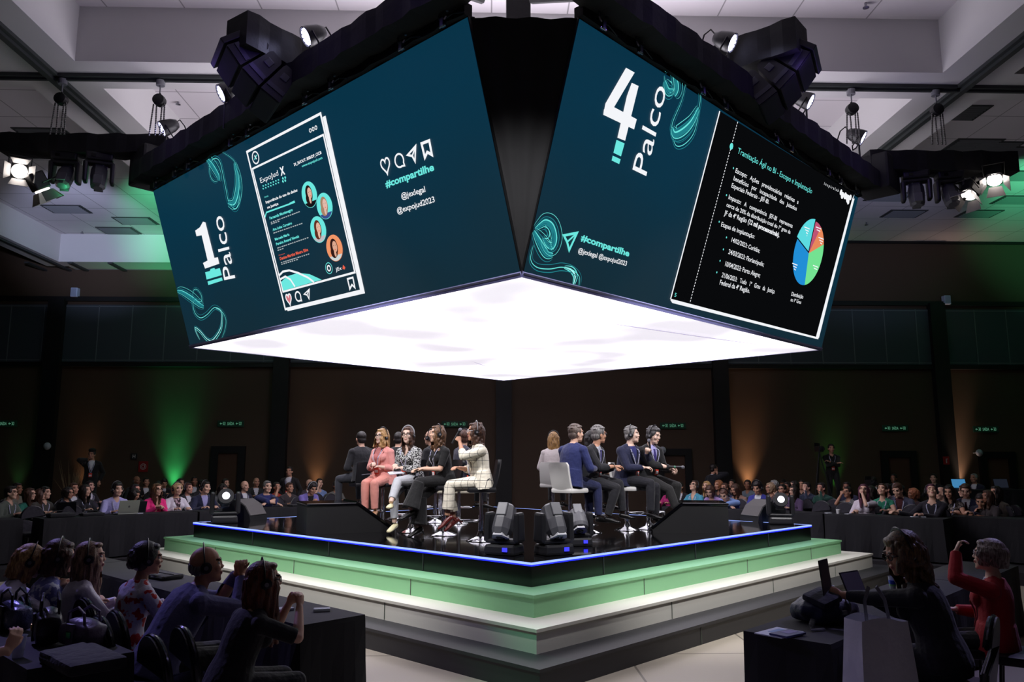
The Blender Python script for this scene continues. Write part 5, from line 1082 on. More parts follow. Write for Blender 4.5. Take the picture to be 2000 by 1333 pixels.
# woman 1 pink suit
L1 = seatp(746, 1030); bar_stool(L1, R(150), 'black bar stool under the woman in the pink suit', BLEA)
person(L1, R(158), 'seated woman in pink suit with glasses, headset and reddish blond hair', 'speakers on the stage', sex='f', fat=1.22, hip=(0, 0, HZ), lean=2, bend=4, twist=-14, head=(-14, 4, -4), hl=(-.05, .24, .96), hr=(.05, .26, 1.0), cl=35, cr=35, al=(-.09, .40, .30), ar=(.07, .42, .30), fl=(-.1, .9, -.5), fr=(.1, .9, -.5), top='jacket', topm=pinkc, sleeve=.80, vee=.30, veew=.085, shirt=cloth('pink_blouse', (196, 120, 118)), collar=False, botm=cloth('pink_trousers', (226, 150, 138)), hair='bob', len=.24, taper=-.02, hairm=hbl, vol=.006, wave=.01, glasses='black', headset=1, lanyard=1, shoem=M('shoe_tan', (176, 130, 96), .4), skin='pale')
# woman 2
L2 = seatp(802, 1040); bar_stool(L2, R(135), 'black bar stool under the woman in the black and white blouse', BLEA)
person(L2, R(138), 'seated woman in black and white mottled blouse with grey trousers, legs crossed', 'speakers on the stage', sex='f', fat=1.12, hip=(0, 0, HZ), lean=8, bend=6, twist=18, head=(30, 2, 0), hl=(-.06, .28, .95), hr=(.06, .27, .98), cl=38, cr=38, al=(-.30, .66, .47), kl=(.25, .5, 1), ar=(-.02, .34, .16), kr=(-.3, 1, .6), fl=(-.6, .7, .05), fr=(-.3, 1, -.3), top='blouse', topm=mott, sleeve=.93, vee=.12, veew=.07, botm=lt, trouser=.84, hair='long', len=.30, hairm=hb, glasses='black', headset=1, bandmat=M('band_grey', (150, 150, 156), .3), lanyard=1, shoem=M('shoe_cream', (226, 218, 176), .35), skin='pale')
# woman 3
L3 = seatp(866, 1046); bar_stool(L3, R(118), 'black bar stool under the woman in black', BLEA)
person(L3, R(118), 'seated woman in black top and wide black trousers, headset and wavy hair', 'speakers on the stage', sex='f', fat=1.12, hip=(0, 0, HZ), lean=6, bend=8, twist=6, head=(-2, 4, 0), hl=(-.05, .34, .94), hr=(.1, .36, .93), cl=15, cr=18, al=(-.10, .56, .38), kl=(0, .6, 1), ar=(-.02, .40, .14), kr=(-.2, 1, .6), fl=(0, 1, -.35), fr=(0, 1, -.4), top='tee', topm=cloth('black_top', (9, 9, 12)), sleeve=.42, neckline=.42, vee=.07, veew=.08, botm=cloth('black_wide_trousers', (9, 9, 12)), trouser=.8, widefall=1, hair='wavy', len=.27, hairm=hm, headset=1, lanyard=1, watch=2, heel=True, skin='light')
# woman 4
L4 = seatp(939, 1057); bar_stool(L4, R(95), 'black bar stool under the woman in the plaid suit', BLEA)
r4, F4 = person(L4, R(100), 'seated woman in cream plaid suit speaking into a microphone', 'speakers on the stage', sex='f', fat=1.06, hip=(0, 0, HZ), lean=4, bend=4, twist=8, head=(4, 2, 0), hl=(-.05, .30, 1.30), hr=(.02, .30, .96), pl=(-.7, .1, -1), dl=(.3, .2, .9), nl=(.9, .3, 0), cl=62, cr=25, al=(-.06, .46, .34), ar=(.09, .36, .30), fl=(0, .8, -.6), fr=(0, .8, -.6), top='jacket', topm=plaid, sleeve=.72, hem=-.12, vee=.3, veew=.06, shirt=cloth('cream_blouse', (228, 220, 200)), collar=False, botm=plaid, trouser=.8, wide=.03, hair='wavy', len=.24, hairm=hb, glasses='white', headset=1, bandmat=M('band_grey'), lanyard=1, lan_t=.05, heel=True, shoem=M('shoe_wine', (92, 26, 24), .35), skin='mid')
h4 = r4.matrix_basis @ (F4.wri[0] + V((.03, .05, .07))); mic(h4, r4.matrix_basis.to_3x3() @ V((.0, -.45, .75)), 'black microphone held by the woman in the plaid suit')
p = W(806, 938, Y=L2.y - .22); mic(p, (.5, -.3, .5), 'microphone with yellow ring in the hands of the woman in grey trousers', (220, 210, 60))
p = W(772, 924, Y=L2.y - .28); o = MB().box((0, 0, 0), (.2, .15, .012), rot=(.2, -.1, .3)).build('paper_sheets', M('paper', (220, 222, 236), .7), loc=p); tag(o, 'white paper sheets on the lap of the woman in grey trousers', 'paper')
p = W(716, 927, Y=L1.y - .3); o = MB().box((0, 0, 0), (.16, .08, .01), rot=(.1, -.1, .2), bev=.003).build('phone', M('phone_dark', (50, 54, 70), .2), loc=p); tag(o, 'smartphone on the lap of the woman in the pink suit', 'phone')
# men
M1 = seatp(1114, 1046); bar_stool(M1, R(-50), 'white bar stool with backrest under the man in the royal blue suit', WLEA, seat=.66)
person(M1, R(-52), 'seated man in royal blue suit seen from behind, short grey brown hair', 'speakers on the stage', fat=1.12, hip=(0, 0, HZ), lean=8, bend=6, twist=10, head=(-16, 0, 0), hl=(-.10, .36, .94), hr=(.16, .36, .94), al=(-.06, .46, .30), ar=(.14, .44, .26), top='jacket', topm=royal, vee=.2, shirt=wsh, botm=cloth('royal_trousers', (24, 31, 74)), hair='short', hairm=hairmat('hair_salt_brown', (70, 56, 50), (120, 104, 96)), skin='light')
M2 = seatp(1150, 1041); bar_stool(M2, R(-95), 'white bar stool under the man with glasses and striped shirt', WLEA, seat=.66)
person(M2, R(-104), 'seated man in black suit and glasses turning away, white cuffs showing', 'speakers on the stage', fat=1.05, hip=(0, 0, HZ), lean=10, bend=10, twist=-24, head=(34, -2, 0), hl=(-.02, .38, .95), hr=(.06, .40, .97), cl=40, cr=30, al=(-.08, .50, .30), ar=(.16, .30, .26), top='jacket', topm=chal, vee=.30, veew=.085, shirt=cloth('striped_shirt', (216, 218, 226), 'stripe', (90, 90, 110), 2), tie=cloth('purple_tie', (54, 44, 120)), botm=chal, hair='short', quiff=0, vol=.004, hairm=hg, glasses='black', lanyard=1, skin='mid')
M3 = seatp(1225, 1036); bar_stool(M3, R(-110), 'white bar stool with backrest under the man speaking into a microphone', WLEA, seat=.66)
r3, F3 = person(M3, R(-122), 'seated man in navy suit with headset speaking into a microphone', 'speakers on the stage', fat=1.18, hip=(0, 0, HZ), lean=8, bend=4, twist=-26, head=(14, 2, 0), hr=(.10, .34, .95), hl=(-.02, .34, 1.18), pl=(-.9, -.2, -.7), dl=(.5, .4, .7), nl=(.8, .5, 0), cl=62, cr=40, al=(-.12, .42, .24), ar=(.14, .44, .30), top='jacket', topm=navy, vee=.28, veew=.075, shirt=cloth('blue_shirt', (40, 44, 110)), botm=cloth('black_blue_trousers', (20, 20, 30)), hair='short', hairm=hg, headset=1, lanyard=1, skin='pale')
h3 = r3.matrix_basis @ (F3.wri[0] + V((.04, .07, .07))); mic(h3, r3.matrix_basis.to_3x3() @ V((.03, -.1, .9)), 'black microphone held by the man in the navy suit')
M4 = seatp(1267, 1034); bar_stool(M4, R(-125), 'white bar stool under the man in black with lilac shirt', WLEA, seat=.66)
r5, F5 = person(M4, R(-128), 'seated man in black suit, lilac shirt and purple tie, looking down with headset', 'speakers on the stage', hip=(0, 0, HZ), lean=6, bend=6, twist=-24, head=(-6, -14, 0), hl=(-.03, .40, .92), hr=(.06, .42, .95), cl=45, cr=45, al=(-.18, .34, .26), ar=(.10, .56, .22), top='jacket', topm=cloth('black_suit', (20, 20, 24)), vee=.32, veew=.08, shirt=lil, tie=cloth('purple_tie'), botm=cloth('dark_olive_trousers', (30, 29, 30)), hair='short', vol=.006, hairm=hairmat('hair_dark_grey', (34, 32, 34), (84, 82, 84)), headset=1, lanyard=1, skin='pale')
p = r5.matrix_basis @ (F5.wri[1] + V((.0, .09, .01))); mic(p, (1, -.15, -.05), 'microphone with green ring held on the lap of the man in black', (70, 150, 110))
# speakers on the far side of the stage
def far(px, py, rz, lb, Yd=None, stool=None, **P):
    p = W(px, py, Z=SZ) if Yd is None else W(px, py, Y=Yd); p.z = SZ
    bar_stool(p, rz, 'bar stool under the ' + lb.split(' seated')[0], stool or BLEA, seat=.66); return person(p, rz, lb, 'speakers on the far side of the stage', hip=(0, 0, HZ), vx=.009, **P)
far(706, 1000, R(30), 'man in dark grey suit seated behind the woman in pink', Yd=14.6, topm=chal, botm=cloth('slate_trousers', (48, 50, 60)), hair='short', hairm=hk, head=(0, 0, 0), al=(-.3, .38, .3), kl=(-.6, 1, .7))
far(772, 1000, R(-10), 'dark suited man seated behind the woman in the mottled blouse', Yd=14.9, topm=cloth('black_suit'), hair='short', hairm=hk)
far(850, 1000, R(60), 'bald man seated with headset behind the woman in black', Yd=14.0, topm=chal, hair='bald', hairm=hg, headset=1, shirt=wsh, head=(0, 2, 0))
far(896, 1000, R(-60), 'man in slate suit seated with headset, left of the plaid suit', Yd=13.8, topm=cloth('slate_suit', (62, 62, 78)), hair='short', hairm=hairmat('hair_brown_short', (60, 38, 30)), headset=1, head=(70, 10, 0), shirt=lil, skin='light')
far(1080, 1000, R(-15), 'woman with long ombre hair seated on a white stool facing away', Yd=14.0, stool=WLEA, sex='f', top='blouse', topm=cloth('light_blouse', (200, 190, 190)), hair='long', len=.42, hairm=hairmat('hair_ombre_gold', (84, 52, 36), (190, 146, 84)), headset=1, skirt=1)
far(1146, 1000, R(-70), 'woman with straight black hair seated between the two suited men', Yd=13.4, stool=WLEA, sex='f', top='blouse', topm=cloth('black_blouse', (22, 22, 24)), hair='long', len=.22, hairm=hk, headset=1)
# low table with glasses in the middle of the stage
p = W(905, 1012, Z=SZ); p.y += .4; t = thing('low_table', 'low chrome framed table between the two groups on the stage', 'table', (p.x, p.y, SZ))
MB().box((0, 0, .46), (1.0, .6, .03), bev=.005).build('tabletop', M('table_marble', (210, 204, 180), .2), t)
for sx in (-1, 1):
    for sy in (-1, 1): MB().box((sx * .46, sy * .26, .22), (.03, .03, .45)).build('leg', STEEL, t)
# ------------------------------------------------------------------ chairs, tables, audience
CHF = M('chair_frame_black', (16, 16, 18), .3, .2); CHC = cloth('chair_fabric_dark', (44, 42, 52)); CHB = M('chair_cover_black', (12, 12, 16), .38, bump=.15, bscale=6)
PIPE = M('chair_edge', (26, 26, 34), .18)
def make_chair(loc, rz, label, group, m=CHC, edge=PIPE):
    t = thing('banquet_chair', label, 'chair', loc, rz, group)
    MB().box((0, 0, .435), (.44, .44, .075), bev=.03).build('seat', m, t, True)
    P = [(.2 * math.cos(a) if abs(math.cos(a)) < 1 else .2, .70 + .22 * math.sin(a)) for a in np.linspace(0, math.pi, 15)]
    out = [(.18, .46), (.205, .58)] + P + [(-.205, .58), (-.18, .46)]
    def y_(z): return -.2 - .14 * (z - .45) 
    MB().prism([(x * .96, y_(z) + .02, z) for x, z in out], (0, -.055, 0)).build('backrest', m, t)
    MB().loft([(x, y_(z) - .008, z) for x, z in out], .016, 8).build('back_frame', edge, t, True)
    for sx in (-1, 1):
        MB().loft([(sx * .19, .19, .40), (sx * .20, .22, .0)], .012, 8).build('leg', CHF, t); MB().loft([(sx * .185, -.21, .46), (sx * .2, -.25, .0)], .012, 8).build('leg', CHF, t)
    return t
_ch = {}
def chair(loc, rz, label, group, kind='fabric'):
    if kind not in _ch: _ch[kind] = make_chair(loc, rz, label, group, CHC if kind == 'fabric' else CHB); return _ch[kind]
    return dup(_ch[kind], loc, rz, label, group)
TCL = M('tablecloth_black', (18, 17, 25), .8, bump=.12, bscale=3)
def table(P0, P1, dep, z0, label, h=.75, group='cloth covered tables'):
    """P0-P1: edge towards the stage, dep: depth vector away from it"""
    P0, P1, dep = V(P0), V(P1), V(dep); ex = P1 - P0; Lg = ex.length; D = dep.length; rz = math.atan2(ex.y, ex.x); t = thing('covered_table', label, 'table', (P0.x, P0.y, z0), rz, group)
    sy = 1 if (Matrix.Rotation(-rz, 3, 'Z') @ dep).y > 0 else -1
    MB().box((Lg / 2, sy * D / 2, h - .018), (Lg - .02, D - .02, .03)).build('tabletop', M('table_ply', (90, 70, 50), .6), t)
    vs = []; fs = []; per = []; rr = random.Random(int(Lg * 31)); st = .09
    def seg(a, b):
        n = max(2, int((V(b) - V(a)).length / st))
        for i in range(n): per.append((V(a).lerp(V(b), i / n), V(b) - V(a)))
    c = [(0, 0), (Lg, 0), (Lg, sy * D), (0, sy * D)]; c = c if sy > 0 else c[::-1]
    for i in range(4): seg(c[i], c[(i + 1) % 4])
    n = len(per)
    for k, (z, a) in enumerate(((h + .004, 0), (h - .03, .003), (h * .55, .012), (.03, .03))):
        for i, (p, d) in enumerate(per):
            nn = V((d.y, -d.x)).normalized(); o_ = a * (1 + math.sin(i * 1.15) + .5 * math.sin(i * .53 + 1)); vs.append((p.x + nn.x * o_, p.y + nn.y * o_, z))
    for k in range(3):
        for i in range(n): j = (i + 1) % n; fs.append((k * n + j, k * n + i, (k + 1) * n + i, (k + 1) * n + j))
    fs.append(tuple(range(n))); MB().add(vs, fs).build('tablecloth', TCL, t); return t
# raised audience floor
RZ_ = .2
PL = W(150, 1012, Z=RZ_ + .75); PR = W(1565, 1003, Z=RZ_ + .75); DL = V((q, q, 0)); NL_ = V((-q, q, 0)); DR = V((-q, q, 0)); NR_ = V((q, q, 0))
def strip(name, P, d, n, a0, a1, f0, f1):
    c = P + d * ((a0 + a1) / 2) + n * ((f0 + f1) / 2); c.z = RZ_ / 2; o = MB().box((0, 0, 0), (a1 - a0, f1 - f0, RZ_)).build(name, M('carpet_dark', (30, 28, 34), .9), loc=c); o.rotation_euler.z = math.atan2(d.y, d.x); return struct(o)
strip('floor.001', PL, DL, NL_, -3.4, 16, -.25, 9); strip('floor.002', PR, DR, NR_, -4.6, 8, -.25, 9)
def onrow(px, P, n, off):
    h = ray(px, 900); h.z = 0; t = (P.dot(n) - P.z * n.z + off) / h.dot(n); p = h * t; p.z = RZ_; return p
def rowpt(px, left, off): return onrow(px, PL if left else PR, NL_ if left else NR_, off)
gt = 'cloth covered tables of the raised rows'
def rowtable(px0, px1, left, off, lb, dep=.6):
    a, b_ = rowpt(px0, left, off), rowpt(px1, left, off); table(a, b_, (NL_ if left else NR_) * dep, RZ_, lb, group=gt)
rowtable(96, 392, True, 0, 'long dark cloth covered table with the silver laptop, left of the stage'); rowtable(396, 640, True, 0, 'dark cloth covered table behind the left floor speaker')
rowtable(1290, 1470, False, 0, 'dark cloth covered table behind the right prompt monitor'); rowtable(1474, 1600, False, 0, 'dark cloth covered table hidden by the right floor speaker'); rowtable(1604, 1832, False, 0, 'long dark cloth covered table in front of the man in the black sweater')
a = rowpt(1836, False, .9); table(a, a - DR * 1.6, NR_ * .6, RZ_, 'dark cloth covered table in front of the woman with long black hair', group=gt)
a = rowpt(56, True, .3); table(a, a - DL * 1.5, NL_ * .6, RZ_, 'dark cloth covered table at the left edge below the man in grey green', group=gt)
for px0, px1, l, off, lb in ((20, 330, True, 2.0, 'second row dark table behind the purple shirt'), (336, 660, True, 2.0, 'second row dark table behind the blue jacket'), (1310, 1560, False, 2.0, 'second row dark table behind the blue blazer'), (1570, 1800, False, 2.0, 'second row dark table behind the white blouse')): rowtable(px0, px1, l, off, lb, .5)

LR, RRz = R(-135), R(135)
cg = 'banquet chairs of the raised rows'
def sit(loc, rz, label, left=True, ch=None, **P):
    k = dict(hip=(0, 0, .54), al=(-.11, .40, .09), ar=(.11, .40, .09), hl=(-.14, .38, .79), hr=(.14, .38, .79), vx=.009, shoes=0); k.update(P)
    if ch: chair(loc + Matrix.Rotation(rz, 3, 'Z') @ V((0, .0, 0)), rz, ch, cg)
    return person(loc, rz, label, 'audience of the raised rows', **k)
# --- left raised row
sit(rowpt(228, True, .95), LR, 'smiling man in lilac shirt behind the silver laptop', topm=lil, top='shirt', sleeve=.95, hair='short', vol=.008, hairm=hk, headset=1, lanyard=1, head=(8, 2, 0), skin='light', fat=1.1, ch='banquet chair under the man in the lilac shirt')
sit(rowpt(305, True, .95), LR, 'woman in bright pink blazer with glasses and long wavy hair', sex='f', topm=cloth('hot_pink', (236, 40, 130)), hair='wavy', len=.36, hairm=hm, glasses='brown', head=(10, 0, 0), hl=(-.04, .36, .82), hr=(.08, .36, .84), cl=45, cr=45, ch='banquet chair under the woman in bright pink')
sit(rowpt(345, True, .95), LR, 'woman in white blazer with short blond hair and headset', sex='f', topm=cloth('white_blazer', (226, 220, 232)), hair='bob', len=.15, hairm=hairmat('hair_light_blond', (160, 130, 92), (226, 200, 150)), headset=1, head=(4, 2, 0), shirt=cloth('floral_dark', (60, 40, 50), 'flower', (190, 160, 170)), collar=False, ch='banquet chair under the woman in the white blazer')
sit(rowpt(398, True, .95), LR, 'man in dark blue suit behind the lit lamp on the left stage corner', topm=navy, shirt=lil, hairm=hk, headset=1, head=(14, -2, 0), ch='banquet chair under the man behind the lit left lamp')
sit(rowpt(516, True, .85), LR, 'bearded man in royal blue jacket leaning with folded arms', fat=1.2, topm=royal, shirt=cloth('blue_shirt'), hairm=hg, hl=(.14, .40, .84), hr=(-.12, .42, .82), pl=(-1, .3, .2), pr=(1, .3, .2), lean=12, head=(-4, 2, 0), ch='banquet chair under the bearded man in royal blue')
sit(rowpt(597, True, .85), LR, 'man in lilac blazer looking down at his phone', topm=cloth('lilac_blazer', (126, 112, 190)), shirt=cloth('black_shirt', (20, 20, 24)), collar=False, lean=16, bend=18, head=(0, -24, 0), hairm=hk, vol=.008, headset=1, bandmat=M('band_grey'), hl=(-.05, .42, .82), hr=(.05, .42, .83), cl=50, cr=50, lanyard=1, skin='mid', ch='banquet chair under the man in the lilac blazer')
# --- right raised row
sit(rowpt(1357, False, .95), RRz, 'woman in teal blouse with headset looking up, right of the men', sex='f', top='blouse', topm=cloth('teal_blouse', (70, 150, 176)), sleeve=.5, vee=.14, hair='tied', hairm=hb, headset=1, head=(-8, 28, 0), glasses='black', lanyard=1, ch='banquet chair under the woman in the teal blouse')
sit(rowpt(1398, False, 1.0), RRz, 'woman in lilac sweater with bowed head', sex='f', top='tee', topm=cloth('lilac_sweater', (170, 140, 196)), hair='bob', len=.2, hairm=hb, lean=18, bend=18, head=(10, -30, 0), ch='banquet chair under the woman in the lilac sweater')
sit(rowpt(1432, False, .8), RRz, 'man in light blue shirt slumped over the table with a headset', top='shirt', topm=cloth('sky_shirt', (132, 164, 226)), lean=24, bend=26, head=(0, -34, 0), hairm=hairmat('hair_brown_short'), headset=1, hl=(.12, .42, .80), hr=(-.12, .46, .80), pl=(-1, .3, .2), pr=(1, .3, .2), ch='banquet chair under the man slumped over the table')
sit(rowpt(1483, False, .95), RRz, 'bearded man in royal blue blazer and white shirt looking at his phone', topm=cloth('cobalt_blazer', (52, 56, 150)), shirt=wsh, vee=.34, head=(4, -20, 0), hair='short', vol=.012, hairm=hk, headset=1, hl=(-.04, .34, .86), hr=(.06, .34, .86), cl=50, cr=50, skin='mid', ch='banquet chair under the man in the royal blue blazer')
sit(rowpt(1687, False, .95), RRz, 'woman in white blouse resting her chin on her hand, glasses and long hair', sex='f', top='blouse', topm=cloth('white_blouse', (226, 216, 228)), sleeve=.5, hair='long', len=.40, hairm=hairmat('hair_plum', (52, 24, 34), (120, 60, 90)), glasses='black', head=(10, 14, 0), hl=(-.02, .24, 1.12), pl=(-.4, .4, -1), dl=(.2, -.1, 1), nl=(0, -1, 0), cl=65, hr=(.1, .36, .79), ch='banquet chair under the woman in the white blouse')
sit(rowpt(1722, False, 1.6), RRz, 'woman in green sleeveless top looking up', sex='f', top='tee', topm=cloth('green_top', (34, 130, 100)), sleeve=.12, hair='tied', hairm=hb, head=(0, 20, 0), lanyard=1, ch='banquet chair under the woman in the green top')
sit(rowpt(1756, False, 1.7), RRz, 'man in grey blazer looking down, right of the green top', topm=cloth('grey_blazer', (72, 74, 96)), shirt=cloth('wine_shirt', (70, 20, 26)), vee=.3, head=(-10, -22, 0), hairm=hb, lanyard=1, skin='light', ch='banquet chair under the man in the grey blazer')
sit(rowpt(1818, False, .75), RRz, 'man in black sweater looking up with headset, arm stretched along the table', fat=1.18, top='tee', topm=cloth('black_sweater', (24, 20, 34)), neckline=.47, head=(20, 26, 0), hair='short', hairm=hairmat('hair_short_red', (60, 30, 36), (120, 60, 90)), headset=1, lanyard=1, hl=(.10, .42, .80), hr=(.52, .38, .82), pr=(0, -.2, -1), skin='light', ch='banquet chair under the man in the black sweater')
sit(rowpt(1853, False, 1.75), RRz, 'woman with long straight black hair looking down, patterned top', sex='f', top='tee', topm=cloth('pattern_top', (120, 110, 104), 'mottle', (30, 28, 30), .6), sleeve=.15, hair='long', len=.42, hairm=hk, head=(0, -12, 0), lanyard=1, skin='mid', ch='banquet chair under the woman with straight black hair')
sit(rowpt(1884, False, 2.0), RRz, 'man in navy suit and tie looking down, right of the black haired woman', topm=navy, shirt=wsh, tie=cloth('wine_tie', (70, 20, 40)), head=(10, -18, 0), hairm=hb, ch='banquet chair under the man in navy with a tie')
sit(rowpt(1922, False, 2.1), RRz, 'man in dark blue suit leaning far forward at the right', topm=cloth('midnight_suit', (22, 26, 50)), shirt=wsh, lean=30, bend=24, head=(0, -26, 0), hairm=hk, skin='mid', ch='banquet chair under the man leaning far forward')
# --- far audience: a few figures, each copied with clothes and hair of its own
def proto(**P): k = dict(hip=(0, 0, .54), al=(-.11, .40, .09), ar=(.11, .40, .09), hl=(-.14, .36, .80), hr=(.14, .36, .80), vx=.0125, topm=None); k.update(P); return k
PR_ = {'suit': proto(top='jacket', shirt=wsh, head=(0, 6, 0)), 'shirt': proto(top='shirt', head=(10, 4, 0), fat=1.1), 'chin': proto(top='shirt', head=(-8, 2, 0), hl=(-.02, .24, 1.13), pl=(-.4, .4, -1), dl=(.2, -.1, 1), nl=(0, -1, 0), cl=65), 'down': proto(top='jacket', shirt=wsh, lean=14, bend=16, head=(0, -26, 0)),
       'bald': proto(top='jacket', shirt=wsh, hair='bald', head=(6, 0, 0), fat=1.15), 'long': proto(sex='f', top='blouse', hair='long', len=.32, head=(6, 4, 0)), 'bob': proto(sex='f', top='blouse', hair='bob', len=.16, head=(-6, 2, 0)), 'fdown': proto(sex='f', top='blouse', hair='long', len=.28, lean=10, bend=14, head=(0, -22, 0)),
       'tied': proto(sex='f', top='tee', sleeve=.4, hair='tied', head=(0, 6, 0), hr=(.06, .26, 1.12), pr=(.5, .4, -1), dr=(-.2, -.1, 1), nr=(0, -1, 0), cr=60),
       'stand': proto(hip=(0, 0, .93), lean=0, bend=3, al=(-.12, .0, .09), ar=(.12, .03, .09), kl=(0, 1, 0), kr=(0, 1, 0), hl=(-.22, .04, .86), hr=(.22, .04, .86), top='jacket', shirt=wsh),
       'phone': proto(hip=(0, 0, .93), lean=0, bend=3, al=(-.12, .0, .09), ar=(.12, .03, .09), kl=(0, 1, 0), kr=(0, 1, 0), hl=(-.22, .04, .86), hr=(.10, .08, 1.46), pr=(1, 0, -.8), dr=(-.3, .1, .9), nr=(-1, 0, 0), cr=50, top='jacket', shirt=wsh, head=(-20, 0, 0)),
       'cross': proto(hip=(0, 0, .93), lean=0, bend=3, al=(-.14, .0, .09), ar=(.14, .03, .09), kl=(0, 1, 0), kr=(0, 1, 0), hl=(.10, .22, 1.22), hr=(-.10, .24, 1.18), pl=(-1, 0, -.6), pr=(1, 0, -.6), top='tee', neckline=.47)}
_pm = {}; _pf = {}
def extra(kind, loc, rz, label, topc, hairc, group, skin='mid', scale=1.0, lan=False, hs=False, glasses=None):
    P = dict(PR_[kind]); P['topm'] = cloth('fabric_%02x%02x%02x' % topc, topc); P['hairm'] = hairmat('hair_%02x%02x%02x' % hairc, hairc); P['skin'] = skin; P['brow'] = M('brow_soft', (112, 78, 64), .6)
    root = thing('person', label, 'person', loc, rz, group, scale=scale)
    if kind not in _pf: _pf[kind] = Fig(P)
    _pm[kind] = dress(_pf[kind], root, P, _pm.get(kind, {}))
    if lan: lanyard(_pf[kind], root, P)
    if hs or glasses: P['headset'] = hs; P['glasses'] = glasses; P['noeyes'] = 1; headgear(_pf[kind], root, P)
    return root
blk_, dk, brn, gry, bld = (20, 20, 24), (22, 16, 14), (50, 32, 24), (110, 108, 108), (150, 116, 76)
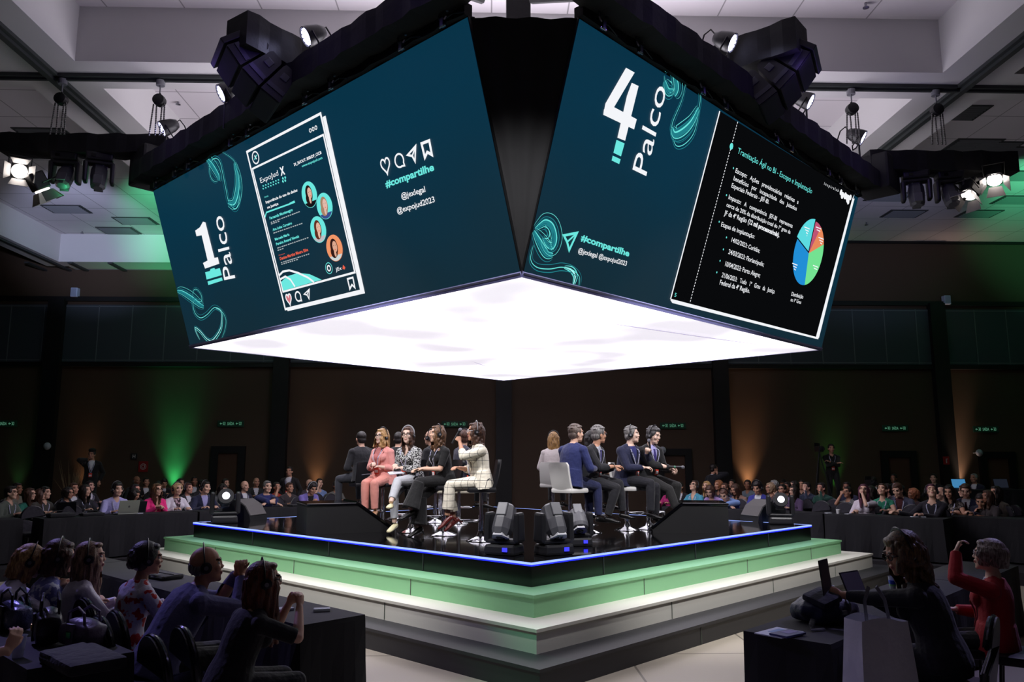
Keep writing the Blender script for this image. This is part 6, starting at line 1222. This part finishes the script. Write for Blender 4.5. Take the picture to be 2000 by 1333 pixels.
bg = [  # x, y of the crown, figure, top colour, hair colour, label, extras
 (12, 949, 'shirt', (84, 92, 84), dk, 'man with glasses in grey green shirt at the left frame edge', 'lg'), (28, 943, 'shirt', (120, 116, 104), dk, 'man in pale shirt behind the one at the left frame edge', ''),
 (50, 955, 'long', (24, 104, 88), brn, 'woman in teal green jacket with glasses near the left frame edge', 'g'), (70, 958, 'long', (70, 66, 66), brn, 'woman with long hair peeking past the teal green jacket', ''), (80, 950, 'shirt', (66, 64, 60), dk, 'shadowy man in brown shirt behind the teal green jacket', 'l'),
 (124, 953, 'bob', (24, 26, 48), dk, 'short haired woman with glasses in navy jacket left of the laptop', 'lg'), (139, 943, 'suit', (26, 28, 44), brn, 'dark suited man right behind the short haired woman in navy', ''), (160, 948, 'long', (26, 26, 36), dk, 'woman with long dark hair left of the lilac shirt', 'l'), (170, 939, 'suit', (24, 24, 30), dk, 'shadowy man under the camera operator at left', 'l'),
 (246, 953, 'fdown', (28, 26, 32), dk, 'woman bowing her head right of the lilac shirt', ''), (259, 947, 'long', (26, 24, 30), dk, 'woman with glasses in black between lilac shirt and pink blazer', 'g'), (263, 930, 'bald', (30, 28, 30), gry, 'bald man far back below the red fire hose sign', ''), (284, 933, 'suit', (24, 24, 28), dk, 'shadowy man far back just left of the green glow', ''), (300, 944, 'bald', (28, 28, 34), gry, 'balding man directly behind the bright pink blazer', ''), (303, 935, 'down', (24, 24, 28), dk, 'man with hidden face far back before the green glow', ''),
 (316, 930, 'down', (20, 20, 24), dk, 'dark suited man standing out against the green glow', ''), (349, 936, 'long', (24, 24, 28), dk, 'dark haired woman just right of the green glow', ''), (361, 943, 'suit', (26, 28, 34), brn, 'man in dark suit and tie behind the white blazer', 'h'), (378, 931, 'suit', (24, 24, 28), dk, 'shadowy man far back, right of the green glow', ''), (391, 937, 'shirt', (30, 30, 36), dk, 'man in dark shirt left of the left door', 'l'),
 (425, 943, 'fdown', (86, 90, 92), dk, 'woman in grey hoodie left of the left floor speaker', ''), (437, 935, 'shirt', (96, 90, 78), dk, 'man in beige shirt in front of the left door', ''), (472, 939, 'bald', (26, 28, 52), dk, 'balding man in navy above the left floor speaker', 'l'), (499, 933, 'bald', (40, 44, 46), gry, 'balding man with grey hair behind the royal blue jacket', ''),
 (536, 943, 'tied', (206, 52, 36), dk, 'woman in orange red dress with white glasses', 'w'), (561, 948, 'shirt', (60, 52, 56), brn, 'man half hidden left of the lilac blazer', ''), (600, 936, 'bald', (60, 50, 60), brn, 'pink lit head just behind the lilac blazer', ''), (622, 936, 'tied', (122, 148, 196), dk, 'woman in light blue raising her hand beside the amber glow', ''), (653, 943, 'shirt', (96, 96, 90), dk, 'man with glasses and beige shirt near the women on stage', 'g'),
 (1331, 941, 'suit', (28, 24, 30), dk, 'shadowy man right beside the knees of the man in black', ''), (1311, 950, 'long', (176, 34, 110), dk, 'person in magenta glimpsed under the legs of the men on stage', ''), (1385, 941, 'long', (56, 48, 66), bld, 'blond woman behind the lilac sweater', ''), (1409, 939, 'bob', (80, 60, 50), (110, 70, 44), 'woman with auburn hair behind the slumped man', ''), (1421, 944, 'suit', (40, 40, 80), brn, 'bearded man between the slumped man and the royal blue blazer', ''), (1434, 936, 'shirt', (36, 34, 38), dk, 'man in the back row leaning his head, before the right pillar', ''),
 (1449, 943, 'fdown', (150, 118, 104), brn, 'woman in beige cardigan looking down left of the royal blue blazer', 'l'), (1463, 937, 'shirt', (96, 110, 120), dk, 'man in grey shirt just left of the amber glow', ''), (1511, 944, 'bob', (96, 66, 62), (120, 100, 80), 'short haired woman with glasses right of the royal blue blazer', 'g'), (1517, 939, 'bob', (60, 56, 60), gry, 'grey haired woman peeking over the short haired one', ''), (1534, 949, 'shirt', (110, 100, 130), dk, 'man with glasses left of the lit right lamp', 'g'), (1557, 950, 'long', (80, 60, 96), dk, 'person with pink lit face and glasses right above the lit right lamp', 'g'),
 (1538, 932, 'down', (22, 22, 26), dk, 'man bowing in the back row left of the tripod', ''), (1543, 941, 'shirt', (60, 56, 54), dk, 'round faced man in the back, second from the tripod', ''), (1557, 940, 'bob', (40, 36, 40), dk, 'woman with fringe in the back left of the tripod', ''), (1569, 937, 'shirt', (34, 34, 40), dk, 'man in black directly left of the tripod', ''), (1580, 941, 'chin', (40, 52, 74), dk, 'man in blue grey covering his face with his hand', ''), (1609, 942, 'chin', (20, 70, 56), dk, 'person in dark green with a hand on the chin', 'g'),
 (1658, 941, 'shirt', (30, 34, 60), dk, 'man in navy behind the grey cardigan', ''), (1661, 953, 'tied', (112, 112, 114), dk, 'woman in grey cardigan with glasses holding her cheek', 'lg'), (1694, 948, 'shirt', (46, 40, 46), dk, 'man just behind the white blouse', ''), (1708, 950, 'long', (30, 26, 34), dk, 'woman with long hair between white blouse and green top', 'l'), (1739, 944, 'chin', (52, 44, 52), dk, 'man with beard and hand on his mouth right of the green top', ''), (1756, 943, 'shirt', (66, 66, 84), gry, 'grey man behind the grey blazer', ''), (1793, 955, 'bob', (60, 40, 46), (110, 66, 44), 'red haired woman behind the man in the black sweater', ''),
 (1847, 951, 'bald', (120, 122, 130), gry, 'balding man in pale shirt behind the woman with black hair', ''), (1890, 947, 'shirt', (84, 84, 90), dk, 'man with glasses in grey before the control desk', 'lg'), (1938, 959, 'long', (52, 44, 46), brn, 'woman with brown hair right of the man leaning far forward', ''), (1954, 951, 'long', (84, 76, 66), dk, 'woman with glasses and dark curls below the dark laptop', 'lg'), (1825, 925, 'shirt', (18, 18, 22), dk, 'man in black with lanyard beside the last black pillar', 'l'), (1748, 925, 'chin', (24, 40, 44), dk, 'man seated before the door left of the last pillar', ''), (1712, 927, 'down', (18, 18, 20), dk, 'person in black behind a video camera', ''), (1906, 925, 'suit', (26, 32, 56), gry, 'man in blue suit seated at the control desk', 'l')]
for x, y, kd, tcx, hcx, lb, ex in bg:
    f_ = kd in ('long', 'bob', 'fdown', 'tied'); dd = max(13.2, min(23.2, .47 * 1561 / (y - 901)))
    if x < 690 or x > 1290: dd = max(dd, rowpt(x, x < 1000, 1.75).y + (.35 if (x % 3) else 0))
    p = W(x, y, Y=dd); ztop = p.z; base = RZ_; dd = dd; sc = max(.93, min(1.09, (ztop - base) / (1.335 if not f_ else 1.29))); p.z = base
    rz = math.atan2(-(SC.x - p.x), (SC.y - p.y)) + R(random.Random(x).uniform(-9, 9))
    extra(kd, p, rz, lb, tcx, hcx, 'audience in the far rows', skin=('light', 'mid', 'light', 'dark', 'mid')[x % 5], scale=sc, lan='l' in ex, hs='h' in ex, glasses='white' if 'w' in ex else ('black' if 'g' in ex else None))
    chair(p, rz, 'chair under the ' + ' '.join(lb.split()[:13]), 'chairs in the far rows')
o = MB().box((0, 23.2, RZ_ / 2), (50, 6.2, RZ_)).build('floor.003', M('carpet_dark')); struct(o)
# standing people and their risers
def riser(p, h, lb): o = MB().box((0, 0, h / 2), (1.6, 1.2, h), bev=.01).build('riser', BLK, loc=(p.x, p.y, RZ_)); tag(o, lb, 'riser')
p = W(180, 900, Y=22.6); p.z = RZ_ + .32; riser(p, .32, 'low black riser under the camera operator at left'); extra('phone', p, R(200), 'camera operator in black cap standing against the dark wall at left', (16, 16, 18), dk, 'people standing at the back', lan=True)
mb = MB(); mb.ell((0, 0, 0), (.1, .11, .06)); mb.box((0, .1, -.02), (.14, .1, .015), bev=.005); o = mb.build('cap', M('cap_black', (14, 14, 14), .7), loc=(p.x, p.y - .03, p.z + 1.72)); o.rotation_euler.z = R(200); tag(o, 'black cap worn by the camera operator at left', 'cap')
p2 = W(168, 905, Y=22.0); t = thing('potted_plant', 'tall grass like plant beside the camera operator at left', 'plant', (p2.x - .35, p2.y, RZ_)); MB().lathe((0, 0, 0), [(.14, 0), (.18, .3), (.16, .3)]).build('pot', BLK, t, True)
mb = MB(); rr = random.Random(4)
for i in range(26): a = rr.uniform(0, 6.28); r_ = rr.uniform(.1, .45); mb.loft([(0, 0, .28), (r_ * .4 * math.cos(a), r_ * .4 * math.sin(a), .9), (r_ * math.cos(a), r_ * math.sin(a), rr.uniform(1.2, 1.8))], [(.008, .003), (.008, .003), (.002, .001)], 4)
mb.build('foliage', M('grass_leaf', (150, 132, 96), .6), t)
p = W(1624, 900, Y=22.6); p.z = RZ_ + .5; riser(p, .5, 'black riser under the standing man beside the tripod'); extra('cross', p, R(170), 'bearded man in black standing with folded arms beside the tripod', (18, 18, 20), dk, 'people standing at the back', lan=True)
def tripod(p, h, lb):
    t = thing('camera_tripod', lb, 'tripod', p)
    for k in range(3): a = R(90 + 120 * k); MB().loft([(0, 0, h), (.45 * math.cos(a), .45 * math.sin(a), 0)], .02, 8).build('leg', BLK, t)
    MB().box((0, 0, h + .08), (.14, .34, .16), bev=.02).cyl((0, -.17, h + .08), (0, -.3, h + .08), .05).build('video_camera', DARKP, t); MB().box((0, .12, h + .2), (.16, .02, .1)).build('monitor', BLK, t)
p = W(1601, 905, Y=22.5); p.z = RZ_; tripod(p, 2.0, 'tall tripod with a video camera beside the standing man'); p = W(1700, 950, Y=20.4); p.z = RZ_; tripod(p, 1.1, 'low tripod with a video camera before the right doors')
p = W(1391, 905, Y=21.6); p.z = RZ_; extra('phone', p, R(-60), 'man in dark suit standing with his back turned before the right pillar', (18, 20, 30), dk, 'people standing at the back', scale=.96)
p = W(567, 912, Y=20.5); p.z = RZ_; extra('stand', p, R(175), 'young man in black with lanyard standing at the left pillar', (18, 18, 20), dk, 'people standing at the back', scale=.93, lan=True)
# empty chairs
for px, l, off, lb in ((82, True, .9, 'empty banquet chair left of the folded black bag'), (158, True, .75, 'empty banquet chair between the folded black bag and the laptop'), (190, True, 2.6, 'empty banquet chair behind the lilac shirt'), (556, True, .95, 'empty banquet chair between the royal blue jacket and the lilac blazer'), (633, True, 1.9, 'empty banquet chair right of the phone user in lilac'), (660, True, 1.5, 'empty banquet chair nearest the prompt monitor at left'),
                       (1590, False, 1.2, 'empty banquet chair just right of the lit right lamp'), (1614, False, 2.0, 'empty banquet chair behind the paper cup'), (1636, False, .9, 'empty banquet chair left of the white blouse'), (1668, False, 2.1, 'empty banquet chair in the second row left of the white blouse'), (1766, False, .9, 'empty banquet chair left of the black sweater'), (1456, False, .95, 'empty banquet chair left of the royal blue blazer')):
    chair(rowpt(px, l, off), LR if l else RRz, lb, cg)
# things on the raised tables
def laptop(loc, rz, label, col=(170, 172, 160), ang=105, screen=None, s=1.0):
    t = thing('laptop', label, 'laptop', loc, rz, scale=s); m = M('laptop_%d' % col[0], col, .35, .5)
    MB().box((0, 0, .009), (.32, .22, .016), bev=.006).build('laptop_base', m, t); MB().box((0, -.01, .0185), (.28, .11, .003)).build('keyboard', DARKP, t)
    mb = MB(); mb.T = Matrix.Translation((0, .11, .014)) @ Matrix.Rotation(R(90 - ang), 4, 'X'); mb.box((0, 0, .11), (.32, .008, .215), bev=.004); l_ = mb.build('laptop_lid', m, t)
    mb = MB(); mb.T = Matrix.Translation((0, .11, .014)) @ Matrix.Rotation(R(90 - ang), 4, 'X'); mb.box((0, -.0055, .112), (.295, .003, .185)); mb.build('laptop_screen', screen or GLOSSB, l_)
    if not screen:
        mb = MB(); mb.T = Matrix.Translation((0, .11, .014)) @ Matrix.Rotation(R(90 - ang), 4, 'X'); mb.ell((0, .0046, .115), (.016, .001, .018), 6, 12); mb.build('lid_emblem', M('emblem_grey', (90, 92, 90), .3), l_)
    return t
TZ_ = RZ_ + .758
def ontab(px, l, off): p = rowpt(px, l, off); p.z = TZ_; return p
laptop(ontab(252, True, .3), LR, 'open silver laptop on the long table left of the stage', s=1.15)
laptop(ontab(270, True, .45), LR, 'dark laptop half hidden behind the silver one', col=(40, 42, 48))
laptop(ontab(140, True, 1.15), R(200), 'dark open laptop before the short haired woman in navy', col=(38, 38, 44))
def pile(loc, rz, label, name='shoulder_bag', sz=(.42, .28, .07), m=None, strap=True):
    t = thing(name, label, 'bag', loc, rz); m = m or cloth('bag_black', (24, 23, 30))
    mb = MB(); mb.box((0, 0, sz[2] / 2), sz, bev=sz[2] * .42); mb.box((.02, -.02, sz[2] * .8), (sz[0] * .9, sz[1] * .8, sz[2] * .5), bev=.015, rot=(.05, .03, .1)); mb.build('bag_body', m, t, True)
    if strap: MB().loft([(-sz[0] * .45, 0, sz[2]), (-sz[0] * .2, -.1, sz[2] + .04), (sz[0] * .2, -.12, sz[2] + .03), (sz[0] * .45, .02, sz[2])], [(.015, .004)] * 4, 6).build('strap', m, t)
    return t
pile(ontab(128, True, .28), LR, 'folded black bag on the left end of the long table'); pile(ontab(188, True, .28), LR, 'flat black bag with buckles beside the laptop', sz=(.38, .22, .05))
pile(ontab(585, True, .25), LR, 'dark folder bag before the man in the lilac blazer', sz=(.4, .25, .04), strap=False)
for px, l, lb in ((1631, False, 'white paper cup on the right table'),):
    mb = MB(); mb.lathe((0, 0, 0), [(.028, 0), (.038, .085), (.036, .085), (.027, .004)], 16); o = mb.build('paper_cup', M('cup_white', (235, 235, 235), .5), loc=ontab(px, l, .2)); tag(o, lb, 'cup')
for px, l, off, lb in ((1612, False, .2, 'small white card left of the paper cup'), (1650, False, .2, 'small white card right of the paper cup'), (1778, False, .25, 'white sheet before the black sweater, nearest'), (1795, False, .3, 'white sheet on the lanyard side of the black sweater'), (280, True, .2, 'small white box on the table right of the laptop')):
    o = MB().box((0, 0, .005), (.12, .08, .01), rot=(0, 0, px)).build('paper_card', M('paper'), loc=ontab(px, l, off)); tag(o, lb, 'paper')
def bottle(loc, label, h=.22, tint=(190, 205, 215)):
    t = thing('water_bottle', label, 'bottle', loc, 0, 'plastic water bottles'); g_ = M('bottle_plastic', tint, .08, alpha=.55)
    MB().lathe((0, 0, 0), [(.03, 0), (.033, .01), (.033, .14 * h / .22), (.028, .17 * h / .22), (.012, .2 * h / .22), (.012, .21 * h / .22)], 18).build('bottle_body', g_, t, True)
    MB().cyl((0, 0, .208 * h / .22), (0, 0, h), .014).build('cap', M('cap_white', (225, 230, 240), .4), t); MB().lathe((0, 0, .05), [(.0338, 0), (.0338, .06)], 18).build('bottle_label', M('label_blue', (90, 120, 190), .5), t)
p = rowpt(666, True, 1.2); p.z = TZ_; bottle(rowpt(1826, False, .95) + V((0, 0, .76)), 'water bottle between the black sweater and the black haired woman'); a = rowpt(666, True, 1.7)
p = W(1850, 958, Y=21.6); table((p.x - .2, p.y, 0), (p.x + 3.0, p.y, 0), V((0, .7, 0)), RZ_, 'control desk at the far right with two laptops', h=.95, group='control desk')
laptop(W(1880, 947, Y=21.9) * 1 - V((0, 0, W(1880, 947, Y=21.9).z - RZ_ - .96)), R(0), 'laptop with bright blue screen on the control desk', col=(60, 60, 66), screen=glow('screen_blue', (70, 140, 190), .8), s=1.3)
laptop(W(1963, 947, Y=21.9) * 1 - V((0, 0, W(1963, 947, Y=21.9).z - RZ_ - .96)), R(0), 'laptop with dark screen on the control desk at the right edge', col=(60, 60, 66), screen=glow('screen_night', (30, 34, 44), .8), s=1.3)
# ------------------------------------------------------------------ foreground audience
FA = V((-q, q, 0)); FD = V((-q, -q, 0)); GA = V((q, q, 0)); GD = V((q, -q, 0))
C1 = W(713, 1202, Z=.75); C1.z = 0; C2 = W(1452, 1234, Z=.75); C2.z = 0
gf = 'cloth covered tables in the foreground'
for k, lb in enumerate(('black covered table with the phone in front of the woman with auburn hair', 'black covered table behind the bald man, second from the aisle', 'black covered table with the water bottle at left', 'black covered table at the left frame edge')):
    table(C1 + FA * (k * 1.62), C1 + FA * (k * 1.62 + 1.6), FD * .58, 0, lb, group=gf)
for k, lb in enumerate(('black covered table with magazines and backpack at right', 'black covered table before the woman in red', 'black covered table at the right frame edge')):
    table(C2 + GA * (k * 1.82), C2 + GA * (k * 1.82 + 1.8), GD * .62, 0, lb, group=gf)
C3 = W(262, 1275, Z=.75); C3.z = 0; table(C3, C3 + FA * 2.4, FD * .6, 0, 'black covered table piled with handbags at bottom left', group=gf)
cf = 'black covered chairs in the foreground'
def fperson(px, Y, rz, label, ch=None, ztop=None, **P):
    p = W(px, 1000, Y=Y); p.z = 0; k = dict(hip=(0, 0, .54), al=(-.11, .40, .09), ar=(.11, .40, .09), hl=(-.14, .40, .79), hr=(.14, .40, .79), vx=.0065); k.update(P)
    if ch: chair(p + Matrix.Rotation(rz, 3, 'Z') @ V((0, -.04, 0)), rz, ch, cf, 'cover')
    return person(p, rz, label, 'audience in the foreground', **k)
fr = R(-45)
pbl = cloth('slate_blue_suit', (92, 92, 140))
_, fb = fperson(328, 5.95, R(-48), 'bald man in slate blue suit with headset, hands folded at his mouth', 'black covered chair behind the bald man', fat=1.12, lean=20, bend=16, head=(-22, 6, 0), hl=(.03, .52, 1.06), hr=(.06, .54, 1.04), pl=(-.6, .2, -1), pr=(.6, .2, -1), dl=(.2, .1, .9), dr=(-.2, .1, .9), nl=(.9, -.2, 0), nr=(-.9, -.2, 0), cl=55, cr=55, top='jacket', topm=pbl, shirt=cloth('blue_cuff', (60, 70, 190)), hair='bald', hairm=hg, headset=1, skin='mid', scale=1.04)
fperson(462, 5.4, R(-50), 'woman with long auburn hair in black, glasses and headset, hands at her chin', 'black covered chair under the woman with auburn hair', sex='f', fat=1.08, lean=14, bend=12, head=(-16, 4, 0), hl=(.0, .40, .98), hr=(.08, .44, .97), pl=(-.6, .2, -1), pr=(.8, .1, -1), dl=(.4, .3, .8), dr=(-.4, .2, .8), nl=(.7, -.3, -.4), nr=(-.7, -.3, -.4), cl=40, cr=35, top='tee', topm=cloth('black_knit', (16, 15, 22)), sleeve=.46, hair='long', len=.46, wave=.008, vol=.004, hairm=hrd, glasses='black', headset=1, skin='light')
fperson(258, 6.5, R(-42), 'dark haired woman in red and white flowered blouse with headset', 'black covered chair under the flowered blouse', sex='f', top='blouse', topm=cloth('red_flower', (206, 200, 220), 'flower', (190, 30, 34), .9), hair='tied', len=.12, vol=.01, hairm=hk, headset=1, head=(-20, 0, 0), skin='mid', lean=8)
fperson(150, 6.6, R(-50), 'woman with very long light brown hair in a white top and headset', 'black covered chair under the long light brown hair', sex='f', top='blouse', topm=cloth('white_satin', (206, 200, 220), rough=.45), hair='long', len=.56, hairm=hairmat('hair_light_brown', (84, 60, 48), (176, 140, 112)), headset=1, head=(-20, 2, 0), lean=6)
fperson(84, 6.7, R(-55), 'woman with dark bob and glasses in a blue patterned scarf, headset', 'black covered chair under the dark bob', sex='f', fat=1.1, top='blouse', topm=cloth('blue_scarf', (120, 124, 200), 'flower', (220, 224, 250), 1.2), hair='bob', len=.2, vol=.012, hairm=hb, glasses='brown', headset=1, head=(-16, -4, 0), lean=8)
fperson(8, 6.6, R(-62), 'woman in white shirt with blond brown hair at the left frame edge', 'black covered chair at the left frame edge', sex='f', top='shirt', topm=cloth('white_cotton', (214, 208, 232)), hair='bob', len=.22, hairm=hbl, headset=1, head=(0, -18, 0), lean=12, hl=(.04, .46, .92), hr=(.1, .42, .94), cl=40, cr=40)
# right side
rr4, F6 = fperson(1822, 5.6, R(50), 'curly haired woman in black reading a tablet, glasses and headset', 'black covered chair under the curly haired woman', sex='f', fat=1.12, lean=10, bend=10, head=(42, -14, 0), hl=(-.02, .60, .86), hr=(.12, .46, .84), dl=(.1, .9, .2), nl=(.8, 0, -.3), cl=50, cr=35, top='tee', topm=cloth('black_cardigan', (20, 19, 28)), neckline=.47, sleeve=.9, hair='curly', len=.30, vol=.012, wave=.02, hairm=hairmat('hair_curl', (52, 36, 28), (120, 86, 50)), glasses='black', headset=1, skin='mid', scale=1.12, watch=2)
fperson(1925, 6.5, R(50), 'grey haired woman in red jacket and striped blouse with a hand raised to her head', 'black covered chair behind the woman in red', sex='f', fat=1.1, lean=-4, bend=4, head=(10, 6, 0), hl=(-.11, .22, 1.22), pl=(-.8, .6, -.8), dl=(.3, -.3, .8), nl=(.3, -.8, 0), cl=40, hr=(.1, .3, .72), top='jacket', topm=cloth('red_jacket', (176, 22, 40)), shirt=cloth('striped_blouse', (206, 206, 230), 'stripe', (60, 60, 110), 1.5), collar=False, vee=.40, hair='bob', len=.14, vol=.008, hairm=hairmat('hair_silver_brown', (90, 70, 66), (176, 164, 160)), glasses='white', skin='pale')
tb = r_ = rr4.matrix_basis @ (F6.wri[0] + V((.0, .10, .06)))
t = thing('tablet', 'thin dark tablet held upright by the curly haired woman', 'tablet', tb, R(48)); MB().box((0, 0, .05), (.19, .008, .26), rot=(R(-6), 0, 0), bev=.004).build('tablet_body', DARKP, t)
# chairs seen from behind
for px, Y, rz, lb in ((1995, 6.3, R(55), 'black covered chair cut by the right frame edge'), (1985, 5.2, R(52), 'black covered chair nearest the camera at the right'), (282, 5.75, R(-45), 'empty black covered chair in front of the flowered blouse'), (392, 5.15, R(-45), 'black covered chair nearest the camera behind the bald man')):
    p = W(px, 1100, Y=Y); p.z = 0; chair(p, rz, lb, cf, 'cover')
# things on the right table
def g2(a, d, z=.755): p = C2 + GA * a + GD * d; p.z = z; return p
t = thing('backpack', 'dark blue backpack lying on the right table', 'backpack', g2(.75, .28), R(30), scale=1.0); mb = MB(); mb.ell((0, 0, .10), (.27, .19, .11)); mb.box((0, 0, .075), (.46, .32, .14), bev=.06); me = remesh(mb, 'backpack_body', .012, smooth_it=2); me.materials.append(cloth('backpack_navy', (22, 28, 62), rough=.5)); obj('backpack_body', me, t)
mb = MB(); mb.box((-.12, -.08, .19), (.22, .2, .05), bev=.02, rot=(.25, -.2, 0)); mb.build('front_pocket', cloth('backpack_dark', (18, 20, 40)), t, True); MB().loft([(-.26, -.1, .05), (-.36, -.16, .03), (-.42, -.2, .012), (-.3, -.22, .01)], [(.02, .005)] * 4, 6).build('strap', BLKC, t); MB().loft([(.1, .16, .12), (.2, .24, .06), (.3, .18, .03), (.24, .05, .08)], [(.02, .005)] * 4, 6).build('strap', BLKC, t)
MB().box((-.02, -.185, .09), (.05, .02, .03), bev=.005).build('buckle', GREYP, t)
for (a, d, s, c, lb, r0) in ((.10, .22, (.30, .21, .008), (206, 212, 236), 'open magazine with pale blue pages on the right table corner', .35), (.06, .30, (.22, .14, .014), (70, 74, 130), 'dark blue leaflet lying on the open magazine', .25)):
    t = thing('magazine', lb, 'magazine', g2(a, d, .757 if s[0] > .25 else .768), R(20) + r0); MB().box((0, 0, 0), s, bev=.002).build('pages', M('page_%d' % c[0], c, .35), t); MB().box((.03, .01, s[2] / 2 + .0005), (s[0] * .5, s[1] * .5, .001)).build('printed_area', M('print_%d' % c[0], (110, 150, 210) if c[0] > 100 else (120, 110, 180), .35), t)
laptop(W(1697, 1168, Z=.757), R(35), 'open dark laptop on the right table beyond the tablet', col=(44, 42, 50), ang=112, screen=M('screen_off_grey', (92, 88, 104), .3), s=.95)
def tumbler(loc, label):
    t = thing('plastic_cup', label, 'cup', loc, 0, 'printed plastic cups'); MB().lathe((0, 0, 0), [(.026, 0), (.036, .12), (.038, .12), (.034, .118), (.024, .004)], 20).build('cup_body', M('cup_clear', (200, 205, 225), .1, alpha=.6), t, True)
    MB().lathe((0, 0, .05), [(.0318, 0), (.0348, .035)], 20).build('printed_band', M('cup_blue', (40, 70, 200), .4), t); MB().lathe((0, 0, .035), [(.0302, 0), (.0315, .012)], 20).build('green_band', M('cup_green', (110, 190, 120), .4), t)
tumbler(W(1622, 1172, Z=.757), 'printed plastic cup behind the tablet'); tumbler(W(1744, 1152, Z=.757), 'printed plastic cup right of the open laptop')
# tote bag hanging from the chair
p = W(1716, 1215, Y=4.9); t = thing('tote_bag', 'large grey fabric tote bag hanging at the table corner', 'bag', (p.x, p.y, p.z), R(20)); vs = []; fs = []
n = 12
for i in range(n + 1):
    for j in range(n + 1):
        a, b_ = i / n, j / n; vs.append(((a - .5) * (.36 + .1 * b_), -.05 - .03 * math.sin(a * 7 + b_ * 2) * b_ - .04 * math.sin(math.pi * a), .02 - b_ * .55 + .02 * math.sin(a * 5) * (1 - b_)))
k0 = len(vs); vs += [(x, .07 - y * .4, z) for x, y, z in vs]
for o_ in (0, k0):
    for i in range(n):
        for j in range(n): a = o_ + i * (n + 1) + j; f = (a, a + 1, a + n + 2, a + n + 1); fs.append(f if not o_ else f[::-1])
for j in range(n): fs.append((j, j + k0, j + 1 + k0, j + 1)); e_ = n * (n + 1); fs.append((e_ + j, e_ + j + 1, e_ + j + 1 + k0, e_ + j + k0))
for i in range(n): a = i * (n + 1) + n; fs.append((a, a + k0, a + n + 1 + k0, a + n + 1))
MB().add(vs, fs).build('bag_body', M('tote_grey', (222, 222, 230), .4, bump=.5, bscale=7), t, True)
for s in (-1, 1): MB().loft([(s * .09, .0, -.02), (s * .08, .02, .12), (s * .03, .03, .2)], [(.014, .004)] * 3, 6).build('handle', M('tote_strap', (120, 120, 128), .6), t)
# left tables
def g1(a, d, z=.755): p = C1 + FA * a + FD * d; p.z = z; return p
o = MB().box((0, 0, .012), (.13, .07, .024), rot=(0, 0, .2), bev=.004).build('phone', M('phone_silver', (150, 154, 170), .25), loc=g1(.36, .16)); tag(o, 'silver phone lying beside the elbow of the woman with auburn hair', 'phone')
o = MB().box((0, 0, .01), (.2, .1, .02), rot=(0, 0, .6), bev=.004).build('notebook', M('notebook_grey', (110, 110, 140), .4), loc=g1(.62, .38)); tag(o, 'closed grey notebook under the arms of the woman with auburn hair', 'notebook')
bottle(W(303, 1126, Z=.755), 'water bottle in front of the flowered blouse', .24)
pile(W(318, 1130, Z=.755), R(-40), 'dark bag on the table right of the water bottle', sz=(.4, .24, .05))
o = MB().box((0, 0, .006), (.26, .18, .012)).build('paper_card', M('paper'), loc=W(70, 1080, Z=.755)); tag(o, 'white sheet on the table before the dark bob', 'paper')
def handbag(loc, rz, label, sz, m, hm_, grp=None, buckle=(200, 170, 90)):
    t = thing('handbag', label, 'bag', loc, rz); mb = MB(); mb.box((0, 0, sz[2] * .45), (sz[0], sz[1], sz[2] * .9), bev=min(sz) * .4); mb.ell((0, 0, sz[2] * .75), (sz[0] * .46, sz[1] * .42, sz[2] * .3)); me = remesh(mb, 'bag_body', .010, smooth_it=3); me.materials.append(m); obj('bag_body', me, t)
    for s in (-1, 1): MB().loft([(-sz[0] * .25, s * sz[1] * .3, sz[2] * .85), (-sz[0] * .22, s * sz[1] * .3, sz[2] * 1.25), (0, s * sz[1] * .25, sz[2] * 1.45), (sz[0] * .22, s * sz[1] * .3, sz[2] * 1.25), (sz[0] * .25, s * sz[1] * .3, sz[2] * .85)], .009, 8).build('handle', hm_, t)
    MB().box((0, -sz[1] * .5, sz[2] * .5), (sz[0] * .22, .02, sz[2] * .8), bev=.006).build('bag_strap', hm_, t); MB().box((0, -sz[1] * .5 - .012, sz[2] * .5), (.045, .012, .045), bev=.005).build('buckle', M('brass_%d' % buckle[0], buckle, .25, 1), t)
mv = M('leather_mauve', (104, 92, 122), .38, bump=.2, bscale=30); bk = M('leather_black', (22, 21, 30), .35, bump=.2, bscale=30); sv = M('leather_silver', (110, 112, 150), .25, .6, bump=.4, bscale=20)
handbag(W(160, 1262, Z=.755), R(-28), 'mauve grey leather handbag with a green buckle, on the bottom left table', (.34, .18, .17), mv, mv, buckle=(70, 160, 110))
handbag(W(92, 1256, Z=.755), R(-60), 'black leather handbag with a gold clasp, left of the mauve one', (.32, .17, .22), bk, bk)
handbag(W(22, 1232, Z=.755), R(-35), 'silver blue handbag with loop handles at the left frame edge', (.34, .16, .2), sv, bk, buckle=(190, 190, 200))
pile(W(160, 1300, Z=.755), R(-45), 'dark jacket folded on the bottom left table in front of the handbags', name='folded_jacket', sz=(.55, .32, .07), strap=False)
t = thing('plastic_cup', 'clear plastic cup beside the black handbag', 'cup', W(34, 1285, Z=.755)); MB().lathe((0, 0, 0), [(.03, 0), (.044, .13), (.048, .13), (.042, .125), (.028, .004)], 20).build('cup_body', M('cup_clear'), t, True)
p = W(2, 1330, Z=.74); t = thing('person', 'forearm and hand of a person cut off at the bottom left corner', 'person', (p.x, p.y, 0), R(-30)); mb = MB(); F7 = Fig(dict(sex='f', hip=(-.25, -.55, .54), lean=8, hl=(-.5, -.1, .8), hr=(.03, .05, .90), dr=(.1, .35, .9), nr=(-1, .2, 0), cr=30, pr=(.3, .2, -1), vx=.0065, topm=cloth('dark_top', (30, 26, 40)), top='tee', sleeve=.4, hair='bob', hairm=hb)); dress(F7, t, F7.P)
bpy.data.scenes.remove(TMP)
